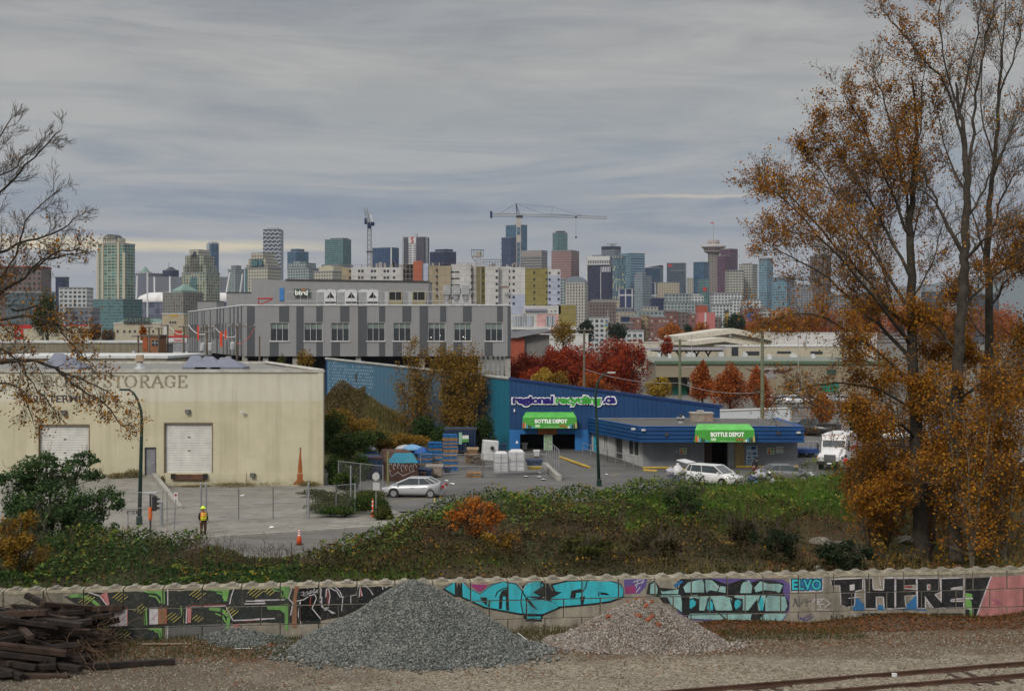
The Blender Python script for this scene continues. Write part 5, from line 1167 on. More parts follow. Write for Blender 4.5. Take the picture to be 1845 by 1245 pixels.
mb=MB();ap_=(PX(930,YC),YC,PZ(367.5,YC));mb.tube([ap_,(PX(936,YC),YC,PZ(387,YC))],.16,4);mb.tube([ap_,(PX(931.5,YC),YC,PZ(387,YC))],.22,4);mb.tube([ap_,(PX(896,YC),YC,zj)],.07,3);mb.tube([ap_,(PX(976,YC),YC,PZ(384.5,YC)),(PX(1048,YC),YC+5,PZ(388,YC))],.07,3)
mb.tube([ap_,(PX(996,YC),YC,PZ(373.5,YC)),(PX(1048,YC),YC+5,PZ(387,YC))],.06,3);mb.tube([(PX(996,YC),YC,PZ(373.5,YC)),(PX(993.5,YC),YC,PZ(388,YC))],.06,3);mb.build('stay',DK2,cr)
MB().box(PX(883,YC),PX(887,YC),YC-.8,YC+.8,PZ(393,YC),PZ(381,YC)).build('counterweight',mat('crane_navy',(.015,.03,.09)),cr)
MB().box(PX(930,YC),PX(942,YC),YC-1.2,YC+1.2,PZ(393,YC),PZ(388.5,YC)).build('cab',DK2,cr)
mb=MB();xh=PX(1038.3,YC);mb.box(xh-.5,xh+.5,YC+3,YC+4,PZ(391.5,YC),PZ(389,YC));mb.tube([(xh,YC+3.5,PZ(390,YC)),(xh,YC+3.5,PZ(426,YC))],.06,3);mb.box(xh-.45,xh+.45,YC+3.1,YC+3.9,PZ(428.5,YC),PZ(425.5,YC));mb.build('hook',DK2,cr)
YQ=650.0
def q2(px):return PX(px,YQ)
def z2(py):return PZ(py,YQ)
blk=empty('apartment_block',(q2(850),YQ,0),'apartment block under construction wrapped in white, olive and lilac sheathing panels','apartment block')
SHW=mat('sheathing_white',(.47,.47,.47),.7,var=.1,scale=.3);
def panelw(name,col):
 g=NT(name);sx=g.n('ShaderNodeSeparateXYZ');g.l(g.tc(),sx.inputs[0]);ln=g.m('LESS_THAN',g.m('FRACT',g.m('DIVIDE',g.m('ADD',sx.outputs[2],.3),2.95)),.07)
 l2=g.m('LESS_THAN',g.m('FRACT',g.m('DIVIDE',g.m('ADD',sx.outputs[0],300.0),1.22)),.05)
 c=g.ramp(g.noise(.35,5,.7),[(.35,tuple(k*.82 for k in col)),(.65,tuple(min(1,k*1.1)for k in col))]);c=g.mix(g.m('MULTIPLY',ln,.6),c,tuple(k*.5 for k in col));c=g.mix(g.m('MULTIPLY',l2,.25),c,tuple(k*.5 for k in col))
 return g.fin(c,.7)
PWH=panelw('sheathing_panel_white',(.47,.465,.46));POL=panelw('sheathing_panel_olive',(.21,.175,.05));PLL=panelw('sheathing_panel_lilac',(.34,.38,.48));PBG=panelw('sheathing_panel_beige',(.30,.25,.17));PPK=panelw('sheathing_panel_pink',(.50,.29,.28));POR=panelw('panel_orange',(.36,.10,.05))
WN=mat('raw_window',(.035,.038,.045),.3)
def slab(nm,a,b,yt,yb,m_,dy=0.0,dp=14):
 return MB().box(q2(a),q2(b),YQ+dy,YQ+dy+dp,z2(yb),z2(yt)).build(nm,m_,blk)
slab('wall',630,725,481,600,PWH,6);slab('wall',612,630,481,600,PBG,8)
slab('wall',772,789,478,600,PBG,2);slab('wall',789,812,479,600,PBG,1);slab('wall',812,849,476,600,PWH,2);slab('wall',849,858,477,600,PWH,4);slab('wall',858,874,480,600,POL,1)
slab('wall',874,898,480,600,PWH,0);slab('wall',898,921,480,600,PWH,3);slab('wall',921,946,482,531,PWH,0);slab('wall',921,946,531,620,PLL,.02)
slab('wall',946,987,484,550,POL,0);slab('wall',987,1010,485,497,PWH,0);slab('wall',987,1010,497,550,PLL,.02);slab('wall',943,1010,551,566,PWH,-3,16)
slab('wall',760,771,474,600,PLL,3);slab('wall',744,760,470,600,POR,2);slab('wall',724,744,476,600,mat('core_concrete',(.2,.19,.18)),8)
slab('wall',946,967,566,620,PWH,-2.9);slab('wall',967,1006,566.5,620,PPK,-3.1);slab('wall',1006,1037,550,620,POL,-3);slab('wall',921,946,566.5,620,PWH,-.3)
mb=MB()
for k in range(7):
 y_=476+k*4.4;mb.box(q2(724),q2(745),YQ+5,YQ+8,z2(y_),z2(y_)+.3)if k%2==0 else None
for px in(724.5,730,737,743):mb.box(q2(px)-.15,q2(px)+.15,YQ+5,YQ+5.3,z2(560),z2(475))
mb.build('slab_edge',mat('core_concrete',(.2,.19,.18)),blk)
def wbox(px,py,w_=4.2,h_=4.0,dy=0.0):
 MB().box(q2(px)-w_/2*YQ/F,q2(px)+w_/2*YQ/F,YQ+dy-.12,YQ+dy-.02,z2(py)-h_/2*YQ/F,z2(py)+h_/2*YQ/F).build('window',WN,blk)
for py in(487.5,499.5):
 for px in(627,644.5,650.5,668,673.5,691,697,708):wbox(px,py,4,4.2,6 if px>630 else 8)
for k in range(5):
 y_=486.5+k*11.7
 wbox(787,y_,4,4.4,1.2);wbox(849.5,y_,3,5,.9);
 for px in(814.5,823.5):wbox(px,y_+3.5,8,2.6,2)
for k in range(6):
 y_=488.5+k*11.7
 if y_<548:
  wbox(895,y_,4,4.2,0);wbox(918,y_,2.2,4.6,3);wbox(925.5,y_,4,4.2,0);wbox(962.5,y_+3,3.4,4,0);wbox(985,y_+3,3,4,-.02);wbox(990.3,y_+3.5,3.6,4,0);wbox(1006.5,y_+3.5,3.6,4,0)
for px in(870.5,):[wbox(px,488+k*11.7,2.4,4.6,1)for k in range(5)]
GLZ=f_('big_glazing',(.5,.5,.5),(.22,.25,.28),1.1,20,.86,1.0)
for a,b,dy in((924,944,-.5),(946,960.5,-3.1),(983,1000,-3.3)):MB().box(q2(a),q2(b),YQ+dy-.1,YQ+dy-.02,z2(588),z2(569.5)).build('glazing',GLZ,blk)
for px in(993,1000):wbox(px,561,2,2,-3.1)
slab('canopy_edge',946,985,557,561,mat('city_purple_grey',(.2,.2,.26)),-4,1);slab('lower_roof',921,1037,589,594,WT_,-6,10)
mb=MB()
for a,b,y_ in((612,725,480),(772,849,477),(849,874,478),(874,946,480),(946,1010,484)):
 n2=int((b-a)/4)
 for k in range(n2+1):x=q2(lerp(a,b,k/n2));mb.tube([(x,YQ+.5,z2(y_+1)),(x,YQ+.5,z2(y_-3.2))],.06,3)
 mb.tube([(q2(a),YQ+.5,z2(y_-3)),(q2(b),YQ+.5,z2(y_-3))],.06,3)
mb.build('edge_rail',mat('rail_brown',(.16,.12,.10)),blk)
mb=MB();rr=random.Random(9)
for k in range(26):
 x=rr.choice([rr.uniform(640,720),rr.uniform(775,845),rr.uniform(876,940)]);w_=rr.uniform(1.5,6);mb.box(q2(x),q2(x+w_),YQ+8,YQ+10,z2(484),z2(rr.uniform(471,477)))
mb.build('roof_clutter',mat('clutter_grey',(.28,.27,.26),var=.3),blk)
hs=empty('hoist_tower',(q2(860),YQ-2,0),'construction hoist tower rising above the white panelled block','hoist tower')
mb=MB();lattice(mb,(q2(862),YQ-1,z2(560)),(q2(862),YQ-1,z2(462)),2.2,22,.14);mb.build('mast',mat('hoist_grey',(.30,.28,.25)),hs)
MB().box(q2(850),q2(871),YQ-2,YQ+2,z2(463),z2(461.5)).box(q2(857),q2(868),YQ-1.5,YQ+1.5,z2(461.5),z2(454)).build('head',mat('hoist_grey',(.3,.28,.25)),hs)
mb=MB()
for px in(850,854,866,871):mb.tube([(q2(px),YQ-2,z2(462)),(q2(px),YQ-2,z2(450.5))],.1,4)
mb.tube([(q2(849),YQ-2,z2(451)),(q2(872),YQ-2,z2(451))],.16,4);mb.tube([(q2(850),YQ-2,z2(463)),(q2(857),YQ-2,z2(472))],.14,4)
mb.tube([(q2(868),YQ-1,z2(468)),(q2(903),YQ-1,z2(468))],.12,4);mb.tube([(q2(868),YQ-1,z2(473)),(q2(903),YQ-1,z2(473))],.12,4)
for px in range(872,904,5):mb.tube([(q2(px),YQ-1,z2(468)),(q2(px),YQ-1,z2(480))],.08,3)
mb.build('gantry_rail',DK2,hs)
tag(MB().box(q2(902),q2(917),YQ-1.8,YQ-.6,z2(519),z2(516)).tube([(q2(903),YQ-1,z2(516)),(q2(903),YQ-1,z2(482))],.04,3).tube([(q2(916),YQ-1,z2(516)),(q2(916),YQ-1,z2(482))],.04,3).build('swing_stage',mat('stage_brown',(.2,.12,.09)),None,loc=(q2(910),YQ-1,z2(519))),'small suspended work platform hanging on the white panelled wall','work platform')
r,wd,dp,zt,P=tower('tallest blue glass tower behind the long crane mast',911,936,950,405.5,2300,f_('steel_blue_glass',(.045,.11,.16),(.04,.10,.16),1.8,3.6,.9,.85),42)
r,wd,dp,zt,P=tower('unfinished dark blue glass tower in front of the tallest blue one',903.5,921,933,428,2200,f_('unfinished_glass',(.03,.045,.09),(.025,.045,.10),2.2,3.6,.85,.75),42)
mb=MB();
for k in range(9):mb.box(-wd/2-2.4,-wd/2,0,6,zt-8-k*9,zt-7.2-k*9)
P(mb,'edge_scaffold',DK2)
r,wd,dp,zt,P=tower('grey concrete office tower with wide window bands right of the crane mast',940,976,987,452,2000,CG,24)
P(MB().box(-wd/2-.2,wd/2+.2,-.6,-.05,PZ(462,2000),zt),'blank_top',mat('concrete_pinkish',(.24,.21,.20)))
r,wd,dp,zt,P=tower('teal glass tower with a lattice top above the pink granite tower',996,1004,1023,420,2500,GG,60,pent=[(.2,1,4,DK2)])
r,wd,dp,zt,P=tower('square pink granite office tower right of the crane',994,1029,1045,452,2100,PK,26,pent=[(.6,.9,2,PK)])
r,wd,dp,zt,P=tower('cream apartment tower with a rounded roof in front of the pink granite tower',1019,1054,1061,509,1450,f_('cream_grid',(.36,.34,.30),(.06,.075,.085),3.0,3.0,.5,.62),14)
w2=wd*.5;P(MB().prism([(w2*math.cos(q)*.95,zt+6.5*math.sin(q))for q in[i*math.pi/14 for i in range(15)]],.5,dp*.8,'xz'),'round_roof',mat('blue_grey_roof',(.15,.19,.22)))
tower('grey-green side block stepping down left of the rounded cream tower',1009,None,1020,503,1500,LG,cat='apartment block')
r,wd,dp,zt,P=tower('dark purple office tower with a white framed top storey',1058,1098,1106,463,2100,PU,16,pent=[(.2,.7,4)])
P(MB().box(-wd/2-.6,wd/2+.6,-1.2,-.05,PZ(469,2100),zt+1).box(-wd/2-.6,-wd/2+1,-1.2,-.05,0,zt).box(-wd/2-.6,wd/2+.6,-1.2,-.05,PZ(477,2100),PZ(475,2100)),'white_frame',WT_)
P(MB().box(-wd/2+1,wd/2,-1.0,-.05,PZ(475,2100),PZ(469,2100)),'top_louvres',f_('louvres',(.5,.5,.5),(.03,.03,.05),2.6,40,.6,1))
r,wd,dp,zt,P=tower('smaller dark purple tower with a white top band before the taller purple one',1083.5,1100,1108,482,2020,PU,30)
P(MB().box(-wd/2-.4,wd/2+.4,-1.2,-.05,PZ(490,2020),zt+1).box(-wd/2-.4,-wd/2+1,-1.2,-.05,0,zt),'white_frame',f_('louvres2',(.5,.5,.52),(.06,.06,.1),2.6,40,.5,1))
r,wd,dp,zt,P=tower('dark-topped tower with a helicopter pad rising behind the purple towers',1084.5,1108,1120,451,2350,f_('grey_blue_tower',(.16,.18,.21),(.05,.07,.10),1.7,3.6,.7,.6),35)
P(MB().box(-wd/2,wd/2,.2,dp,zt+.9,zt+7),'dark_top',PU);P(MB().lathe([(9,0),(9,.8)],(2,9,zt+10.5),16).tube([(2,9,zt+5),(2,9,zt+10.5)],1,6),'helipad',LGT)
r,wd,dp,zt,P=tower('broad blue-green glass tower with bright reflecting strips',1118,1137,1163,457,1950,f_('band_blue_glass',(.20,.25,.28),(.03,.10,.18),40,3.5,1,.62),62)
P(MB().box(-wd/2,wd/2+.1,-.6,-.05,0,zt+1),'pale_glass_face',LB2);
r,wd,dp,zt,P=tower('slender reflecting glass wing left of the broad blue-green tower',1104.5,1112,1128,462,1900,YS,60)
tower('navy block with white mullions at the foot of the reflecting glass tower',1115,1140,1146,521,1800,f_('white_mullion',(.36,.37,.40),(.015,.02,.06),8.6,30,.82,.93),20,cat='office block')
r,wd,dp,zt,P=tower('blue-grey apartment tower right of the broad glass tower',1144,1158,1176,498,1700,f_('blue_grey_condo',(.20,.23,.25),(.06,.11,.14),2.6,3.0,.62,.6),45)
P(MB().box(-wd*.5,wd*.3,2,dp*.6,zt,PZ(490,1700)),'upper_tier',f_('blue_grey_condo',(0,0,0),(0,0,0)))
r,wd,dp,zt,P=tower('dark navy glass tower with a sloping roof behind the blue-grey tower',1163,1190,1197,483,2200,f_('navy_teal',(.02,.05,.08),(.015,.04,.075),1.8,3.6,.9,.8),22)
P(MB().prism([(-wd/2,zt+.9),(wd/2,zt+.9),(wd/2,zt+4.5)],.2,dp-.2,'xz'),'sloping_roof',DK2)
tower('tan hotel block with a white edge in front of the two dark glass towers',1186,None,1224,510,1800,TN,cat='hotel',depth=20,pent=[(.1,.75,1.6,CT)])
tower('narrow navy and white block left of the tan hotel',1175,None,1186,510,1820,f_('white_mullion',(0,)*3,(0,)*3),cat='office block',depth=20)
r,wd,dp,zt,P=tower('square dark grey glass tower with a small red logo at its corner',1202,1234,1240,474.5,2100,DG,12)
P(MB().box(-wd/2+2,-wd/2+8,-.6,-.1,zt-5,zt-2),'red_logo',RED)
tower('lower grey wing in front of the square dark grey tower',1211,None,1233,488,2060,DG,cat='office block',depth=18)
tower('far pale block in the gap left of the blue-green glass tower',1240,None,1252,502,2300,CR,cat='office block',depth=18)
tower('blue-green glass tower with a teal right side, left of the round lookout',1251,1268,1279.5,473,2100,BG,38,capm=DK2)
r=empty('red_billboard_tower',(PX(1268,1500),1500,0),'slim teal glass apartment tower with a red leaf panel below the lookout','tower')
MB().box(PX(1262,1500),PX(1277,1500),1500,1520,0,PZ(503,1500)).build('wall',GG,r);MB().box(PX(1267,1500),PX(1272.5,1500),1499.6,1499.95,PZ(525,1500),PZ(518,1500)).build('red_panel',RED,r)
YH=2200;hc=empty('lookout_tower',(PX(1287,YH),YH,0),'concrete tower topped by a round saucer lookout with a mast and flag','lookout tower');k=PX(1287,YH);mm=YH/F
MB().box(PX(1278,YH),PX(1296.5,YH),YH,YH+16,0,PZ(455,YH)).build('shaft',f_('lookout_shaft',(.19,.165,.15),(.06,.05,.05),4.6,4.0,.42,.35),hc)
z_=lambda y:PZ(y,YH)
PINK=mat('lookout_concrete',(.25,.205,.19))
MB().lathe([(9.5*mm,z_(460)),(9.5*mm,z_(457)),(17*mm,z_(454)),(17.5*mm,z_(451.5)),(15*mm,z_(451)),(18*mm,z_(449.5)),(19*mm,z_(446))],(k,YH+8,0),32).build('saucer',PINK,hc)
MB().lathe([(21*mm,z_(446.5)),(22.4*mm,z_(445.5)),(22.4*mm,z_(443)),(18*mm,z_(441)),(11*mm,z_(440.5))],(k,YH+8,0),32).build('rim',mat('lookout_pale',(.36,.33,.31)),hc)
MB().lathe([(10.5*mm,z_(441)),(10.5*mm,z_(437.5)),(11*mm,z_(437)),(10.8*mm,z_(433)),(9*mm,z_(432.5))],(k,YH+8,0),24).build('crown',f_('crown_grille',(.42,.39,.36),(.2,.15,.14),2.6,50,.4,1),hc)
mb=MB()
for i in range(12):a=i*math.pi/6;mb.tube([(k+9.5*mm*math.cos(a),YH+8+9.5*mm*math.sin(a),z_(433)),(k+9.5*mm*math.cos(a),YH+8+9.5*mm*math.sin(a),z_(430.5+(i%3)))],.25,3)
mb.tube([(k,YH+8,z_(434)),(k,YH+8,z_(402))],[.9,.35],5);mb.tube([(k-1.6*mm,YH+8,z_(417)),(k+1.6*mm,YH+8,z_(417))],.3,3);mb.build('mast',LGT,hc)
MB().prism([(k,z_(400.5)),(k,z_(403.2)),(k-2.6*mm,z_(402.4)),(k-5.4*mm,z_(402.8)),(k-5.2*mm,z_(400.4)),(k-2.4*mm,z_(399.8))],YH+7.7,YH+8.3,'xz').build('flag',mat('flag_red',(.45,.06,.05)),hc)
r,wd,dp,zt,P=tower('dark tower framed in red behind the lookout',1300,1316,1332,449,1950,PR,42)
tower('lower red-framed dark block stepping down beside the lookout shaft',1294,1306,1318,461,1930,PR,45,cat='tower')
tower('cream gridded office block with dark window bands right of the lookout',1334,1356,1368,477,1720,f_('cream_bands',(.34,.33,.28),(.05,.07,.08),3.4,3.1,.75,.5),35,cat='office block',pent=[(.1,.6,3)])
tower('cream stepped wing before the gridded office block',1311,None,1340,488,1700,f_('cream_bands',(0,)*3,(0,)*3),cat='office block',depth=20)
r,wd,dp,zt,P=tower('white balconied condo block with tall window frames under the lookout',1284,None,1338,529,1400,WC,cat='apartment block',depth=20)
tower('white condo wing with dark balconies at the right of the tall window frames',1318,None,1372,541,1380,WC,cat='apartment block',depth=16)
tower('small white condo block above the pink painted wall',1246,None,1268,533,1420,WC,cat='apartment block',depth=16,pent=[(.2,.7,3,WT_)])
tower('long grey-green condo block under the square dark grey tower',1200,None,1246,531,1430,LG,cat='apartment block',depth=18)
tower('pale green lower step of the long grey-green condo block',1198,None,1268,546,1410,LG,cat='apartment block',depth=12)
tower('dark navy arena block with a pale curved roof edge',1174,None,1200,537,1600,NV,cat='hall',depth=24,pent=[(0,1,1,WT_)])
tower('pale grey low terrace between the condo and the brick blocks',1284,None,1320,550,1350,WC,cat='apartment block',depth=12)
tower('light blue glass tower just left of the big trees',1369,1382,1396,466,1800,LB2,42);tower('lower blue-grey glass tower seen through the outer twigs of the big trees',1394,1418,1436,500,1750,LB2,38)
tower('broad brown tower half hidden by the big trees',1463,1488,1502,461,1750,BN,35,pent=[(.3,.7,4)])
tower('pale grey slab behind the outer branches of the big trees',1430,None,1465,514,1650,f_('pale_slab',(.17,.185,.20),(.08,.10,.12),3,3,.6,.5),cat='apartment block')
tower('wide pale block low behind the big trees',1500,None,1560,532,1600,f_('pale_slab',(0,)*3,(0,)*3),cat='apartment block')
tower('grey apartment block between the two biggest trunks',1668,None,1705,526,1500,DG,cat='apartment block');tower('grey apartment block at the far right edge behind the trees',1758,None,1800,530,1500,DG,cat='apartment block')
tower('low grey warehouse row far behind the big trees',1568,None,1660,540,1500,CG,cat='warehouse',depth=20)
tower('red-brown block behind the bare branches at the left edge',-10,None,74,482,900,BN,cat='building',depth=20,capm=mat('city_brick_red',(.3,.07,.04)))
tower('glass office block behind the bare branches at the left edge',10,None,78,528,800,f_('teal_office',(.10,.12,.13),(.05,.09,.11),2.4,3.2,.8,.7),cat='office block',depth=20)
tower('dark slim block right of the red-brown block',100,None,118,500,1500,NV,cat='tower',depth=12)
tower('white stepped apartment block between the branches left of the domed tower',106,None,156,520,1000,WC,cat='apartment block',depth=16)
tower('grey low block in front of the white stepped apartments',118,None,166,556,850,f_('grey_city',(0,)*3,(0,)*3),cat='city block',depth=16)
low=[('brown brick warehouse under the purple towers',1060,1110,545,1300,BN),('beige loft block with a flat roof under the reflecting glass tower',1066,1117,541,1500,TN),('small grey block beside the rounded cream tower',1100,1140,556,1350,f_('grey_city',(0,)*3,(0,)*3)),('pale flat-roofed block with a dark band near the arena',1112,1160,563,1250,TN),('dark navy low office with a white roof edge',1120,1150,571,1150,NV),('cream penthouse block above the first brick apartments',1158,1186,554,1300,CR),('teal-trimmed low terrace above the brick apartments',1146,1196,561,1200,LG),('red brick apartment block behind the orange tree',1137,1155,573,1050,BK),('tan apartment block between two red brick ones',1155,1172,568,1060,f_('tan_loft',(.27,.20,.11),(.10,.09,.08),3,3.2,.5,.5)),('red brick apartment block with white window rows left of the orange tree',1171,1200,572,1050,BK),('dark red brick block right of the orange tree',1200,1226,561,1080,BK),('brown brick block behind the dark conifer',1224,1246,563,1070,BN),('red brick block left of the pink painted wall',1243,1262,566,1040,BK),('tall dark red stair block above the pink painted wall',1257,1275,550.5,1060,mat('city_brick_red',(.3,.07,.04))),('dark brick warehouse right of the pink painted wall',1288,1300,572,1050,BN),('red brick row behind the orange trees at the right',1338,1376,556,1100,BK),('pale grey shed behind the orange trees at the right',1376,1420,560,1050,WC),('white low house with many small windows by the dark conifers',1117,1160,597,800,WC),('grey low office in front of the tan roofs under the round-roofed tower',1062,1098,573,900,WC),('long brown store behind the grey low office',1095,1140,583,850,BN)]
for lb,a,b,y_,Y_,m_ in low:tower(lb,a,None,b,y_,Y_,m_,cat='building',depth=14,name='city_building')
r=empty('city_building',(PX(1273,1000),1000,0),'pink painted blank wall with one white vertical stripe','building')
MB().box(PX(1258.6,1000),PX(1288.5,1000),1000,1012,0,PZ(563.5,1000)).build('wall',mat('pink_paint_wall',(.40,.13,.13)),r);MB().box(PX(1269.5,1000),PX(1272.5,1000),999.7,999.98,5,PZ(563.5,1000)).build('white_stripe',WT_,r)
r=empty('city_building',(PX(1310,980),980,0),'narrow yellow-brown silo block with a dark cap beside the conifers','building')
MB().box(PX(1307,980),PX(1313.5,980),980,984,0,PZ(560,980)).build('wall',mat('ochre_wall',(.30,.20,.04)),r);MB().box(PX(1307,980),PX(1313.5,980),979.9,984,PZ(564,980),PZ(559,980)).build('cap',DK2,r)
tag(MB().lathe([(2.9,0),(2.9,.4)],(0,0,0),20).build('blue_disc',mat('disc_blue',(.02,.12,.42)),None),'round blue sign on a post above the orange trees','sign')
o_=bpy.data.objects['blue_disc'];o_.rotation_euler=(math.radians(90),0,0);o_.location=(PX(1353.5,960),960,PZ(571.5,960))
MB().box(-.3,.3,-8,-2.9,.0,.3).build('post',DK2,o_)
fp=empty('flagpole',(PX(1095,600),600,0),'tall pale flagpole with a small blue and yellow flag before the dark conifers','flagpole')
MB().tube([(PX(1095,600),600,0),(PX(1095,600),600,PZ(559,600))],.14,6).build('pole',LGT,fp)
MB().box(PX(1089,600),PX(1094.6,600),599.95,600.05,PZ(589,600),PZ(585.5,600)).build('flag',mat('flag_blue',(.02,.2,.3)),fp);MB().box(PX(1089,600),PX(1094.6,600),599.95,600.05,PZ(592,600),PZ(589.02,600)).build('flag_lower',mat('flag_yellow',(.5,.4,.03)),fp)
WDP=mat('weathered_pole',(.13,.11,.085),.9,streak=.4);WDG=mat('green_grey_pole',(.15,.16,.10),.9)
def bld(label,cat,px0,px1,yt,Y,m,dep_=14,name='low_building',z0=0,roofm=None):
 r=empty(name,(PX((px0+px1)/2,Y),Y,z0),label,cat)
 MB().box(PX(px0,Y),PX(px1,Y),Y,Y+dep_,z0,PZ(yt,Y)).build('wall',m,r)
 MB().box(PX(px0,Y)-.15,PX(px1,Y)+.15,Y-.15,Y+dep_+.15,PZ(yt,Y),PZ(yt,Y)+.3).build('roof_edge',roofm or WT_,r);return r
def panel(r,nm,a,b,y0,y1,Y,m,o=.06,th=.05):return MB().box(PX(a,Y),PX(b,Y),Y-o-th,Y-o,PZ(y1,Y),PZ(y0,Y)).build(nm,m,r)
CTN=mat('stained_tan_concrete',(.22,.20,.15),.9,streak=.7)
bld('long stained tan concrete building with a white parapet behind the cream warehouse','building',-40,263,618,205,CTN,12)
bld('low flat white-edged roof between the cream warehouse and the tan building','building',-60,300,646,165,CTN,24,roofm=WT_)
r=bld('low cream shop with a red parapet line at the left edge','shop',-10,160,587,430,CT,roofm=RED)
panel(r,'red_sign',25,57,586,592,430,RED);panel(r,'red_door',26,42,593,611,430,RED);panel(r,'white_figure',30,37,597,606,430,WT_,.13)
r=bld('cream station hall with a rooftop sign seen from behind','station',205,290,583,450,CT)
MB().prism([(PX(208,450),PZ(583,450)),(PX(285,450),PZ(583,450)),(PX(272,450),PZ(574,450)),(PX(225,450),PZ(574,450))],450.3,462,'xz').build('roof',GRT,r)
text_rect('sign_letters','CENTRAL',PX(223,449),PX(270,449),PZ(581,449),PZ(572,449),449,mat('letter_black',(.04,)*3),r,mirror=True,bold=.03)
mb=MB();mb.tube([(PX(222,449),449.4,PZ(581.5,449)),(PX(271,449),449.4,PZ(581.5,449))],.15,4)
for px in range(224,272,6):mb.tube([(PX(px,449),449.4,PZ(584,449)),(PX(px,449),449.4,PZ(573,449))],.08,4)
mb.build('sign_frame',DK2,r)
for px in(212,224,234,243,252,268,276):panel(r,'window',px-1.8,px+1.8,595,599.5,450,DK2)
r=bld('narrow cream facade with a small emblem and three windows above the car showroom','building',292,331,566,440,mat('cream_tan',(.36,.31,.22)),10)
for px in(307,311.5,316):panel(r,'window',px-1.4,px+1.4,579,583,440,DK2)
panel(r,'emblem',306,320,567,570,440,mat('emblem_gold',(.5,.3,.03)));panel(r,'red_poster',314,328,595,606,440,mat('poster_red',(.35,.06,.03)));panel(r,'pale_board',295,302,588,604,440,WT_)
r=bld('car showroom with a white band, red stripe and red lettering','showroom',284,338,608,300,mat('showroom_grey',(.24,.24,.26)),12,roofm=RED)
panel(r,'white_band',288,337,609,617,300,WT_);text_rect('lettering','TOYOTA',PX(311.5,299),PX(330,299),PZ(615.3,299),PZ(611,299),299.7,mat('letter_red',(.5,.02,.02)),r,bold=.03);panel(r,'roll_door',303,334,620,634,300,mat('showroom_grey',(.24,)*3))
panel(r,'white_car_row',300,340,634,645,300,WT_,.5)
r=bld('small orange-brown hut with one window behind the cream warehouse roof','hut',257,287,607,196,mat('hut_orange',(.27,.12,.055)),4,roofm=WDP)
w_=panel(r,'window',274,285,613,622.5,196,GLD);panel(w_,'frame',279.2,280,613,622.5,196,FRM,.13);panel(w_,'frame',274,285,617.3,618.1,196,FRM,.12);panel(r,'orange_side',258,265,607,630,196,mat('hut_red',(.32,.08,.03)))
bld('grey corrugated shed between the poles right of the orange hut','shed',286,300,620,210,mat('showroom_grey',(.24,)*3),4)
r=empty('hall',(PX(950,330),330,0),'grey hall with a tilted wing roof right of the office block','hall');Yh=330
MB().prism([(PX(905,Yh),PZ(598,Yh)),(PX(985,Yh),PZ(592,Yh)),(PX(993,Yh),PZ(596,Yh)),(PX(930,Yh),PZ(609,Yh)),(PX(905,Yh),PZ(606,Yh))],Yh-2,Yh+22,'xz').build('roof',mat('zinc_roof',(.20,.21,.23),.5),r)
MB().box(PX(925,Yh),PX(990,Yh),Yh,Yh+20,0,PZ(603,Yh)).build('wall',mat('hall_grey',(.16,.155,.15)),r);MB().box(PX(918,Yh),PX(945,Yh),Yh-1,Yh+10,0,PZ(609,Yh)).build('brick_wall',mat('city_brick_red',(.3,.07,.04)),r)
r=bld('low white depot wall with small dark openings under the olive block','building',975,1060,603,420,WT_);[panel(r,'window',px,px+3,606,610,420,DK2)for px in(985,1003,1030)]
def gable(label,pts,Y,dep_,wm,rm,th=.5):
 r=empty('station_shed',(PX(pts[1][0],Y),Y,0),label,'shed');P_=[(PX(a,Y),PZ(b,Y))for a,b in pts]
 MB().prism([(P_[0][0],0)]+P_+[(P_[-1][0],0)],Y,Y+dep_,'xz').build('wall',wm,r)
 mb=MB()
 for p,q in zip(P_[:-1],P_[1:]):mb.prism([p,q,(q[0],q[1]+th),(p[0],p[1]+th)],Y-1.5,Y+dep_,'xz')
 mb.build('roof',rm,r);return r
SHC=mat('shed_cream',(.42,.38,.29));SHR=mat('shed_roof_pale',(.48,.45,.38))
gable('large cream gabled station shed with a pale roof, the rear one',[(1222,615),(1319,601),(1390,614)],430,40,SHC,SHR,1.6)
gable('lower cream gabled station shed in front of the large one',[(1203,621),(1250,622),(1304,615.5),(1352,624)],400,25,SHC,SHR,1.2)
bld('long white flat hall right of the gabled sheds','hall',1349,1580,600.5,460,mat('hall_white',(.55,.54,.53)),30)
r=bld('low cream wing with a window strip before the long white hall','building',1308,1560,625,370,SHC,20);panel(r,'window_strip',1344,1368,633,640,370,GLD);panel(r,'dark_shutter',1318,1330,624.5,641,370,GLD);panel(r,'window_strip',1400,1425,633,637,370,GLD);panel(r,'window_strip',1460,1482,633,638,370,GLD)
bld('low long pale platform roof at the far yard','platform roof',1098,1215,618.5,450,SHR,20,roofm=SHR)
r=empty('platform_canopy',(PX(1235,350),350,0),'long thin grey platform canopy on dark forked posts','canopy')
MB().box(PX(1162,350),PX(1308,350),350,362,PZ(631,350),PZ(627,350)).build('roof',mat('canopy_grey',(.30,.29,.32)),r);MB().box(PX(1180,350),PX(1303,350),350.5,361,PZ(633.5,350),PZ(631.1,350)).build('soffit',DK2,r)
for px in(1193,1207,1226,1243,1258,1279):
 MB().tube([(PX(px,350),353,0),(PX(px,350),353,PZ(640,350)),(PX(px-5,350),353,PZ(633,350))],.22,4).tube([(PX(px,350),353,PZ(640,350)),(PX(px+5,350),353,PZ(633,350))],.2,4).build('forked_post',DK2,r)
YT=275;r=empty('store',(PX(1330,YT),YT,0),'long tan store with a green roof edge and a brown winged mural','store')
TNW=mat('tan_store_wall',(.25,.215,.155),.9,var=.06);TND=mat('store_dark_recess',(.07,.065,.06));zE=PZ(655,YT)
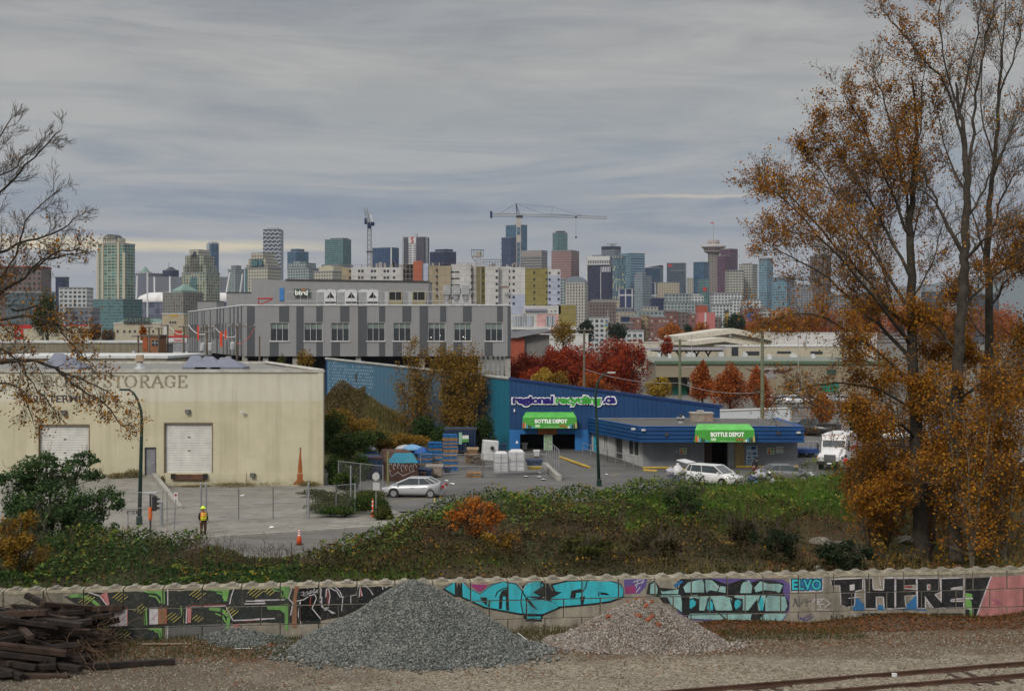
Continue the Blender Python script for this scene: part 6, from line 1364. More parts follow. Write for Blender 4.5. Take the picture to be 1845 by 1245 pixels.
MB().box(PX(1182,YT),PX(1600,YT),YT,YT+.5,PZ(679.5,YT),zE).box(PX(1243,YT),PX(1600,YT),YT,YT+.5,0,PZ(679.5,YT)).build('wall',TNW,r)
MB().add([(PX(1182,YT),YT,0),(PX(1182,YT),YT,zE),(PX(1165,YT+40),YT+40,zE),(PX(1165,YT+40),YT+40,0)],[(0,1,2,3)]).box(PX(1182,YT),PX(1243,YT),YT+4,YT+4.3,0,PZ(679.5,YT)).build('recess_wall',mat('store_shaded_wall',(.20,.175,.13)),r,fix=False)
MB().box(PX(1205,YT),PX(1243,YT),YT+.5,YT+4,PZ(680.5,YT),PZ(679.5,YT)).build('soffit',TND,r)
MB().add([(PX(1160,YT+30),YT-.3+30,zE+.1),(PX(1180,YT),YT-.3,zE+.1),(PX(1600,YT),YT-.3,zE+.1),(PX(1610,330),330,zE+.4),(PX(1166,330),330,zE+.4)],[(0,1,2,3,4)]).build('roof',mat('store_roof_grey_green',(.17,.185,.155),.9,dirt=((.1,.11,.09),.5)),r,fix=False)
MB().box(PX(1179,YT),PX(1601,YT),YT-.4,YT-.02,PZ(656,YT),PZ(650.5,YT)).build('green_trim',mat('trim_green',(.085,.14,.085)),r)
GD=mat('green_door',(.02,.20,.13),.6)
MB().box(PX(1217,YT),PX(1243,YT),YT+3.9,YT+3.99,0,PZ(697,YT)).build('green_door',GD,r);panel(r,'green_shutter',1480,1511,691,706,YT,GD);panel(r,'window_strip',1489,1506,665.5,675,YT,mat('teal_dark',(.03,.09,.08)))
mb=MB();P_=lambda pts:[(PX(a,YT),PZ(b,YT))for a,b in pts]
mb.prism(P_([(1340,663),(1352,666),(1372,667),(1381,665),(1390,668),(1392,676),(1384,676),(1378,671),(1362,673),(1350,668)]),YT-.03,YT-.001,'xz');mb.prism(P_([(1392,668),(1402,665),(1412,667),(1432,663),(1424,669),(1410,673),(1398,672),(1394,676)]),YT-.03,YT-.001,'xz');mb.build('mural_wings',mat('mural_brown',(.085,.04,.035)),r)
mb=MB();mb.prism(P_([(1378,676),(1388,668),(1398,676),(1396,683),(1388,680),(1382,684)]),YT-.05,YT-.031,'xz');mb.build('mural_body',mat('mural_grey',(.24,.22,.22)),r)
for i_,(px,py,w_)in enumerate(((1188,645.5,5),(1207,648,5),(1245,642.5,16),(1300,642,9),(1343,643.5,8),(1387,650,7),(1430,646,12),(1466,648,6))):
 Yr=280+(655-py)*5;x=PX(px,Yr)
 o_=tag(MB().box(x-w_*Yr/F/2,x+w_*Yr/F/2,Yr,Yr+1.5,zE+.1,zE+1.0).lathe([(.4,0),(.5,.15),(.3,.25)],(x,Yr+.7,zE+1.0),10).build('rooftop_unit',mat('unit_white',(.55,.56,.57)),None,loc=(x,Yr,zE)),['small white roof unit at the far left of the tan store roof','second small white roof unit from the left on the tan store','wide white roof unit below the forked canopy posts','white roof unit under the cream gable','square white roof unit left of the taller wood pole','small white roof unit just right of the taller wood pole','wide white roof unit before the cream wing','last white roof unit near the big tree branches'][i_],'roof unit')
Yt=152;r=empty('white_trailer',(PX(1360,Yt),Yt,.62),'long white box trailer with small dark marks parked behind the grey annex','trailer')
TW=mat('trailer_white',(.50,.53,.56),.5,var=.05)
zt0,zt1=PZ(741,Yt),PZ(736,Yt)
MB().prism([(PX(1285,Yt),1.3),(PX(1426,Yt),1.3),(PX(1426,Yt),zt1),(PX(1285,Yt),zt0)],Yt,Yt+2.6,'xz').build('box',TW,r);MB().tube([(PX(1285,Yt),Yt-.02,zt0),(PX(1426,Yt),Yt-.02,zt1)],.07,4).box(PX(1424,Yt),PX(1427,Yt),Yt-.06,Yt-.001,1.4,zt1).build('trim_rail',mat('trim_tan',(.3,.27,.22)),r)
for px in(1412,1415,1418):MB().box(PX(px,Yt),PX(px+1.3,Yt),Yt-.01,Yt-.001,PZ(745.5,Yt),PZ(743.5,Yt)).build('small_mark',DK2,r)
for px in(1300,1405,1415):MB().tube([(PX(px,Yt),Yt,1.1),(PX(px,Yt),Yt+.3,1.1)],.5,14).build('wheel',mat('black_rubber',(.02,)*3),r)
def pole(label,px,yt,Y,arms=(),r_=.16,m_=WDP,lamp=None,name='utility_pole',cat='utility pole',trans=0,z0=0):
 x=PX(px,Y);r=empty(name,(x,Y,z0),label,cat);MB().tube([(x,Y,z0),(x,Y,PZ(yt,Y))],[r_*1.15,r_*.8],8).build('post',m_,r)
 for y_,a,b in arms:
  o_=MB().box(PX(a,Y),PX(b,Y),Y-.2,Y-.08,PZ(y_,Y)-.07,PZ(y_,Y)+.07).build('crossarm',m_,r);mb=MB()
  for k in range(4):mb.lathe([(.06,0),(.08,.1),(.03,.22)],(lerp(PX(a,Y),PX(b,Y),.05+.3*k),Y-.14,PZ(y_,Y)+.07),6)
  mb.build('insulator',LGT,o_)
 for k in range(trans):MB().lathe([(.3,0),(.32,.1),(.32,.9),(.25,1.0)],(x+(.5 if k else-.5),Y-.3,PZ(yt,Y)-3.2),12).build('transformer',mat('galvanised',(.42,)*3),r)
 if lamp:
  a,y0,y1,xe=lamp;MB().tube([(x,Y,PZ(y0,Y)),(lerp(x,PX(xe,Y),.4),Y,PZ(lerp(y0,y1,.8),Y)),(PX(xe,Y),Y,PZ(y1,Y))],.05,5).obox((PX(xe,Y),Y,PZ(y1,Y)),(.7,.25,.14)).build('lamp_arm',LGT,r)
 return r
pole('dark utility pole with two crossarms left of the orange hut',249,604,198,[(606,238,260)],trans=1)
pole('thin dark pole passing in front of the orange hut',269,589,192,[(590,262,276)]);pole('thin dark pole just right of the orange hut',286,590,194,[(592,280,293)])
pole('dark utility pole before the showroom, left one',302,585,198,[(587,294,310)]);pole('dark utility pole before the showroom, right one',331,586,199,[(589,322,338)])
pole('utility pole with grey transformers beside the office block',373,586,178,[(590,362,384),(600,364,382)],trans=2);pole('utility pole with a long crossarm against the office block side',427,585,180,[(588,411,461)],trans=1)
pole('short grey-brown stub pole before the left end of the office block',467.5,606,176,r_=.13)
pole('green-grey wooden pole with a lamp arm before the tan store',1225,611,215,[(614,1214,1237)],.22,WDG,(1,664,661,1249));pole('thick green-grey wooden pole nearest the big trees',1373.5,594,150,[(597,1360,1387)],.2,WDG,(1,668,664,1392))
pole('weathered wooden pole with crossarm rising from the red maples',1052.5,593,185,[(595,1042,1075)],.17,WDP)
for px,yt,Y,lb in((1438.5,606,230,'thin grey light pole with a round head before the tan store'),(1316,606,330,'thin grey light pole among the station sheds'),(1246,606,330,'thin pale light pole over the platform canopy'),(1120,612,340,'first thin pale mast over the red maples'),(1171,612,345,'second thin pale mast over the red maples'),(1187,612,350,'third thin pale mast at the left end of the canopy'),(1068,575,600,'very thin tall grey mast in front of the low city')):
 x=PX(px,Y);r=empty('light_pole',(x,Y,0),lb,'light pole');MB().tube([(x,Y,0),(x,Y,PZ(yt,Y))],[.09,.06],6).build('post',LGT,r);MB().lathe([(.08,-.1),(.35,0),(.35,.12),(.08,.22)],(x,Y,PZ(yt,Y)),10).build('lamp_head',LGT,r)
def wire(label,pts,r_=.03,m_=None,sag=.6):
 P_=[Vector(p)for p in pts];Q=[]
 for a,b in zip(P_[:-1],P_[1:]):
  for k in range(8):t_=k/8;q=a.lerp(b,t_);q.z-=sag*4*t_*(1-t_);Q.append(q)
 Q.append(P_[-1]);return tag(MB().tube(Q,r_,4).build('overhead_wire',m_ or mat('wire_grey',(.25,.24,.24)),None,loc=tuple(Q[0])),label,'wire')
def q_(px,py,Y):return(PX(px,Y),Y,PZ(py,Y))
WHW=mat('wire_white',(.6,.6,.6));RDW=mat('wire_red',(.5,.1,.1))
wire('white sagging cable left of the grey transformers',[q_(305,586,196),q_(331,600,196)],.05,WHW);wire('white sagging cable ending at the grey transformers',[q_(340,586,190),q_(373,600,178)],.05,WHW);wire('white sagging cable right of the grey transformers',[q_(388,591,180),q_(427,605,180)],.05,WHW)
wire('pink-red cable rising along the office block side',[q_(427,618,178),q_(440,614,178),q_(458,592,178)],.04,RDW,.3)
wire('long thin wire from the red maples to the thick green-grey pole',[q_(1053,665,185),q_(1225,690,180),q_(1374,706,150)],.03);wire('upper thin wire between the maples pole and the lamp-arm pole',[q_(1053,599,185),q_(1225,616,215)],.025)
FLG=mat('flag_orange',(.60,.055,.02),.7)
for i_,(px,y0,y1,w_)in enumerate(((357,589,614,3),(398.5,599,626,4.5),(406.5,596,612,3.5))):
 Y=177;x=PX(px,Y);W=w_*Y/F;z1,z0=PZ(y0,Y),PZ(y1,Y)
 tag(MB().prism([(x-W/2,z1),(x+W/2,z1+.1),(x+W*.4,lerp(z1,z0,.5)),(x+W*.55,z0+.15),(x-W*.3,z0),(x-W*.5,lerp(z1,z0,.5))],Y-.05,Y+.05,'xz').tube([(x,Y,z1),(x,Y,z1+.25)],.03,4).build('safety_flag',FLG,None,loc=(x,Y,z0)),['narrow orange-red safety flag hanging farthest left on the cables','longest orange-red safety flag, between the other two','short orange-red safety flag nearest the long crossarm'][i_],'flag')
TY=mat('black_rubber',(.02,)*3);RIM=mat('alloy_rim',(.42,.43,.45),.35,.6);CGL=mat('car_glass',(.03,.04,.045),.08,spec=.7);LMP=mat('headlamp',(.55,.56,.56),.2);TLR=mat('tail_red',(.35,.02,.02),.3);BLKP=mat('black_trim',(.025,.025,.027),.5)
def carpaint(nm,col):return mat(nm,col,.28,.15,var=.04,spec=.6)
def car(label,cat,loc,rz,paint,L=4.6,W=1.8,Hh=1.45,belt=.93,hood=.88,deck=1.04,cab=(-2.0,-1.05,.3,1.5),group=None,hatch=None,trunk=None,name='parked_car'):
 """front towards +x"""
 r=empty(name,(0,0,0),label,cat,group);h=L/2;w=W/2
 st=[(-h,.45,.35,.62),(-h+.06,.62,.26,.85),(-h+.35,.9,.2,1.0 if deck else belt),(cab[0],1,.2,1.04*deck if deck else belt+.1),(cab[1],1,.2,belt+.04),(0,1,.2,belt),(cab[3],.99,.2,hood+.02),(h-.45,.95,.22,hood-.12),(h-.12,.82,.26,hood-.28),(h,.55,.34,.52)]
 vs=[];fs=[];n=10
 for x,ww,zb,zt in st:
  a=w*ww if ww<1 else w
  prof=[(-a*.9,zb),(-a,zb+.14),(-a,(zb+zt)/2),(-a*.985,zt-.12),(-a*.86,zt),(a*.86,zt),(a*.985,zt-.12),(a,(zb+zt)/2),(a,zb+.14),(a*.9,zb)]
  vs+=[(x,y,z)for y,z in prof]
 for i in range(len(st)-1):
  for k in range(n-1):fs.append((i*n+k,(i+1)*n+k,(i+1)*n+k+1,i*n+k+1))
  fs.append((i*n+n-1,(i+1)*n+n-1,(i+1)*n,i*n))
 fs+=[tuple(range(n)),tuple((len(st)-1)*n+k for k in range(n))[::-1]]
 MB().add(vs,fs).build('body',paint,r,smooth=True)
 x0,x1,x2,x3=cab[0],cab[1],cab[2],cab[3];b=w*.87;t_=w*.70;zb=belt-.02;zt=Hh-.05
 bot=[(x0,-b,zb),(x3,-b,zb-.03),(x3,b,zb-.03),(x0,b,zb)];top=[(x1,-t_,zt),(x2,-t_,zt),(x2,t_,zt),(x1,t_,zt)]
 MB().add(bot+top,[(0,1,5,4),(1,2,6,5),(2,3,7,6),(3,0,4,7),(4,5,6,7)]).build('windows',CGL,r,fix=False)
 mb=MB();mb.add([(x1-.06,-t_-.03,zt-.01),(x2+.05,-t_-.03,zt-.01),(x2+.05,t_+.03,zt-.01),(x1-.06,t_+.03,zt-.01),(x1+.08,-t_+.08,zt+.05),(x2-.1,-t_+.08,zt+.045),(x2-.1,t_-.08,zt+.045),(x1+.08,t_-.08,zt+.05)],[(0,1,5,4),(1,2,6,5),(2,3,7,6),(3,0,4,7),(4,5,6,7),(3,2,1,0)])
 mb.build('roof',paint,r)
 for s_ in(-1,1):
  mb=MB()
  for p,q,rr_ in(((x0,s_*b,zb),(x1,s_*t_,zt),.05),((x3,s_*b,zb-.03),(x2,s_*t_,zt),.04),(((x0+x3)/2-.2,s_*b,zb),((x1+x2)/2-.05,s_*t_,zt),.03),((x0+.5,s_*b,zb),(x1+.25,s_*t_,zt),.03)):mb.tube([p,q],rr_,5)
  mb.build('pillars',paint,r)
  MB().obox((x3-.35,s_*(w+.09),belt+.06),(.14,.2,.13)).build('mirror',paint,r)
  MB().obox((h-.22,s_*w*.66,hood-.24),(.28,.4,.14),-s_*.35).build('headlight',LMP,r);MB().obox((-h+.1,s_*w*.72,.82),(.16,.36,.2),s_*.3).build('tail_light',TLR,r)
  MB().box(-.05,.14,s_*w-.005,s_*w+.02,belt-.2,belt-.16).box(-.95,-.76,s_*w-.005,s_*w+.02,belt-.19,belt-.15).build('door_handle',paint,r)
  for xw in(h-.9,-h+.98):
   MB().tube([(xw,s_*(w-.10),.33),(xw,s_*(w-.002),.33)],.39,18).build('wheel_arch',BLKP,r)
   wl=MB().tube([(xw,s_*(w-.12),.31),(xw,s_*(w+.02),.31)],.315,18).build('wheel',TY,r);mb=MB().tube([(xw,s_*(w+.02),.31),(xw,s_*(w+.03),.31)],.10,10)
   for q in range(7):a=q*2*math.pi/7;mb.obox((xw+.12*math.cos(a),s_*(w+.028),.31+.12*math.sin(a)),(.2,.02,.055),ry=-a)
   mb.tube([(xw,s_*(w+.018),.31),(xw,s_*(w+.024),.31)],.205,16);mb.build('rim',RIM,wl)
 MB().box(h-.08,h+.01,-.4,.4,.42,.6).box(h-.02,h+.012,-.7,.7,.32,.38).build('grille',BLKP,r)
 MB().box(h+.005,h+.02,-.24,.24,.45,.56).build('number_plate',mat('plate',(.6,.6,.62)),r);MB().box(-h-.015,-h+.005,-.24,.24,.6,.71).build('number_plate',mat('plate',(.6,.6,.62)),r)
 if hatch:MB().add([(x0+.1,-t_,zt+.02),(x0+.1,t_,zt+.02),(x0-.95,t_*.95,zt+.22),(x0-.95,-t_*.95,zt+.22),(x0+.1,-t_,zt+.07),(x0+.1,t_,zt+.07),(x0-.95,t_*.95,zt+.27),(x0-.95,-t_*.95,zt+.27)],[(0,3,2,1),(4,5,6,7),(0,1,5,4),(1,2,6,5),(2,3,7,6),(3,0,4,7)]).build('open_tailgate',paint,r)
 if trunk:MB().add([(x0-.05,-t_*1.1,belt+.1),(x0-.05,t_*1.1,belt+.1),(x0-.55,t_*1.05,belt+.85),(x0-.55,-t_*1.05,belt+.85),(x0+.0,-t_*1.1,belt+.13),(x0+.0,t_*1.1,belt+.13),(x0-.5,t_*1.05,belt+.9),(x0-.5,-t_*1.05,belt+.9)],[(0,3,2,1),(4,5,6,7),(0,1,5,4),(1,2,6,5),(2,3,7,6),(3,0,4,7)]).build('open_boot_lid',mat('black_paint',(.02,.02,.022),.3),r)
 r.location=loc;r.rotation_euler=(0,0,rz);return r
SLV=carpaint('silver_paint',(.40,.41,.43));WHT=carpaint('white_paint',(.62,.62,.62));BKP=carpaint('black_paint_car',(.02,.022,.026));GYP=carpaint('grey_paint',(.14,.145,.15));RDP=carpaint('red_paint',(.3,.02,.02));BLP=carpaint('blue_paint',(.02,.06,.2))
car('silver four-door sedan parked beside the vegetation by the depot yard entrance','car',(PX(747,104.5),104.5,0),math.pi-.10,SLV)
wv_=car('white minivan with its tailgate raised in front of the grey annex','minivan',(PX(1284,112.5),112.5,.0),-.72,WHT,4.7,1.85,1.62,1.02,.98,None,(-2.1,-1.75,.55,1.5),hatch=True)
car('dark grey sedan with its boot lid open beside bags at the edge of the weeds','car',(PX(1414,115),115,.0),-.12,GYP,4.6,1.8,1.42,trunk=True)
def pickup():
 r=car('black pickup truck parked beyond the annex by the orange tree','pickup truck',(0,0,0),0,BKP,5.8,2.0,1.9,1.2,1.2,1.16,(-.55,-.4,1.0,1.6),name='pickup_truck')
 MB().box(-2.8,-.7,-.95,-.86,1.1,1.3).box(-2.8,-.7,.86,.95,1.1,1.3).box(-2.88,-2.8,-.95,.95,.7,1.3).build('cargo_bed_sides',BKP,r);MB().box(-3.0,-2.9,-.95,.95,.5,.68).build('chrome_bumper',RIM,r);return r
pk=pickup();pk.location=(PX(1465,158),158,.62);pk.rotation_euler=(0,0,math.radians(150))
far=[(1437,160.5,.62,2.6,GYP,'dark grey hatchback half hidden left of the black pickup'),(1388,228,.6,.1,WHT,'white car under the orange trees near the tan store, left of the light pole'),(1412,229,.6,3.1,SLV,'silver car behind the white trailer near the tan store'),(1432,228,.6,.1,WHT,'white car at the foot of the thin grey light pole'),(1455,230,.6,.1,RDP,'red car right of the thin grey light pole'),(1478,229,.6,3.1,WHT,'white car just left of the small orange tree'),(1516,229,.6,.1,SLV,'silver car right of the small orange tree'),(1610,150,.62,2.9,WHT,'white car between the dark hedge tree and the big trunks'),(1642,150,.62,3.0,SLV,'silver car behind the left big trunk'),(1742,122,.0,2.9,WHT,'white car seen between the two right trunks'),(1804,124,.0,3.0,SLV,'silver car at the far right edge behind the branches'),(1700,152,.62,2.9,BLP,'blue car between the two biggest trunks'),(1775,150,.62,2.9,WHT,'white car far behind the rightmost trunk'),(1030,440,0,.1,WHT,'small white van-like car beyond the red maples'),(1048,430,0,.1,WHT,'second small white vehicle beyond the red maples'),(1072,440,0,3.1,SLV,'small silver vehicle far behind the maples pole'),(238,430,0,.1,WHT,'white car in front of the cream station hall'),(84,425,0,.1,GYP,'grey car by the dark conifer at the left'),(95,424,0,.1,WHT,'white car by the dark conifer at the left')]
for px,Y,z,rz,pt,lb in far:car(lb,'car',(PX(px,Y),Y,z),rz,pt)
def truck():
 r=empty('armoured_truck',(0,0,0),'white armoured cash truck with black bumper facing us beside the annex','truck');TWH=mat('truck_white',(.62,.62,.62),.4,var=.05,dirt=((.45,.1,.08),.12))
 MB().add([(-1.15,0,.9),(1.15,0,.9),(1.15,0,2.95),(-1.15,0,2.95),(-1.15,5.2,.7),(1.15,5.2,.7),(1.15,5.2,3.0),(-1.15,5.2,3.0),(-1.05,-.55,.9),(1.05,-.55,.9),(1.05,-.35,1.85),(-1.05,-.35,1.85),(-1.08,.05,2.98),(1.08,.05,2.98)],[(0,4,7,3),(1,2,6,5),(4,5,6,7),(3,7,6,2),(0,1,5,4),(3,2,13,12),(8,9,1,0),(8,11,10,9),(11,12,13,10),(8,0,3,11),(9,10,2,1)]).build('box_body',TWH,r,fix=False)
 MB().prism([(-1.9,.75),(-.4,.75),(-.4,1.85),(-.95,1.75),(-1.8,1.4),(-1.92,1.2)],-.8,.8,'yz').build('hood',TWH,r,bevel=.06)
 for s_ in(-1,1):
  MB().prism([(-1.85,.65),(-.2,.65),(-.2,1.35),(-.9,1.42),(-1.6,1.25),(-1.85,1.0)],s_*.8,s_*1.12,'yz').build('fender',TWH,r,bevel=.05)
  MB().obox((s_*.95,-1.88,1.02),(.24,.1,.2)).build('headlight',LMP,r);MB().obox((s_*1.09,-1.8,1.05),(.1,.14,.16)).build('indicator',mat('amber',(.7,.25,.03)),r)
  MB().obox((s_*1.36,-.5,1.95),(.16,.1,.5)).tube([(s_*1.1,-.4,1.9),(s_*1.36,-.45,2.0)],.03,5).build('mirror',BLKP,r)
  MB().box(s_*1.155 if s_>0 else-1.17,s_*1.17 if s_>0 else-1.155,.35,1.15,1.85,2.5).build('side_window',CGL,r)
  for yw in(-1.05,3.9):
   wl=MB().tube([(s_*.78,yw,.48),(s_*1.08,yw,.48)],.5,18).build('wheel',TY,r);MB().tube([(s_*1.08,yw,.48),(s_*1.1,yw,.48)],.24,14).build('rim',RIM,wl)
 MB().add([(-.95,-.372,1.93),(.95,-.372,1.93),(.98,-.02,2.72),(-.98,-.02,2.72)],[(0,1,2,3)]).build('windscreen',CGL,r,fix=False)
 MB().box(-.03,.03,-.36,-.3,1.92,2.0).box(-.5,.5,.3,1.5,3.0,3.12).build('roof_hatch',TWH,r)
 mb=MB().box(-.5,.5,-1.96,-1.9,.85,1.35);g_=mb.build('grille',BLKP,r);mb=MB();[mb.box(-.46,.46,-1.975,-1.962,.9+k*.09,.93+k*.09)for k in range(5)];mb.build('grille_bars',RIM,g_)
 MB().box(-1.2,1.2,-2.15,-1.95,.5,.8).build('bumper',BLKP,r,bevel=.03);MB().box(-.2,.2,-2.17,-2.155,.55,.68).build('number_plate',mat('plate',(.6,.6,.62)),r)
 mb=MB();[mb.obox((x_,-.12,2.93),(.12,.1,.06))for x_ in(-.4,0,.4,-.9,.9)];mb.build('marker_lamp',mat('amber',(.7,.25,.03)),r)
 MB().box(1.152,1.16,4.6,5.19,.8,2.95).box(1.152,1.158,1.6,4.5,1.5,1.9).build('red_stripe',mat('stripe_red',(.42,.05,.04)),r)
 return r
tr=truck();tr.location=(PX(1503,126),126,.02);tr.rotation_euler=(0,0,math.radians(-24))
r=empty('flatbed_trailer',(PX(1450,133),133,.3),'low blue flatbed trailer with grey rails between the annex and the white truck','trailer');X0,X1=PX(1436,133),PX(1476,133)
MB().box(X0,X1,133,135,.75,1.15).build('deck',mat('deck_blue',(.02,.05,.16)),r);mb=MB()
for k in range(5):x=lerp(X0,X1,k/4);mb.tube([(x,133,1.15),(x,133,1.85)],.03,4)
mb.tube([(X0,133,1.85),(X1,133,1.85)],.03,4);mb.build('rail',GCOL if 'GCOL' in globals()else LGT,r)
for px in(1446,1462):MB().tube([(PX(px,133),133.1,.75),(PX(px,133),133.35,.75)],.35,14).build('wheel',TY,r)
def person(label,loc,rz,skin,top,legs,shoe,hair=None,helmet=None,vest=None,lean=0.0,arms=((.35,.1,-.5),(-.35,.1,-.5)),hood=False):
 r=empty('person',(0,0,0),label,'person');V=[];E=[];R=[]
 def v(x,y,z,rad,par=None):V.append((x,y-lean*max(0,z-.9),z));R.append(rad);(E.append((par,len(V)-1))if par is not None else None);return len(V)-1
 pel=v(0,0,.95,.13);wa=v(0,0,1.1,.12,pel);ch=v(0,0,1.32,.145,wa);nk=v(0,.01,1.49,.055,ch);hd=v(0,-.01,1.6,.085,nk);ht=v(0,0,1.72,.085,hd)
 hands=[]
 for s_,(ax_,ay_,az_)in zip((-1,1),arms):
  hp=v(s_*.10,0,.88,.095,pel);kn=v(s_*.12,-.04,.49,.06,hp);an=v(s_*.12,.02,.09,.04,kn);v(s_*.13,-.15,.04,.035,an)
  sh=v(s_*.19,0,1.42,.06,ch);el=v(s_*.25,.02,1.14,.045,sh);wr=v(s_*.25-s_*.03,-.16+ay_,.98,.028,el);pm=v(s_*.22,-.22+ay_,.93,.03,wr)
  for f_i in range(4):q=v(s_*(.20+.018*f_i),-.25+ay_,.89-.002*f_i,.009,pm);v(s_*(.20+.018*f_i),-.265+ay_,.855+.004*abs(f_i-1.5),.008,q)
  v(s_*.185,-.255+ay_,.92,.01,pm)
 me=bpy.data.meshes.new('body');me.from_pydata(V,E,[]);o=bpy.data.objects.new('body',me);COL.objects.link(o);o.parent=r
 sk=o.modifiers.new('skin','SKIN');me.skin_vertices[0].data[0].use_root=True
 for i,rad in enumerate(R):me.skin_vertices[0].data[i].radius=(rad*1.15 if rad>.1 else rad,rad)
 o.modifiers.new('sub','SUBSURF').levels=1;me.materials.append(skin)
 yl=lambda z,y=0:y-lean*max(0,z-.9)
 mb=MB();mb.lathe([(.15,.93),(.17,.98),(.165,1.1),(.2,1.35),(.17,1.45),(.08,1.5)],(0,yl(1.2),0),14)
 for s_,(ax_,ay_,az_)in zip((-1,1),arms):mb.tube([(s_*.17,yl(1.42),1.43),(s_*.25,yl(1.14,.02),1.14),(s_*.22,yl(.98,-.15+ay_),.99)],[.085,.065,.05],8)
 mb.build('jacket',top,r,smooth=True)
 mb=MB()
 for s_ in(-1,1):mb.tube([(s_*.09,0,.98),(s_*.11,-.01,.85),(s_*.12,-.04,.49),(s_*.12,.02,.1)],[.12,.11,.08,.065],9)
 mb.build('trousers',legs,r,smooth=True);mb=MB();[mb.obox((s_*.125,-.05,.05),(.1,.28,.1))for s_ in(-1,1)];mb.build('boot',shoe,r,bevel=.02)
 hy=yl(1.64)
 if vest:
  vo=MB().lathe([(.165,.98),(.185,1.1),(.205,1.33),(.18,1.44),(.10,1.49)],(0,yl(1.2),0),16).build('safety_vest',vest[0],r,smooth=True);mb=MB()
  for a_,b_ in((1.10,1.15),(1.0,1.04)):mb.lathe([(.188,a_),(.192,b_)],(0,yl(1.2),0),16)
  for s_ in(-1,1):mb.tube([(s_*.1,yl(1.2)-.16,1.06),(s_*.1,yl(1.3)-.17,1.3),(s_*.09,yl(1.44)-.13,1.44)],.025,5);mb.tube([(s_*.1,yl(1.2)+.16,1.06),(s_*.1,yl(1.3)+.18,1.3),(s_*.09,yl(1.44)+.13,1.44)],.025,5)
  mb.build('reflective_stripe',vest[1],vo)
 if helmet:MB().lathe([(.17,1.675),(.165,1.69),(.125,1.70),(.12,1.75),(.085,1.80),(.02,1.825)],(0,hy,0),16).build('hard_hat',helmet,r,smooth=True)
 elif hair:MB().lathe([(.09,1.56),(.108,1.64),(.10,1.73),(.05,1.79)],(0,hy+.015,0),12).build('hair',hair,r,smooth=True)
 f_=MB();
 f_.obox((0,hy-.10,1.62),(.03,.04,.05)).obox((0,hy-.092,1.575),(.05,.012,.012));[f_.obox((s_*.035,hy-.093,1.645),(.022,.012,.012))for s_ in(-1,1)];[f_.obox((s_*.092,hy,1.63),(.015,.035,.06))for s_ in(-1,1)];f_.build('face_features',skin,r)
 r.location=loc;r.rotation_euler=(0,0,rz);return r
SK=mat('skin',(.28,.16,.11),.6);HV=mat('hi_vis_yellow',(.62,.85,.03),.6);HO=mat('hi_vis_orange',(.75,.26,.05),.6);DKC=mat('dark_cloth',(.015,.016,.02),.9);BRC=mat('brown_cloth',(.07,.035,.025),.9);GRC=mat('grey_cloth',(.17,.16,.165),.9);RDC=mat('red_cloth',(.36,.03,.025),.9)
Yw=83.8;person('road worker in yellow hard hat and lime and orange vest by the gate posts',(PX(366,Yw),Yw,hterr(PX(366,Yw),Yw)*0+.0),math.radians(35),SK,DKC,BRC,DKC,helmet=HV,vest=(HO,HV),arms=((0,.1,0),(0,-.02,0)))
person('person in dark clothing leaning over bags behind the dark sedan',(PX(1358,117),117,0),math.radians(120),SK,DKC,BRC,DKC,hair=DKC,lean=.45)
person('person in a grey jacket standing with a loaded cart beside the white armoured truck',(PX(1516,118),118,0),math.radians(100),SK,GRC,DKC,DKC,hair=GRC,lean=.12)
person('person in a red jacket beside the one in grey near the armoured truck',(PX(1523,119.5),119.5,0),math.radians(60),SK,RDC,DKC,DKC,hair=DKC,lean=.1)
def cart(label,px,Y,z,col,bags,rz=0):
 r=empty('shopping_cart',(0,0,0),label,'cart');mb=MB()
 for s_ in(-1,1):
  for z_ in(.35,.5,.65,.8,.95):mb.tube([(-.5,s_*.3,z_),(.5,s_*.3,z_)],.014,4)
  for x_ in(-.5,-.25,0,.25,.5):mb.tube([(x_,s_*.3,.35),(x_,s_*.3,.95)],.012,4)
 for x_ in(-.5,.5):
  for z_ in(.35,.65,.95):mb.tube([(x_,-.3,z_),(x_,.3,z_)],.014,4)
 mb.build('basket',col,r);MB().tube([(-.5,-.3,.95),(-.72,-.3,1.05),(-.72,.3,1.05),(-.5,.3,.95)],.02,5).tube([(-.5,-.25,.15),(.5,-.25,.15),(.5,.25,.15),(-.5,.25,.15)],.02,4).build('handle_frame',col,r)
 for x_ in(-.42,.42):
  for s_ in(-1,1):MB().tube([(x_,s_*.24-.02,.07),(x_,s_*.24+.02,.07)],.07,10).build('wheel',TY,r)
 r.location=(PX(px,Y),Y,z);r.rotation_euler=(0,0,rz)
 return r
def bag(label,px,py,Y,w_,h_,m_,name='plastic_bag',cat='bag',sd=1):
 x,z=PX(px,Y),PZ(py,Y);rr=random.Random(sd+px);prof=[(.12,0),(.44,.12),(.5,.35),(.42,.62),(.25,.8),(.08,.9),(.14,1.0)]if h_>w_*.5 else[(.5,0),(.52,.2),(.42,.55),(.28,.8),(.08,1.0)];mb=MB()
 mb.lathe([(a*w_*rr.uniform(.9,1.1),b*h_)for a,b in prof],(x,Y,z-h_/2),14)
 mb.v=[(v_[0]+rr.uniform(-.045,.045)*w_*1.5,v_[1]+rr.uniform(-.045,.045)*w_*1.5,v_[2]+rr.uniform(-.03,.03)*h_)for v_ in mb.v]
 return tag(mb.build(name,m_,None,loc=(x,Y,z-h_/2),smooth=True),label,cat)
PBW=mat('white_plastic_bag',(.55,.54,.56),.35,var=.1);PBB=mat('blue_plastic_bag',(.05,.22,.5),.4);PBC=mat('clear_grey_bag',(.38,.38,.41),.35);CRT=mat('cart_navy',(.02,.035,.10),.5)
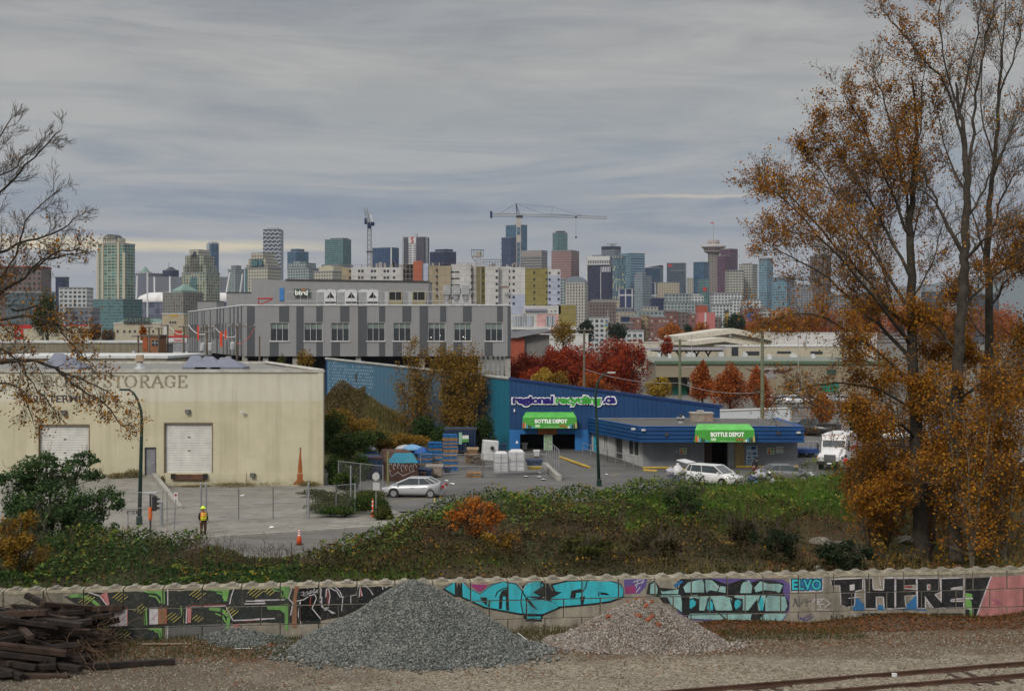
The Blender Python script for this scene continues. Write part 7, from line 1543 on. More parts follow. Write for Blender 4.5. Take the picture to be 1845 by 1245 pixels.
cart('navy shopping cart with two white bags left of the white minivan',1215,113,0,CRT,0,.3);cart('navy shopping cart with a blue tarp and grey bag behind the dark sedan',1362,113.5,0,CRT,0,2.5);cart('grey shopping cart with a blue bag beside the armoured truck',1531,118,0,LGT,0,.2)
bag('taller white bag on the cart left of the minivan',1221,846,113,.95,1.0,PBW);bag('smaller round white bag on the cart left of the minivan',1208.5,849,113,.8,.72,PBC)
bag('big grey plastic bag heaped on the cart behind the dark sedan',1368,853,113.3,1.3,.75,PBC);bag('dark blue bundle low on the cart behind the dark sedan',1356,862,113.2,.9,.6,CRT);bag('light blue bag at the edge of the weeds behind the dark sedan',1362,870,112.6,.5,.4,PBB)
bag('bright blue bag on the grey cart by the armoured truck',1531,843,118,.95,.6,PBB);bag('white crumpled bag left of the dark sedan in the weeds',1392,866,112,.6,.4,PBW);bag('second white crumpled bag below the dark sedan',1405,868,112,.5,.35,PBW)
bag('white plastic bag on the rear bumper of the silver sedan',791,878,104.3,.55,.8,PBW)
def pallet(m_):
 mb=MB();[mb.box(-.6+k*.2,-.6+k*.2+.13,-.5,.5,.12,.142)for k in range(6)];[mb.box(-.6,.6,y_-.05,y_+.05,.022,.12)for y_ in(-.45,0,.45)];[mb.box(x_-.07,x_+.07,-.5,.5,0,.022)for x_ in(-.53,0,.53)]
 o=mb.build('pallet',m_);return o
PB=pallet(mat('pallet_blue',(.01,.10,.27),.8,var=.3));PW=pallet(mat('pallet_wood',(.27,.16,.075),.9,var=.35));PG=pallet(mat('pallet_grey_wood',(.16,.13,.10),.9,var=.3));used=set()
def stack(px,py,Y,n_,rz,pat,what,seed=1):
 rr=random.Random(seed);x=PX(px,Y);z=zlot(Y)
 for k in range(n_):
  c_=pat[k%len(pat)];src={'b':PB,'w':PW,'g':PG}[c_]
  if c_ in used:o=src.copy();COL.objects.link(o)
  else:o=src;used.add(c_)
  o.location=(x+rr.uniform(-.05,.05),Y+rr.uniform(-.05,.05),z+k*.145);o.rotation_euler=(0,0,rz+rr.uniform(-.04,.04))
  tag(o,{'b':'blue painted pallet ','w':'bare wooden pallet ','g':'grey weathered pallet '}[c_]+what,'pallet',{'b':'blue','w':'bare wooden','g':'grey weathered'}[c_]+' pallets '+what)
stack(811,848,124,22,.15,'bbbwbbwbbwbwwbwbwbwwbb','in the tallest stack by the depot fence',2);stack(784,835,128,15,.1,'bbwbbwbbbbwbbbb','in the second stack left of the tallest',3)
stack(765,845,127,9,.2,'bwgbbwbbb','in the low stack left of the two tall ones',4);stack(748,845,129,9,.4,'wwbwwgwbb','in the uneven stack behind the teal bin',5);stack(693,845,133,13,.1,'gggbggwggwggw','in the stack up against the mound',6)
stack(668,845,130,8,.2,'wgwgwgbg','in the half-hidden stack at the left by the bushes',7);stack(852,835,130,6,.5,'wgwwgw','under the broken boxes left of the white machine',8);stack(853,851,118.5,3,.1,'wgw','lying in the small pile inside the yard gate',9)
r=empty('scrap_bin',(PX(722,115),115,0),'rusty brown and teal hipped steel bin with white graffiti behind the silver car','bin');xa,xb=PX(697,115),PX(753,115)
RST=mat('rust_brown_steel',(.06,.03,.022),.85,var=.4,dirt=((.19,.075,.03),.6));TEA=mat('teal_steel',(.012,.16,.24),.6,dirt=((.13,.05,.03),.35))
MB().add([(xa,115,0),(xb,115,0),(xb-.6,120,0),(xa-1.3,120,0),(xa,115,1.5),(xb,115,1.5),(xb-.6,120,1.5),(xa-1.3,120,1.5)],[(0,1,5,4),(1,2,6,5),(2,3,7,6),(3,0,4,7)]).build('body',RST,r,fix=False)
MB().add([(xa-.03,114.97,1.5),(xb+.03,114.97,1.5),(xb-.45,115.6,2.25),(xa+.55,115.6,2.25)],[(0,1,2,3)]).build('hood_end',TEA,r,fix=False)
MB().add([(xa-.03,114.97,1.5),(xa+.55,115.6,2.25),(xa-.8,119.6,2.25),(xa-1.33,120,1.5),(xb-.45,115.6,2.25),(xb+.03,114.97,1.5),(xb-.6,120,1.5),(xb-1.3,119.6,2.25)],[(0,1,2,3),(1,4,7,2),(4,5,6,7),(3,2,7,6)]).build('hood',RST,r,fix=False)
mb=MB();rr=random.Random(12)
for k in range(7):
 cx_=lerp(xa+.3,xb-.25,k/6);cz=rr.uniform(1.0,1.3);ra=rr.uniform(.13,.24);P_=[(cx_+ra*math.cos(a)*.7,114.985,cz+ra*1.5*math.sin(a))for a in[rr.uniform(0,1)+i*.55 for i in range(9)]];mb.tube(P_,.022,4)
mb.tube([(xa+.2,114.985,.8),(xa+.4,114.985,.4),(xa+.9,114.985,.75),(xa+1.3,114.985,.45),(xb-.3,114.985,.85)],.022,4);mb.build('graffiti',pWH,r)
def crate(label,cat,px0,px1,y0,y1,Y,d_,m_,lid,name='bin',ribs=0,wheels=False,rimm=None):
 r=empty(name,(PX((px0+px1)/2,Y),Y,PZ(y1,Y)),label,cat);X0,X1,z0,z1=PX(px0,Y),PX(px1,Y),PZ(y1,Y),PZ(y0,Y);tp=(X1-X0)*.05
 MB().add([(X0+tp,Y+tp,z0),(X1-tp,Y+tp,z0),(X1-tp,Y+d_-tp,z0),(X0+tp,Y+d_-tp,z0),(X0,Y,z1),(X1,Y,z1),(X1,Y+d_,z1),(X0,Y+d_,z1)],[(0,3,2,1),(4,5,6,7),(0,1,5,4),(1,2,6,5),(2,3,7,6),(3,0,4,7)]).build('body',m_,r,bevel=.03)
 MB().box(X0-.05,X1+.05,Y-.05,Y+.05,z1-.12,z1+.03).box(X0-.05,X1+.05,Y+d_-.05,Y+d_+.05,z1-.12,z1+.03).box(X0-.05,X0+.05,Y+.05,Y+d_-.05,z1-.12,z1+.03).box(X1-.05,X1+.05,Y+.05,Y+d_-.05,z1-.12,z1+.03).build('rim',lid,r)
 if ribs:mb=MB();[mb.box(lerp(X0,X1,(k+.5)/ribs)-.04,lerp(X0,X1,(k+.5)/ribs)+.04,Y-.06,Y+tp,z0,z1-.12)for k in range(ribs)];mb.build('rib',m_,r)
 return r
DBL=mat('dark_blue_steel',(.012,.035,.085),.7,dirt=((.08,.04,.03),.4));
crate('dark blue ribbed steel bin left of the rusty teal one','bin',640,694,824,866,117,3,DBL,RST,ribs=7);crate('dark navy shipping container beneath the amber trees by the blue side wall','container',800,858,772.5,812,134,2.4,DBL,DKM,name='shipping_container',ribs=12)
crate('low dark blue bin right of the rusty teal bin','bin',753,776,846,860,117,2,DBL,DBL);crate('small blue bin on a yellow base standing open in the yard','bin',948.5,977,829,840,120.5,1.4,DBL,DBL);crate('yellow base skid under the small blue bin','skid',951,975,840.2,846.5,120.4,1.3,mat('skid_yellow',(.45,.33,.03)),mat('skid_yellow',(.45,)*3),name='skid')
r=crate('bundle of flattened brown cardboard wrapped in film by the fence','bale',768,797,839,858,118.2,1.3,mat('cardboard_film',(.26,.21,.17),.6,var=.3),mat('film_grey',(.3,.28,.27)),name='cardboard_bale')
BGW=mat('bulk_bag_white',(.52,.53,.54),.8,var=.08,streak=.3)
for a,b,y0,y1,Y,lb in((890,915,815,851,119.0,'left one of two tall white bulk bags in wire cages'),(916,944.5,811.5,850,119.3,'right one of two tall white bulk bags in wire cages')):
 X0,X1,z0,z1=PX(a,Y),PX(b,Y),PZ(y1,Y),PZ(y0,Y);r=empty('bulk_bag',(X0,Y,z0),lb,'bulk bag');tb=.12
 MB().add([(X0,Y,z0),(X1,Y,z0),(X1,Y+1.3,z0),(X0,Y+1.3,z0),(X0,Y,z1-.22),(X1,Y,z1-.22),(X1,Y+1.3,z1-.22),(X0,Y+1.3,z1-.22),(X0+tb,Y+.2,z1),(X1-tb,Y+.2,z1),(X1-tb*2,Y+1.1,z1+.03),(X0+tb*2,Y+1.1,z1+.03)],[(0,1,5,4),(1,2,6,5),(2,3,7,6),(3,0,4,7),(4,5,9,8),(5,6,10,9),(6,7,11,10),(7,4,8,11),(8,9,10,11)]).build('bag',BGW,r,bevel=.05)
 mb=MB();[mb.tube([(x_,Y-.04,z0),(x_,Y-.04,z1-.1)],.025,4)for x_ in(X0-.03,(X0+X1)/2,X1+.03)];[mb.tube([(X0-.03,Y-.04,z_),(X1+.03,Y-.04,z_)],.02,4)for z_ in(z0+.1,(z0+z1)/2,z1-.15)];mb.build('cage',LGT,r)
Y=125;r=empty('old_appliance',(PX(883,Y),Y,.1),'tilted white boxy appliance with a round dark port standing in the yard','appliance')
MB().obox((PX(882.5,Y),Y+.5,PZ(812,Y)),(1.35,1.0,1.75),.15,ry=.08).build('cabinet',mat('appliance_white',(.52,.52,.52),.5),r,bevel=.06);MB().tube([(PX(887,Y),Y-.2,PZ(807,Y)),(PX(887,Y),Y+.1,PZ(807,Y))],.17,14).build('port',BLKP,r)
tag(MB().box(PX(827,133),PX(832.5,133),132.8,132.9,PZ(800,133),PZ(779,133)).build('info_board',mat('board_yellowgreen',(.25,.42,.33)),None,loc=(PX(829,133),132.8,.6)),'narrow pale green and yellow board standing before the navy container','board')
r=empty('info_board',(PX(838,133),132.7,.6),'white and green notice board with a dark post before the navy container','board');MB().box(PX(833,133),PX(844.5,133),132.7,132.8,PZ(796,133),PZ(784,133)).build('panel',mat('sign_white',(.6,.62,.6)),r);MB().box(PX(833,133),PX(844.5,133),132.66,132.69,PZ(795.9,133),PZ(790,133)).build('green_print',mat('print_green',(.08,.25,.06)),r);MB().box(PX(838,133),PX(840,133),132.81,132.9,.6,PZ(790,133)).build('post',DKM,r)
for a_ in(('blue plastic crate among the pallets left of the bulk bags','crate',800,812,842,852,119.5,.8,CRT),('pale crate stacked behind the angled rolling gate','crate',962,972,812,822,133,.8,BGW),('brown box at the foot of the tall pallet stacks','box',774,784,852,860,118,.7,mat('cardboard_film',(.26,)*3)),('dark bin just inside the left depot doorway','bin',941,950,799,811,137.2,.6,DKM),('blue bin between the two bulk bags and the tilted appliance','bin',902,912,800,812,130,.8,DBL),('rusty drum-like bin at the right of the scrap bin','bin',757,766,852,863,116,.7,RST)):crate(a_[0],a_[1],*a_[2:8],a_[8],a_[8])
for i_,(px,py,Y,rz_)in enumerate(((700,800,134,.3),(716,812,131,-.4),(862,826,128,.2),(790,818,131,.5))):
 o=PG.copy();COL.objects.link(o);o.location=(PX(px,Y),Y,PZ(py,Y)-.3);o.rotation_euler=(1.15,rz_,.2+i_);tag(o,['grey pallet leaning at the top of the left stack','grey pallet leaning behind the teal bin','grey pallet leaning by the tilted appliance','grey pallet leaning behind the two tall stacks'][i_],'pallet')
r=crate('heap of open brown boxes on pallets left of the tilted appliance','boxes',842,861,808,822,129,1.2,mat('box_brown',(.22,.13,.07),.9,var=.4),mat('box_tan',(.36,.27,.17)),name='cardboard_box')
bag('light blue crumpled sheeting heaped left of the tall pallet stacks',744,806,129,2.0,.55,mat('sheet_light_blue',(.14,.30,.48),.6),'tarpaulin','tarpaulin');bag('dark blue crumpled tarpaulin beside the light blue sheeting',761,812,128,1.4,.6,mat('sheet_blue',(.015,.08,.28),.6),'tarpaulin','tarpaulin');bag('grey crumpled film bundle behind the pallets',730,806,130,1.8,.5,PBC,'film_bundle','bundle')
bag('white and brown scrap bundle by the left pallets',666,806,130,1.3,.5,PBC,'scrap_bundle','bundle')
GAL=mat('fence_galvanised',(.27,.28,.29),.5,.3)
gm=NT('chain_link');gv=gm.tc();sx_=gm.n('ShaderNodeSeparateXYZ');gm.l(gv,sx_.inputs[0])
ua=gm.m('ADD',sx_.outputs[0],gm.m('MULTIPLY',sx_.outputs[1],.5));A_=gm.m('FRACT',gm.m('MULTIPLY',gm.m('ADD',ua,sx_.outputs[2]),14.0));B_=gm.m('FRACT',gm.m('MULTIPLY',gm.m('SUBTRACT',ua,sx_.outputs[2]),14.0))
al=gm.m('MAXIMUM',gm.m('LESS_THAN',A_,.055),gm.m('LESS_THAN',B_,.055));gm.fin((.26,.26,.27),.6,.2);gm.l(al,gm.b.inputs['Alpha']);CHL=gm.mat
def fence(label,pts,h_,rails=(1.0,),post=2.6,cat='fence',name='chain_link_fence',z=0,mesh=True,pr=.035,zf=None):
 r=empty(name,(pts[0][0],pts[0][1],z),label,cat);rl=MB();mm_=MB()
 for a,b in zip(pts[:-1],pts[1:]):
  a,b=Vector((*a,0)),Vector((*b,0));n_=max(1,round((b-a).length/post))
  za,zb=(zf(a)if zf else z),(zf(b)if zf else z)
  for k in range(n_+1):q=a.lerp(b,k/n_);MB().tube([(q.x,q.y,lerp(za,zb,k/n_)),(q.x,q.y,lerp(za,zb,k/n_)+h_+.05)],pr,6).build('post',GAL,r)
  for f_ in rails:rl.tube([(a.x,a.y,za+h_*f_),(b.x,b.y,zb+h_*f_)],.022,5)
  mm_.add([(a.x,a.y,za+.03),(b.x,b.y,zb+.03),(b.x,b.y,zb+h_),(a.x,a.y,za+h_)],[(0,1,2,3)])
 rl.build('rail',GAL,r)
 if mesh:mm_.build('mesh',CHL,r,fix=False)
 return r
def gp(px,py,z=0):Y=GY(py,z);return(PX(px,Y),Y)
fence('long chain-link gate with slim posts across the warehouse forecourt',[gp(301,946),gp(362,943),gp(430,940.5),gp(492,938),gp(552,935)],1.95,(1.0,.5,.02),9,name='chain_link_gate',cat='gate',z=.13,pr=.03)
fence('chain-link fence left of the gate behind the green bush',[gp(60,951),gp(180,949),gp(293,946)],1.95,(1.0,.5),4,z=.13)
fence('chain-link fence along the weeds right of the gate',[gp(556,935),gp(606,930),gp(640,927)],1.9,(1.0,),2.2,z=.13,pr=.06)
for i_,(px,py,h_,r_)in enumerate(((362,943,2.5,.07),(371,943,2.5,.07),(556,935,2.3,.07),(632,921,3.0,.05),(291,947,1.5,.11),(699,893,3.2,.09))):
 x,Y=gp(px,py);tag(MB().tube([(x,Y,0),(x,Y,h_)],r_,8).lathe([(r_*1.2,0),(.01,.08)],(x,Y,h_),8).build('gate_post',GAL if i_!=5 else mat('mossy_post',(.16,.15,.07)),None,loc=(x,Y,0)),['left of the paired steel gate posts beside the worker','right of the paired steel gate posts beside the worker','thick steel post at the right end of the long gate','tall thin steel post with a bent top by the bushes','short thick pale bollard post left of the no-parking sign','mossy wooden post at the nose of the silver sedan'][i_],'post')
fence('temporary wire fence in front of the bulk bags and pallets',[(PX(757,118),118.3),(PX(870,118),118.6),(PX(984,118),118.8)],1.9,(1.0,.48,.05),4,name='wire_fence')
fence('chain-link fence behind the stop sign by the silver sedan',[(PX(610,110),110),(PX(690,106),106)],2.1,(1.0,),2.4)
fence('angled rolling yard gate of dense wire standing on a concrete kerb',[(PX(985,127),127),(PX(1007,116),116)],2.5,(1.0,.5,.03),2.0,name='rolling_gate',cat='gate')
mb=MB();a,b=(PX(978,127),127),(PX(1003,115.5),115.5);mb.add([(a[0],a[1],0),(a[0]+.4,a[1],0),(b[0]+.4,b[1],0),(b[0],b[1],0),(a[0],a[1],.45),(a[0]+.4,a[1],.45),(b[0]+.4,b[1],.45),(b[0],b[1],.45)],[(0,3,2,1),(4,5,6,7),(0,1,5,4),(1,2,6,5),(2,3,7,6),(3,0,4,7)])
tag(mb.build('concrete_kerb',mat('kerb_concrete',(.3,)*3),None,loc=(a[0],a[1],0)),'low mossy concrete kerb under the rolling yard gate','kerb')
r=empty('handrail',(PX(1051,136),136,.4),'galvanised handrail along the side ramp of the annex','handrail');mb=MB()
for(a,b)in(((1050,136,.45),(1094,131,.2)),((1094,131,.2),(1141,126,0))):
 for k in range(4):t_=k/3;x=lerp(PX(a[0],a[1]),PX(b[0],b[1]),t_);y=lerp(a[1],b[1],t_);z=lerp(a[2],b[2],t_);mb.tube([(x,y,z),(x,y,z+1.05)],.03,5)
 for h_ in(.55,1.05):mb.tube([(PX(a[0],a[1]),a[1],a[2]+h_),(PX(b[0],b[1]),b[1],b[2]+h_)],.03,5)
mb.build('rails',GAL,r)
YLW=mat('wheel_stop_yellow',(.42,.29,.05),.8,var=.25,dirt=((.2,.17,.1),.6))
for i_,(a,ya,b,yb)in enumerate(((1009,829.5,1063,842),(1158,842.5,1212,842),(1160,847,1184,848.5),(1200,846,1258,845.5),(1326,840.5,1376,840.5),(1384,840.5,1438,840))):
 za=.12;A,B=gp(a,ya,.1),gp(b,yb,.1);A=Vector((*A,zlot(A[1])+.08));B=Vector((*B,zlot(B[1])+.08));tag(MB().tube([A,B],.12,6).build('wheel_stop',YLW,None,loc=tuple(A)),['yellow concrete wheel stop by the rolling gate','long yellow kerb along the left front of the annex','short yellow wheel stop angled off the annex corner','yellow wheel stop behind the white-bag cart','yellow kerb under the blue poster','yellow kerb at the right end of the annex front'][i_],'wheel stop')
def lamp(label,px,pyb,Y,pts,m_,z0=0,top=None):
 x=PX(px,Y);r=empty('street_lamp',(x,Y,z0),label,'street lamp');P_=[q_(a,b,Y)for a,b in pts];n_=len(P_);MB().tube([(x,Y,z0)]+P_,[.135,.115]+[lerp(.10,.04,k/(n_-1))for k in range(n_-1)],9).build('post',m_,r,smooth=True)
 MB().lathe([(.2,0),(.2,.5),(.17,.55)],(x,Y,z0),10).build('base',m_,r);e=P_[-1];p=P_[-2];s_=1 if e[0]>p[0]else-1
 MB().obox((e[0]+s_*.25,e[1],e[2]),(.65,.26,.13)).build('lamp_head',top or m_,r,bevel=.03);return r
GPM=mat('dark_green_pole',(.010,.032,.026),.4,var=.2)
lamp('dark green street lamp curving left in front of the cream warehouse',251,945,89,[(253.5,840),(255.5,760),(254,740),(248,720),(240,707),(232,702)],GPM,top=GPM)
lamp('dark green street lamp with a pale head in front of the grey annex',1079.5,876,111.5,[(1076,780),(1073,715),(1074,700),(1079,685),(1087,674.5),(1096,671.5)],GPM,top=mat('lamp_head_pale',(.4,.4,.36)))
Y=84.5;r=empty('traffic_signal',(PX(271,Y),Y,0),'black traffic signal seen from the side by the green lamp post','traffic signal');x=PX(271,Y)
MB().tube([(x,Y,0),(x,Y,PZ(890,Y))],.06,8).tube([(x,Y,PZ(891,Y)),(x+.15,Y,PZ(891,Y)),(x+.25,Y,PZ(893,Y))],.04,6).build('post',DKM,r)
sg_=MB().box(x+.12,x+.36,Y-.15,Y+.15,PZ(920,Y),PZ(893,Y)).build('housing',BLKP,r,bevel=.03);mb=MB();[mb.prism([(x+.361,PZ(896+k*8.2,Y)),(x+.60,PZ(898.5+k*8.2,Y)),(x+.5,PZ(900.5+k*8.2,Y)),(x+.361,PZ(900.5+k*8.2,Y))],Y-.12,Y+.12,'xz')for k in range(3)];mb.build('visor',BLKP,sg_)
MB().box(x-.5,x+.3,Y+.2,Y+.6,PZ(889,Y)-.03,PZ(889,Y)+.03).build('top_plate',LGT,r);MB().lathe([(.12,0),(.12,.7),(.08,.75)],(x,Y-.02,PZ(936,Y)),10).build('orange_sleeve',mat('sleeve_orange',(.55,.13,.03)),r)
r=empty('street_sign',(PX(238,85),85,0),'small black street name plate with white letters left of the green lamp post','sign');MB().box(PX(229,85),PX(247.5,85),84.97,85,PZ(925.5,85),PZ(920,85)).build('plate',BLKP,r);text_rect('lettering','GLEN DR',PX(230.5,85),PX(246,85),PZ(924.7,85),PZ(921,85),84.965,WT_,r,bold=.02);MB().tube([(PX(230,85),85.05,0),(PX(230,85),85.05,PZ(919,85))],.035,6).build('post',GAL,r)
Y=86.5;r=empty('parking_sign',(PX(312,Y),Y,0),'small white no-parking sign with a red ring on a thin post at the forecourt','sign');x=PX(317,Y);z=PZ(893,Y)
MB().tube([(x-.1,Y,0),(x,Y,PZ(887,Y))],.03,6).build('post',GAL,r);MB().box(x-.12,x+.12,Y-.05,Y-.03,z-.22,z+.22).build('plate',WT_,r);MB().tube([(x,Y-.05,z+.05),(x,Y-.058,z+.05)],.085,16).build('red_ring',RED,r);MB().tube([(x,Y-.058,z+.05),(x,Y-.064,z+.05)],.045,12).build('dark_centre',DK2,r)
Y=92.5;r=empty('stop_sign',(PX(677,Y),Y,0),'stop sign seen from its pale back with a second plate below, by the silver sedan','sign');x=PX(677.5,Y);BKM=mat('sign_back',(.42,.43,.42),.5)
MB().tube([(x,Y,0),(x,Y,PZ(850,Y))],.035,6).build('post',GAL,r);MB().prism([(x+.25*math.cos(q+math.pi/8),PZ(858,Y)+.27*math.sin(q+math.pi/8))for q in[k*math.pi/4 for k in range(8)]],Y-.06,Y-.04,'xz').build('octagon',BKM,r);MB().box(x-.2,x+.24,Y-.06,Y-.04,PZ(883,Y),PZ(869,Y)).build('lower_plate',BKM,r)
ORG=mat('delineator_orange',(.62,.085,.02),.6);RFL=mat('reflective_white',(.75,.75,.75),.4)
for i_,(px,yb,yt)in enumerate(((671.5,931,899),)):
 x,Y=gp(px,yb);r=empty('delineator',(x,Y,0),'slim orange delineator post with white bands below the stop sign','delineator');zz=PZ(yt,Y);MB().lathe([(.16,0),(.14,.05),(.06,.08),(.055,zz-.05),(.02,zz)],(x,Y,0),12).build('tube',ORG,r,smooth=True);mb=MB();[mb.lathe([(.0585,zz*k),(.0585,zz*k+.09)],(x,Y,0),12)for k in(.35,.6,.82)];mb.build('reflective_band',RFL,r)
x,Y=gp(539,981.5);r=empty('traffic_cone',(x,Y,0),'tall red-orange traffic cone with white bands standing in the street','cone');MB().box(x-.19,x+.19,Y-.19,Y+.19,.01,.05).build('base',BLKP,r);MB().lathe([(.15,.05),(.13,.4),(.055,.62),(.045,.85),(.02,.9)],(x,Y,0),16).build('cone',ORG,r,smooth=True);mb=MB();[mb.lathe([(a_,z_),(b_,z_+.07)],(x,Y,0),16)for a_,b_,z_ in((.086,.07,.53),(.056,.053,.66),(.053,.05,.79))];mb.build('reflective_band',RFL,r)
Y=77.5;r=empty('plastic_crate',(PX(605,Y),Y,.1),'black openwork crate on legs at the edge of the street beside the bramble','crate');x=PX(605,Y);z=PZ(989,Y);mb=MB()
for k in range(7):a=-.3+k*.1;mb.box(x+a-.02,x+a+.02,Y-.2,Y-.18,z-.22,z+.12);
for zz in(-.22,-.05,.12):mb.box(x-.32,x+.32,Y-.205,Y-.175,z+zz-.02,z+zz+.02)
mb.box(x-.32,x-.29,Y-.17,Y+.2,z-.22,z+.12);mb.box(x+.29,x+.32,Y-.17,Y+.2,z-.22,z+.12);mb.build('basket',BLKP,r);mb=MB();[mb.box(x+a-.02,x+a+.02,Y-.1,Y-.06,.0,z-.22)for a in(-.3,.3)];mb.build('leg',BLKP,r)
for i_,(a,b)in enumerate((((700,905),(790,895)),((783,905),(783,893)),((1100,856),(1118,853)))):
 A,B=gp(*a),gp(*b);d_=(Vector(B)-Vector(A)).normalized();n_=Vector((-d_.y,d_.x))*.06;o_=MB().add([(A[0]-n_.x,A[1]-n_.y,.014),(B[0]-n_.x,B[1]-n_.y,.014),(B[0]+n_.x,B[1]+n_.y,.014),(A[0]+n_.x,A[1]+n_.y,.014)],[(0,1,2,3)]).build('bay_line',mat('line_yellow',(.36,.29,.07),.8,dirt=((.15,.14,.12),.7)),fix=False);tag(o_,kind='structure')
rr=random.Random(31);PAP=mat('paper_white',(.6,.6,.6));lb=['left of the two yard lamps','below the bulk bags','beside the rolling gate','near the fence corner','on the street below the gate','behind the silver sedan','on the asphalt behind the bramble','in front of the small bin','on the forecourt']
for i_,(px,py)in enumerate(((805,866),(971,860),(978,864),(948,859),(489,953),(815,872),(1092,855),(973,852),(437,893))):
 x,Y=gp(px,py,.03);P_=[(x+.22*math.cos(a)*rr.uniform(.5,1.3),Y+.5*math.sin(a)*rr.uniform(.5,1.2),.16 if py in(953,)else .03+rr.uniform(0,.09))for a in[k*math.pi/3 for k in range(6)]];tag(MB().add(P_+[(x,Y,.12 if py!=953 else .24)],[(k,(k+1)%6,6)for k in range(6)]).build('litter_paper',PAP,None,loc=(x,Y,0),fix=False),'scrap of white paper '+lb[i_],'litter')
def hy_(x,y):return .03
TIM=mat('creosote_timber',(.016,.012,.010),.9,var=.5,scale=3,dirt=((.06,.032,.02),.4));TI2=mat('rusty_timber',(.04,.024,.017),.9,var=.4,scale=3);rr=random.Random(21);n_t=0
zrow={}
lab='dark weathered railway sleeper in the tumbled pile at the left'
for k in range(128):
 lay=k//14;t_=(k%14)/13;L=rr.uniform(1.8,3.3);rz=rr.gauss(.08,.42);xx=lerp(-21.2,-15.0,rr.random()**.8)-.14*lay*rr.uniform(.2,1.2)-L*.2;yy=lerp(49.0+.25*lay,54.9-.05*lay,t_)+rr.uniform(-.2,.2);zz=.12+lay*.185+rr.uniform(-.03,.05)
 if xx+L/2>-14.9:xx=-14.9-L/2+rr.uniform(-.5,.1)
 if lay>4 and(yy<50.5):yy+=1.2
 o_=MB().obox((0,0,0),(L,rr.uniform(.2,.27),rr.uniform(.17,.22))).build('railway_sleeper',TIM if rr.random()<.7 else TI2,bevel=.02);o_.location=(xx,yy,zz);o_.rotation_euler=(rr.uniform(-.15,.15),rr.gauss(.03,.12),rz);tag(o_,lab,'railway sleeper','railway sleepers heaped at the left')
for(px,py,L,rz,lb_)in((238,1196,3.0,.28,'single dark sleeper lying apart to the right of the pile'),(300,1160,1.9,.03,'thin plank lying along the foot of the graffiti wall'),(560,1121,1.8,.55,'short grey plank leaning in the gravel left of the big heap')):
 Y=GY(py,.15);o_=MB().obox((0,0,0),(L,.22 if L>2 else .12,.2 if L>2 else .06)).build('timber_plank',TIM if L>2 else mat('plank_grey',(.2,.15,.1),var=.3),bevel=.015);o_.location=(PX(px,Y),Y,.16);o_.rotation_euler=(0,-.0,rz);tag(o_,lb_,'timber')
RUS=mat('rusty_rail',(.085,.045,.03),.8,.2,var=.3);
def railpt(px,py):Y=GY(py,.18);return Vector((PX(px,Y),Y,0))
a0,a1=railpt(1440,1224),railpt(1822,1193);d1=(a1-a0).normalized();nrm=Vector((d1.y,-d1.x,0))
for i_,off in enumerate((0,1.5)):
 A=a0+nrm*off-d1*16;B=a1+nrm*off+d1*12;q=Vector((-d1.y,d1.x,0));prof=[(-.07,.02),(.07,.02),(.07,.04),(.015,.06),(.015,.14),(.036,.15),(.036,.19),(-.036,.19),(-.036,.15),(-.015,.14),(-.015,.06),(-.07,.04)];m=len(prof)
 vs=[tuple(A+q*u+Vector((0,0,v_)))for u,v_ in prof]+[tuple(B+q*u+Vector((0,0,v_)))for u,v_ in prof];o_=MB().add(vs,[tuple(range(m)),tuple(range(2*m-1,m-1,-1))]+[(k,(k+1)%m,(k+1)%m+m,k+m)for k in range(m)]).build('rail',RUS,None,loc=tuple(A));tag(o_,['rusty steel rail crossing the lower right corner, the farther one','rusty steel rail crossing the lower right corner, the nearer one'][i_],'rail')
for k in range(32):
 c_=a0+d1*(-14+k*.62*1.1)+nrm*.75;o_=MB().obox((0,0,0),(.24,2.5,.14)).build('track_sleeper',TI2,bevel=.02);o_.location=(c_.x,c_.y,-.047);o_.rotation_euler=(0,0,math.atan2(d1.y,d1.x));tag(o_,'half-buried wooden sleeper under the rusty rails','railway sleeper','sleepers under the rusty rails')
BRK=mat('bark_dark',(.045,.038,.03),.95,var=.5,scale=3,bump=.6,bscale=14);BRP=mat('bark_pale',(.13,.115,.085),.95,var=.45,scale=2,bump=.4);TWG=mat('twig_brown',(.075,.062,.045),.9,var=.4,scale=1)
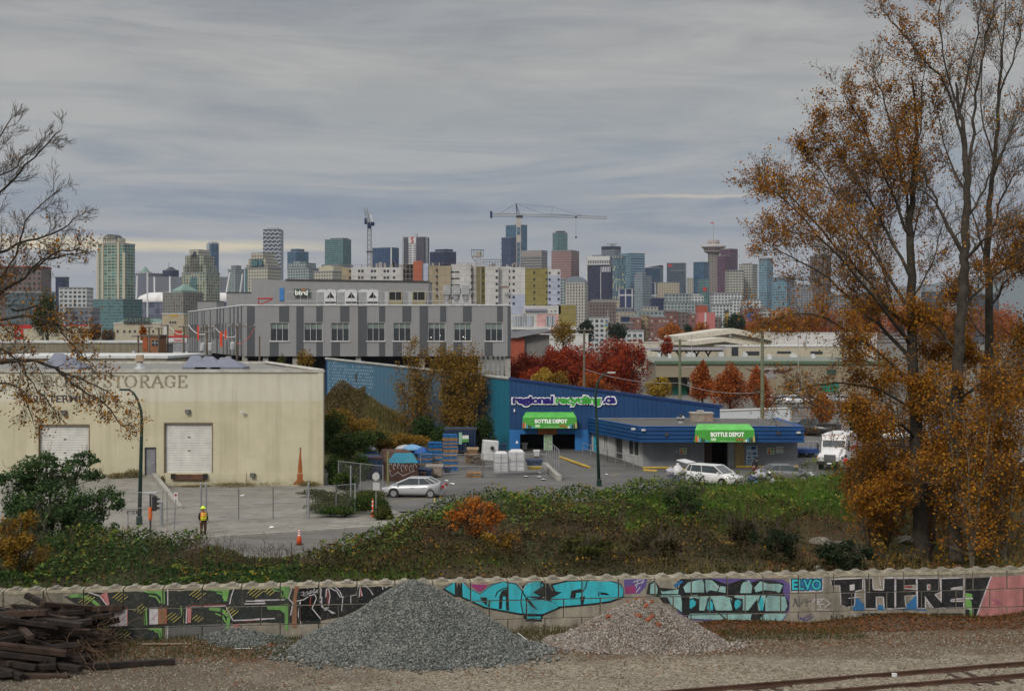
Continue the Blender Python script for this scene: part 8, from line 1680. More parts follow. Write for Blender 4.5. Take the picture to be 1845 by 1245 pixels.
LM={'mbrush':[(.06,.04,.018),(.10,.075,.028),(.14,.10,.04),(.08,.07,.02)],'rowan':[(.02,.05,.018),(.045,.09,.03),(.08,.14,.045),(.03,.065,.02),(.12,.17,.05)],'yellowgreen':[(.06,.11,.018),(.10,.16,.025),(.15,.19,.03),(.08,.12,.02),(.22,.19,.03)],'red':[(.12,.014,.008),(.26,.03,.01),(.40,.07,.012),(.18,.02,.012)],'orange':[(.20,.06,.01),(.36,.11,.012),(.46,.16,.02),(.26,.08,.012)],'rust':[(.18,.045,.01),(.32,.08,.014),(.40,.11,.02)],'yellow':[(.24,.15,.015),(.34,.22,.03),(.42,.28,.04),(.24,.16,.02)],'amber':[(.10,.06,.012),(.22,.12,.016),(.30,.17,.02),(.14,.10,.015)],'dark':[(.012,.022,.010),(.02,.035,.014),(.03,.045,.018)],'olive':[(.035,.045,.010),(.06,.065,.014),(.09,.085,.018)],'green':[(.014,.034,.008),(.03,.062,.014),(.06,.10,.022),(.022,.042,.010)],'bramble':[(.013,.036,.006),(.028,.065,.012),(.07,.12,.024),(.025,.055,.012),(.045,.085,.018),(.20,.17,.025)],'grass':[(.05,.11,.012),(.085,.18,.02),(.12,.22,.028),(.07,.14,.015)],'dead':[(.06,.03,.016),(.10,.052,.026),(.14,.08,.042)],'shrub':[(.014,.018,.007),(.032,.032,.010),(.065,.05,.016),(.045,.026,.012)],'poplar':[(.17,.065,.008),(.32,.13,.012),(.44,.20,.016),(.24,.085,.010),(.13,.05,.010),(.40,.23,.018)],'litter':[(.10,.045,.018),(.20,.08,.03),(.30,.13,.05),(.07,.035,.018)],'straw':[(.14,.11,.045),(.22,.17,.07),(.10,.09,.03)]}
def lm(k):return leafmat('leaves_'+k,LM[k],trans=.2)
def tree(label,a,b,yt,yb,Y,key,n,cat='tree',name='autumn_tree',cone=0,dens=.42,clumps=22,z0=0,lsz=None,trunk=True,group=None):
 x,rx=PX((a+b)/2,Y),(b-a)/2*Y/F*(1.45 if cone else 1.22);n=int(n*1.5);yb+=10;yt-=3;zt,zb=PZ(yt,Y),max(PZ(yb,Y),z0+.3);r=empty(name,(x,Y,z0),label,cat,group);rz_=(zt-zb)/2;c=(x,Y,(zt+zb)/2)
 P_=crown_pts(n,c,(rx,rx,rz_),clumps,cs=dens)
 if cone:
  f=np.clip((P_[:,2]-zb)/(zt-zb),0,1);k=np.clip(.45+f*3,0,1)*(1-cone*f**1.3);P_[:,0]=x+(P_[:,0]-x)*k*1.15;P_[:,1]=Y+(P_[:,1]-Y)*k*1.15
 leaf_obj('foliage',P_,lsz or max(.17,3.6*Y/F),lm(key),r)
 if trunk:
  tw=Twigs();h=zt-z0;tw.big.tube([(x,Y,z0-.3),(x+.03*h*.3,Y,z0+h*.35),(x,Y,z0+h*.8)],[max(.08,h*.022),h*.015,h*.004],7)
  for k in range(9):a_=k*2.4;zz=z0+h*(.25+.06*k);tw.big.tube([(x,Y,zz),(x+rx*.4*math.cos(a_),Y+rx*.4*math.sin(a_),zz+h*.1),(x+rx*.75*math.cos(a_),Y+rx*.75*math.sin(a_),zz+h*.2)],[h*.008,h*.005,.01],4)
  tw.big.build('trunk',BRK,r,fix=False)
 return r
T_list=[('crimson maple at the left end of the red row, beside the office block',912,976,622,712,204,'red',5200),('crimson maple second from the left in the red row',955,1025,616,712,200,'red',5200),('deep red maple at the middle of the red row behind the weathered pole',1004,1080,612,712,206,'red',5600),('red maple right of the weathered pole',1055,1128,606,712,200,'red',5200),('red maple at the right end of the red row',1104,1170,614,712,196,'red',5600),('crimson maple filling the back of the row between the second and third',985,1050,614,700,222,'red',4200),('dark red maple behind the right end of the row',1090,1150,610,700,222,'red',4200),('rust-red low maple at the left foot of the row',925,1000,660,712,190,'red',3000),('rust-coloured shrub-like maple low in front of the red row',1040,1100,668,712,188,'rust',2200),('yellow tree above the blue sloping roof, left of two',958,994,664,700,178,'yellow',1500),('yellow tree above the blue sloping roof, right of two',988,1026,668,700,176,'amber',1500),('yellow round tree before the green door of the tan store',1163,1208,678,712,215,'yellow',2200)]
for t_ in T_list:tree(*t_)
for t_ in(('rust-orange cone-shaped tree left of three by the tan store',1240,1290,645,722,212,'rust',3800),('wide rust-orange tree in the middle of three, with a forked dark trunk',1284,1346,650,735,208,'rust',4600),('rust-orange tree beside the thick green-grey pole',1340,1392,658,738,206,'rust',3800),('small rust-orange tree above the black pickup',1461,1501,703,757,175,'orange',2400)):tree(*t_,cone=.72)
tree('dark clipped conifer standing right of the white truck roof',1530,1584,728,800,142,'dark',7000,cone=.3,cat='conifer',name='conifer_tree',dens=.35,z0=.4);tree('tall olive columnar tree at the left behind the bare branches',64,106,524,612,410,'olive',3600,name='columnar_tree',cone=.35,lsz=.55)
far_t=[('orange tree in front of the red brick blocks, the left one',1182,1233,577,622,560,'orange',2600),('orange tree in front of the pink painted wall',1246,1286,578,618,560,'orange',2200),('small dark conifer between the two orange trees',1232,1248,582,616,570,'dark',1200),('dark conifer left of the tall dark one',1284,1314,588,616,565,'dark',1500),('tall dark conifer under the white condo block',1306,1348,558,616,590,'dark',3000),('dark round tree beside the rounded cream tower',1040,1072,573,616,600,'dark',2200),('dark round tree right of the flagpole',1096,1128,577,618,600,'dark',2200),('brown-orange tree right of the tall conifer',1336,1402,562,612,620,'rust',3000),('orange tree far behind the long white hall, first from the left',1382,1456,553,612,640,'orange',3200),('dull orange tree behind the long white hall, second from the left',1440,1530,560,612,650,'rust',3400),('orange-brown tree far behind the left trunk',1515,1600,548,612,640,'rust',3200),('brown tree far behind between the trunks',1590,1680,545,612,650,'rust',3200),('orange tree far behind the dark forked trunk',1668,1760,552,612,640,'orange',3200),('dull brown tree at the far right edge',1745,1850,548,612,650,'rust',3400),('small bright red tree on the pale platform roof line',1191,1212,604,632,345,'red',900),('thin yellow-green tree right of the grey winged hall',992,1037,572,630,300,'amber',1100),('small orange tree between the station hall and its poles',251,263,584,612,260,'orange',500),('brown bare-looking tree left of the cream station hall',160,184,583,612,400,'dead',600),('low brown tree behind the white stepped apartments',182,206,590,614,420,'dead',500),('small yellow tree at the back corner of the cream warehouse',532,566,628,672,150,'amber',420),('small olive tree peeping beside the stub pole',500,516,636,660,160,'olive',160)]
for t_ in far_t:tree(*t_)
nx,ny=110,90;xs=np.linspace(-27,-5,nx);ys=np.linspace(126,168,ny);Xg,Yg=np.meshgrid(xs,ys)
def mound(X,Y):
 k=np.sqrt(((X+17.0)/np.where(X>-17.0,8.6,13))**2+((Y-150)/np.where(Y<150,15,16))**2);h=5.6*np.clip(1-k,0,1)**.85;return h+.25*np.sin(X*1.1)*np.sin(Y*.8)*np.clip(1.1-k,0,1)+.3
Zg=mound(Xg,Yg);idx=np.arange(nx*ny).reshape(ny,nx);Fq=np.stack([idx[:-1,:-1],idx[:-1,1:],idx[1:,1:],idx[1:,:-1]],-1).reshape(-1,4)
g=NT('mound_grass');c=g.ramp(g.noise(.5,6,.7),[(.3,(.06,.055,.02)),(.5,(.09,.09,.03)),(.7,(.13,.105,.045))]);g.fin(c,.95,0,.1);g.bump(g.noise(6,5),.8,.15)
tag(quick('mound',np.stack([Xg,Yg,Zg],-1).reshape(-1,3),Fq,g.mat,smooth=True),kind='structure')
def wallside(X,Y):return X+.24<-.656*(Y-138)+.0+0*X
def scatter(n,x0,x1,y0,y1,zf,cond=None):
 X=RNG.uniform(x0,x1,n);Y=RNG.uniform(y0,y1,n);
 if cond is not None:k=cond(X,Y);X,Y=X[k],Y[k]
 return np.stack([X,Y,zf(X,Y)],1)
inm=lambda X,Y:wallside(X,Y)&(mound(X,Y)>.45)
tag(blade_obj('mound_grass',scatter(26000,-26,-6,130,164,mound,inm),.55,.07,lm('straw')),'dry yellowish grass covering the mound by the blue side wall','grass',kind='stuff')
tag(blade_obj('mound_green_grass',scatter(16000,-20,-6,130,158,mound,lambda X,Y:inm(X,Y)&(RNG.random(len(X))<.8)),.4,.08,lm('olive')),'olive grass mixed over the mound slope','grass',kind='stuff')
P_=scatter(16000,-24,-15.5,138,152,mound,lambda X,Y:inm(X,Y));P_[:,2]+=RNG.uniform(0,1.0,len(P_))**.7*(1+.6*np.sin(P_[:,0]*2));tag(leaf_obj('mound_brush',P_,.2,lm('mbrush')),'brown dead brush on the crown of the mound','brush',kind='stuff')
def thicket(name,label,n,blobs,key,sz=.16,cat='thicket'):
 Q=[];
 for(px,py,Y,rx,rz_)in blobs:Q.append(crown_pts(int(n/len(blobs)),(PX(px,Y),Y,PZ(py,Y)),(rx,max(1.0,rx*.7),rz_),10,cs=.5))
 Q=np.concatenate(Q);Q[:,2]=np.maximum(Q[:,2],.05);return tag(leaf_obj(name,Q,sz,lm(key),up=.5),label,cat,kind='stuff')
thicket('ivy_thicket','dark green ivy thicket heaped beside the right end of the cream warehouse',30000,[(604,850,113,1.1,1.4),(612,810,118,1.5,2.2),(640,845,116,1.6,1.6),(600,780,124,1.6,2.2),(650,800,126,2.2,1.3),(627,868,109,1.2,.9)],'bramble',.17)
thicket('yellowing_ivy','yellowing creeper at the foot of the mound behind the pallets',16000,[(640,775,128,2.4,1.4),(700,792,133,2.4,1.0),(745,795,134,2.2,.8),(615,760,128,1.8,1.6),(680,800,131,2,.8)],'amber',.18);thicket('dark_ivy','dark green creeper between the mound foot and the navy container',16000,[(790,790,137,2.2,1.4),(875,785,136,1.4,1.9),(770,775,140,2,1.6),(665,790,131,2.4,1.2)],'green',.18)
thicket('verge_weeds','low brown-green weeds between the gate and the stop sign',17000,[(585,915,95,1.5,.5),(625,912,96,1.6,.7),(665,905,97,1.4,.9),(600,900,99,2,.4),(650,893,101,2.0,.6),(570,888,104,1.7,.25),(690,925,91.5,.8,.5)],'olive',.13);thicket('verge_creeper','yellow and green creeper over the weeds by the stop sign',9000,[(655,905,94.5,1.4,.8),(615,922,92.8,1.2,.45),(684,912,93,.8,.9),(590,920,93,1.2,.35)],'bramble',.13)
thicket('warehouse_foot_weeds','small weeds along the foot of the warehouse wall and ramp',5000,[(240,852,111,.9,.45),(214,856,110.8,1.2,.25),(292,872,110,.35,.9),(440,872,111.3,3.5,.14),(560,872,111,1.2,.25),(350,878,111.2,1.5,.14)],'straw',.11)
def twiggy(label,px,pyb,yt,Y,hw,key,nl,z0,n_st=5,lsz=.2):
 x=PX(px,Y);r=empty('amber_tree',(x,Y,z0),label,'tree');tw=Twigs();h=PZ(yt,Y)-z0
 for k in range(n_st):
  bx_=x+random.uniform(-.25,.25)*hw;tx=x+(k/(n_st-1)*2-1)*hw*.7;hh=h*random.uniform(.72,1.0);tw.limb([(bx_,Y,z0),(lerp(bx_,tx,.5),Y+random.uniform(-.6,.6),z0+hh*.45),(tx,Y+random.uniform(-1,1),z0+hh)],[.09,.06,.015],13,1.9,1,.5,kids=4)
 tw.big.build('trunk',BRP,r,fix=False);tw.small.build('twigs',TWG,r,fix=False);T=np.array([t_[0]for t_ in tw.tips]);k=RNG.integers(0,len(T),nl);leaf_obj('foliage',T[k]+RNG.normal(size=(nl,3))*.28,lsz,lm(key),r);return r
twiggy('tall thin amber tree left of the other by the blue side wall',762,790,622,144,1.9,'amber',5200,.6,6);twiggy('broad amber-yellow tree in front of the blue side wall',820,795,636,141.5,2.2,'amber',9500,.6,8);twiggy('leafier golden tree at the right of the amber pair',846,795,660,140.5,1.6,'amber',6500,.6,5);twiggy('thin half-bare amber tree at the far left of the amber pair',738,780,655,146,1.0,'amber',1500,1.2,3)
bumps=[(RNG.uniform(-36,36),RNG.uniform(.02,.92),RNG.uniform(.8,2.4),RNG.uniform(.3,1.35))for _ in range(330)]
def vegh(X,T):
 Yw_=wallY(X);Y=Yw_+T*(roadY(X)-Yw_);h=np.full(X.shape,.25)
 for bx_,bt,br,bh in bumps:by=wallY(bx_)+bt*(roadY(bx_)-wallY(bx_));h=np.maximum(h,bh*np.clip(1-((X-bx_)**2+(Y-by)**2)/br**2,0,1)**.5)
 return h*np.where((X>-15.5)&(X<-8.8),.4,1.0)
def cover(n,key,sz,cond,hm=1.0,blade=False,up=.6,lo=0.0):
 X=RNG.uniform(-34,36,n);T=RNG.uniform(.015,.97,n);Yw_=wallY(X)+.5;Y=Yw_+T*(roadY(X)-Yw_);px=CX+F*X/Y;k=cond(px,T+.07*np.sin(X*1.3)*np.cos(Y*.9),X,Y);X,T,Y=X[k],T[k],Y[k];hv=vegh(X,T)*hm;Z=hterr(X,Y)
 edge=np.clip((1-T)*7,0,1)*np.clip(T*14,.25,1);P_=np.stack([X,Y,Z+(0 if blade else 1)*hv*edge*(lo+(1-lo)*RNG.uniform(0,1,len(X))**.45)],1);return P_
nz=lambda X,Y,f=1.0:np.sin(X*f*1.1+.7*np.sin(Y*f))*np.sin(Y*f*1.3+X*.4*f)
def cv(name,label,n,key,sz,cond,hm=1,cat='ground cover',lo=0.0):return tag(leaf_obj(name,cover(n,key,sz,cond,hm,lo=lo),sz,lm(key),up=.7),label,cat,kind='stuff')
def gr(name,label,n,key,h_,w_,cond):return tag(blade_obj(name,cover(n,key,0,cond,blade=True),h_,w_,lm(key)),label,'grass',kind='stuff')
cv('bramble_thicket','green bramble thicket with yellow leaves along the crest before the yard',150000,'bramble',.15,lambda p,t,X,Y:((p>600)&(p<1270)&(t>.50))|((p>600)&(p<760)&(t>.25)&(nz(X,Y)>-.3)),1.1)
cv('left_thicket','dark green tangled thicket behind the wall at the left',130000,'green',.15,lambda p,t,X,Y:(p<540)&(t<.93),1.25);cv('left_yellow_leaves','yellowing leaves through the left thicket',12000,'amber',.15,lambda p,t,X,Y:(p<520)&(nz(X,Y,.7)>.2),1.35,lo=.6)
cv('dead_bracken','reddish-brown dead bracken patch left of the orange shrub',60000,'dead',.15,lambda p,t,X,Y:(p>640)&(p<1120)&(t>.2)&(t<.6)&(nz(X,Y,.5)>-.35),.9)
cv('dark_undergrowth','dark brown and green undergrowth behind the middle of the wall',130000,'shrub',.14,lambda p,t,X,Y:(p>520)&(p<1660)&(t<.52)&~((p>1440)&(t>.12)&(t<.5)&(nz(X,Y,.8)>-.5)),1.0)
cv('orange_flecks','orange bramble leaves scattered over the bank',16000,'amber',.14,lambda p,t,X,Y:(p>560)&(p<1450)&(nz(X,Y,.9)>.15)&(t<.95),1.2,lo=.7)
gr('bank_grass','rough green grass on the right half of the bank',150000,'grass',.42,.045,lambda p,t,X,Y:(p>1130)&(p<1720)&(t>.44)&(RNG.random(len(p))<.9));cv('bank_weeds','leafy green weeds in the grass on the right of the bank',50000,'green',.12,lambda p,t,X,Y:(p>1180)&(p<1900)&(t>.42),.75)
gr('low_bank_grass','short green grass tufts just behind the wall',60000,'grass',.3,.04,lambda p,t,X,Y:(p>440)&(p<920)&(t<.4)&(nz(X,Y,.6)>-.2));cv('leaf_litter_bank','brown leaf litter under the big trees and among the rocks',60000,'litter',.12,lambda p,t,X,Y:(p>1380)&(t<.62),.12)
cv('under_tree_leaves','orange-yellow leafy undergrowth under the big trees at the right',60000,'amber',.14,lambda p,t,X,Y:(p>1570)&(t<.5)&(nz(X,Y,.7)>-.4),1.3)
cv('bramble_highlights','bright young bramble leaves on top of the crest thicket',30000,'yellowgreen',.2,lambda p,t,X,Y:(p>580)&(p<1560)&(t>.45)&(nz(X,Y,.6)>-.2),1.2,lo=.75)  # lighter leaf layer paints highlights onto the top of the brambles
cv('left_highlights','brighter leaves on top of the left thicket',14000,'yellowgreen',.19,lambda p,t,X,Y:(p<600)&(nz(X,Y,.6)>-.1),1.35,lo=.75)  # highlights of the left thicket put into a lighter leaf colour
gr('dry_bank_grass','dry straw-coloured grass streaks over the bank',36000,'straw',.6,.035,lambda p,t,X,Y:(p>600)&(nz(X,Y,.45)>.1)&(t<.85))
def stems(name,label,n,x0,x1,t0,t1,h_,key='dead'):
 mb=MB();L_=[]
 for _ in range(n):
  X=random.uniform(x0,x1);T=random.uniform(t0,t1);Y=wallY(X)+T*(roadY(X)-wallY(X));z=float(hterr(X,Y));hh=h_*random.uniform(.6,1.25);lx=random.gauss(0,.12)*hh;mb.tube([(X,Y,z),(X+lx*.4,Y,z+hh*.6),(X+lx,Y,z+hh)],[.014,.010,.005],3,cap=False)
  for q in range(5):f_=random.uniform(.4,.95);a_=random.uniform(-1,1)*.3*hh;mb.tube([(X+lx*f_,Y,z+hh*f_),(X+lx*f_+a_,Y+random.uniform(-.1,.1),z+hh*(f_+.18))],[.008,.004],3,cap=False)
  L_+=[(X+lx*f2+random.gauss(0,.08),Y,z+hh*f2)for f2 in np.random.default_rng(1).uniform(.5,1.05,8)]
 return tag(mb.build(name,mat('dry_stem_brown',(.075,.045,.025),.9,var=.4),fix=False),label,'weeds',kind='stuff')
stems('dry_stalks','tall dry seed stalks in front of the street',130,-15.5,-8,.35,.72,1.25);stems('dry_stalks','brown dry stalks over the middle of the bank',320,-6,16,.1,.6,.9);stems('dry_stalks','dry stalks through the thicket at the left',160,-26,-12,.1,.8,1.5)
def shrub(label,px,pyb,w_,h_,Y,key,n,name='shrub',cl=12,cs=.42,sz=.14):
 x=PX(px,Y);z=float(hterr(x,Y))if Y<95 else 0;r=empty(name,(x,Y,z),label,'shrub');tw=Twigs()
 for k in range(7):a_=k*.9+.3;tw.limb([(x,Y,z-.1),(x+w_*.2*math.cos(a_),Y+w_*.2*math.sin(a_),z+h_*.5),(x+w_*.38*math.cos(a_),Y+w_*.38*math.sin(a_),z+h_*random.uniform(.8,1.05))],[.035,.022,.008],7,h_*.28,1,.3,kids=3)
 tw.big.build('stems',TWG,r,fix=False)if tw.big.v else None;tw.small.build('twigs',TWG,r,fix=False);leaf_obj('foliage',crown_pts(int(n*.6),(x,Y,z+h_*.5),(w_*.62,w_*.6,h_*.55),cl*2,cs=cs*.62),sz,lm(key),r,up=.4);return r
shrub('bright orange and yellow shrub standing behind the middle of the wall',860,1005,2.9,2.1,66.5,'orange',4200);shrub('yellow-green shrub at the right foot of the orange one',905,1020,2.0,1.3,64,'amber',2200)
shrub('dark green shrub rising through the grass in front of the dark sedan',1235,950,2.6,1.7,74,'green',3600);shrub('dark bushy evergreen low behind the pale cyan graffiti',1395,1000,2.2,1.7,66,'dark',4200);shrub('dark evergreen bush near the blue tag',1525,1020,2.3,1.3,61,'dark',3800);shrub('second dark bush at the left of the low evergreen',1335,1000,1.4,1.5,68,'shrub',2400)
shrub('small dark bush above the right end of the cyan graffiti',1180,1010,2.2,1.4,63,'shrub',3200);shrub('dull olive bush behind the mid wall',1050,1015,2.6,1.3,62.5,'olive',3200);shrub('yellow shrub at the lower left corner behind the sleepers',42,1045,2.4,2.6,59.5,'amber',5000)
def bush(label,pts,Y,key,n,name='bushy_tree'):
 x=PX(pts[0][0],Y);z=float(hterr(x,Y));r=empty(name,(x,Y,z),label,'tree');tw=Twigs();Q=[]
 for px,py,rx,rz_ in pts:
  c_=(PX(px,Y),Y+random.uniform(-1,1),PZ(py,Y));tw.limb([(x,Y,z-.1),(lerp(x,c_[0],.4),Y,lerp(z,c_[2],.5)),(c_[0],c_[1],c_[2]+rz_*.6)],[.11,.07,.02],10,1.2,1,.3);Q.append(crown_pts(int(n*rx*rz_),c_,(rx*1.15,rx,rz_*1.15),26,cs=.26))
 tw.big.build('stems',BRK,r,fix=False);tw.small.build('twigs',TWG,r,fix=False);leaf_obj('foliage',np.concatenate(Q),.19,lm(key),r,up=.5,asp=.38);return r
bush('large green bushy tree with drooping leaflets in front of the left roll-up door',[(95,905,1.9,1.5),(60,855,1.5,.9),(140,850,1.3,.7),(165,920,1.5,1.3),(105,960,2.2,1.3),(45,930,1.6,1.5),(190,965,1.2,1.0),(30,870,1.1,1.1),(200,900,.9,.7),(85,828,.9,.5),(160,825,.8,.4),(120,990,1.9,.9)],71,'rowan',1500)
def rock(label,px,py,w_,h_,Y,name='boulder',m_=None,sd=0):
 rr=random.Random(sd+px);x,z=PX(px,Y),float(hterr(PX(px,Y),Y));mb=MB().lathe([(.30*w_,0),(.5*w_,.2*h_),(.46*w_,.6*h_),(.25*w_,.95*h_),(.05*w_,h_)],(x,Y,z-.08),9);mb.v=[(a+rr.uniform(-.1,.1)*w_,b+rr.uniform(-.1,.1)*w_,c_+rr.uniform(-.13,.13)*h_)for a,b,c_ in mb.v]
 return tag(mb.build(name,m_ or mat('boulder_grey',(.21,.195,.165),.9,var=.35,bump=.5,dirt=((.07,.065,.04),.5)),None,loc=(x,Y,z)),label,'rock')
for a in(('flat pale boulder at the left of the rocky hollow',1478,975,1.1,.3,70),('long pale flat rock in the middle of the rocky hollow',1512,978,1.2,.25,69.5),('pale boulder right of the hollow, lower one',1586,996,1.0,.3,66.5),('small pale rock between the low bushes',1557,1000,.7,.25,66),('round rock beside the left big trunk',1632,972,.8,.35,69),('squarish rock just below the round one',1638,992,.8,.35,66.5),('small pointed stone by the wall near the blue tag',1475,1018,.5,.25,61),('low rock before the hollow',1540,986,1.0,.35,68)):rock(*a)
HE=[((748-CX)*54.4/F,54.4,4.9,3.4,2.52),((1155-CX)*55.4/F,55.4,3.7,2.2,1.62),((428-CX)*55.2/F,55.2,2.0,1.4,.55)]
def heap(X,Y,k):cx_,cy_,rx,ry,hh=HE[k];r=np.sqrt(((X-cx_)/rx)**2+((Y-cy_)/ry)**2+.012);ang=np.arctan2(Y-cy_,X-cx_);r=r*(1+.09*np.sin(2*ang+k*2+.6)+.06*np.sin(5*ang+k)+.03*np.sin(11*ang))*(1+.05*np.sin(X*2.1+Y*1.3));return hh*(np.clip(1.06-r,0,1)**1.12)*1.06+.03*np.sin(X*5)*np.cos(Y*4)*(r<1)-.02
def stones(P_,size,svar=.5):
 n=len(P_);s=size*(1+svar*RNG.uniform(-1,1,n));o_=np.array([(1,0,0),(-1,0,0),(0,1,0),(0,-1,0),(0,0,.7),(0,0,-.7)],float);V=P_[:,None,:]+(o_[None]+RNG.normal(size=(n,6,3))*.28)*s[:,None,None]
 f_=np.array([(0,2,4),(2,1,4),(1,3,4),(3,0,4),(2,0,5),(1,2,5),(3,1,5),(0,3,5)]);return V.reshape(-1,3),(f_[None]+6*np.arange(n)[:,None,None]).reshape(-1,3)
def stonemat(nm,cols):
 t=NT(nm);g_=t.n('ShaderNodeNewGeometry');return t.fin(t.ramp(g_.outputs['Random Per Island'],[(i/(len(cols)-1),c_)for i,c_ in enumerate(cols)]),.85,0,.3)
S1=stonemat('crushed_stone_dark',[(.04,.046,.044),(.08,.088,.083),(.12,.13,.122),(.16,.17,.155),(.25,.25,.225)]);S2=stonemat('crushed_stone_pale',[(.09,.08,.07),(.17,.155,.135),(.26,.24,.21),(.20,.15,.12),(.40,.38,.34)]);S3=stonemat('yard_pebbles',[(.085,.07,.048),(.16,.135,.095),(.25,.22,.165),(.32,.29,.23),(.13,.10,.065)])
for k,(lb,sm,n_,m__)in enumerate((('large heap of dark blue-grey crushed stone against the graffiti wall',.042,46000,S1),('smaller heap of pale gravel mixed with brick pieces and leaves',.042,26000,S2),('low bluish gravel heap at the foot of the green graffiti',.04,5000,S1))):
 cx_,cy_,rx,ry,hh=HE[k];nx,ny=120,80;Xg,Yg=np.meshgrid(np.linspace(cx_-rx*1.15,cx_+rx*1.15,nx),np.linspace(cy_-ry*1.15,min(cy_+ry,56.5),ny));Yg=np.minimum(Yg,wallY(Xg)-.03);Zg=heap(Xg,Yg,k);idx=np.arange(nx*ny).reshape(ny,nx)
 r=empty('gravel_heap',(cx_,cy_,0),lb,'gravel heap');quick('mass',np.stack([Xg,Yg,Zg],-1).reshape(-1,3),np.stack([idx[:-1,:-1],idx[:-1,1:],idx[1:,1:],idx[1:,:-1]],-1).reshape(-1,4),mat('stone_mass%s'%'abc'[k],((.075,.085,.08),(.15,.135,.11),(.075,.085,.08))[k],.95,var=.3,scale=8,bump=.8,bscale=22),r,smooth=True)
 X=RNG.uniform(cx_-rx*1.12,cx_+rx*1.12,n_);Y=RNG.uniform(cy_-ry*1.12,cy_+.8,n_);Y=np.minimum(Y,wallY(X)-.06);Z=heap(X,Y,k);kk=Z>-.015;V,Fc=stones(np.stack([X,Y,Z+.005],1)[kk],sm);o_=quick('loose_stones',V,Fc,m__,r);o_['kind']='stuff'
gz=lambda X,Y:.03+.035*np.sin(X*.7+1.3*np.sin(Y*.5))*np.cos(Y*.9)+.02*np.sin(X*2.3+Y)+np.clip(1-(wallY(X)-Y)/2.2,0,1)*(.10+.10*np.sin(X*.9)+.16*np.clip((X-6)/8,0,1))
for k,n_,m__ in((0,1500,S1),(1,900,S2)):
 cx_,cy_,rx,ry,hh=HE[k];a_=RNG.uniform(math.pi,2*math.pi,n_);q=RNG.normal(1.02,.11,n_);X=cx_+rx*q*np.cos(a_);Y=cy_+ry*q*np.sin(a_);V,Fc=stones(np.stack([X,Y,np.maximum(heap(X,Y,k),.03)+.02],1),.055,.6);tag(quick('spilled_stones',V,Fc,m__),('larger stones spilled round the foot of the dark heap','larger stones spilled round the foot of the pale heap')[k],'gravel',kind='stuff')
X=RNG.uniform(-19,22,42000);Y=46+(RNG.uniform(0,1,42000)**.9)*11;kk=Y<wallY(X)-.1;V,Fc=stones(np.stack([X,Y,gz(X,Y)],1)[kk],.028,.7);tag(quick('loose_pebbles',V,Fc,S3),'loose pale pebbles strewn over the rail yard','gravel',kind='stuff')
def flv(n,x0,x1,d0,d1,pw=1.0):X=RNG.uniform(x0,x1,n);d=d0+(RNG.uniform(0,1,n)**pw)*(d1-d0);Y=wallY(X)-d;return np.stack([X,Y,gz(X,Y)+.02+RNG.uniform(0,.03,n)],1)
Q=np.concatenate([flv(9000,7.5,22,.05,1.9,1.6),flv(1600,8,22,1,4.5),flv(1800,-18,8,.3,8),flv(1500,-16,-9,.3,4)]);tag(leaf_obj('fallen_leaves',Q,.10,lm('litter'),up=2.0),'fallen orange-brown leaves drifted along the wall foot','leaves',kind='stuff')
X=RNG.uniform(1.5,8.5,2200);Y=RNG.uniform(53,56.3,2200);kk=RNG.random(2200)<.5*(1+nz(X,Y,1.7));Z=np.maximum(heap(X,Y,1),gz(X,Y))+.04;tag(leaf_obj('fallen_leaves',np.stack([X,Y,Z],1)[kk],.10,lm('litter'),up=2),'fallen leaves caught on the pale gravel heap','leaves',kind='stuff')
tag(blade_obj('yard_weeds',np.concatenate([flv(2500,-18,-8,.2,3.5),flv(900,-.5,2.2,.6,2.4),flv(1200,8,14,1.2,3),flv(1500,-20,22,0,.5)]),.16,.03,lm('olive')),'sparse low weeds in the gravel near the wall','weeds',kind='stuff')
BRR=mat('brick_rubble',(.24,.075,.035),.9,var=.35)
for i_,(px,py)in enumerate(((1100,1090),(1150,1076),(1163,1094),(1176,1112),(1186,1126),(1150,1128),(1168,1140),(1098,1112),(1157,1068),(1134,1072),(1172,1083))):
 Y=54.5;
 for _ in range(40):
  if PZ(py,Y)<=float(np.maximum(heap(np.array(PX(px,Y)),np.array(Y),1),.05)):break
  Y+=.05
 Y=min(Y,55.6);o_=MB().obox((0,0,0),(.26,.16,.12)).build('brick_piece',BRR,bevel=.02);o_.location=(PX(px,Y),Y,float(np.maximum(heap(np.array(PX(px,Y)),np.array(Y),1),.05))+.03);o_.rotation_euler=(random.uniform(-.5,.5),random.uniform(-.5,.5),random.uniform(0,3));tag(o_,'broken red brick piece lying on the pale gravel heap','brick','brick pieces on the pale heap')
def low(label,px,py,name,pts,m_,cat,th=.06):
 Y=GY(py,.06);x=PX(px,Y);return tag(MB().prism([(x+a,Y+b)for a,b in pts],.05,.05+th,'xy').build(name,m_,None,loc=(x,Y,.05),bevel=.01),label,cat)
def blobp(r_,k=9,sd=1):rr=random.Random(sd);return[(r_*math.cos(a)*rr.uniform(.6,1.2),r_*.6*math.sin(a)*rr.uniform(.6,1.2))for a in[i*2*math.pi/k for i in range(k)]]
low('crumpled white plastic sheet between the two heaps',1010,1151,'plastic_sheet',blobp(.38,9,2),PBW,'litter',.14);low('small blue plastic scrap between the two heaps',966,1140,'plastic_scrap',blobp(.2,8,3),PBB,'litter',.12);low('small pink and yellow wrapper between the two heaps',990,1139,'wrapper',blobp(.16,7,4),mat('wrapper_pink',(.4,.2,.3)),'litter',.1)
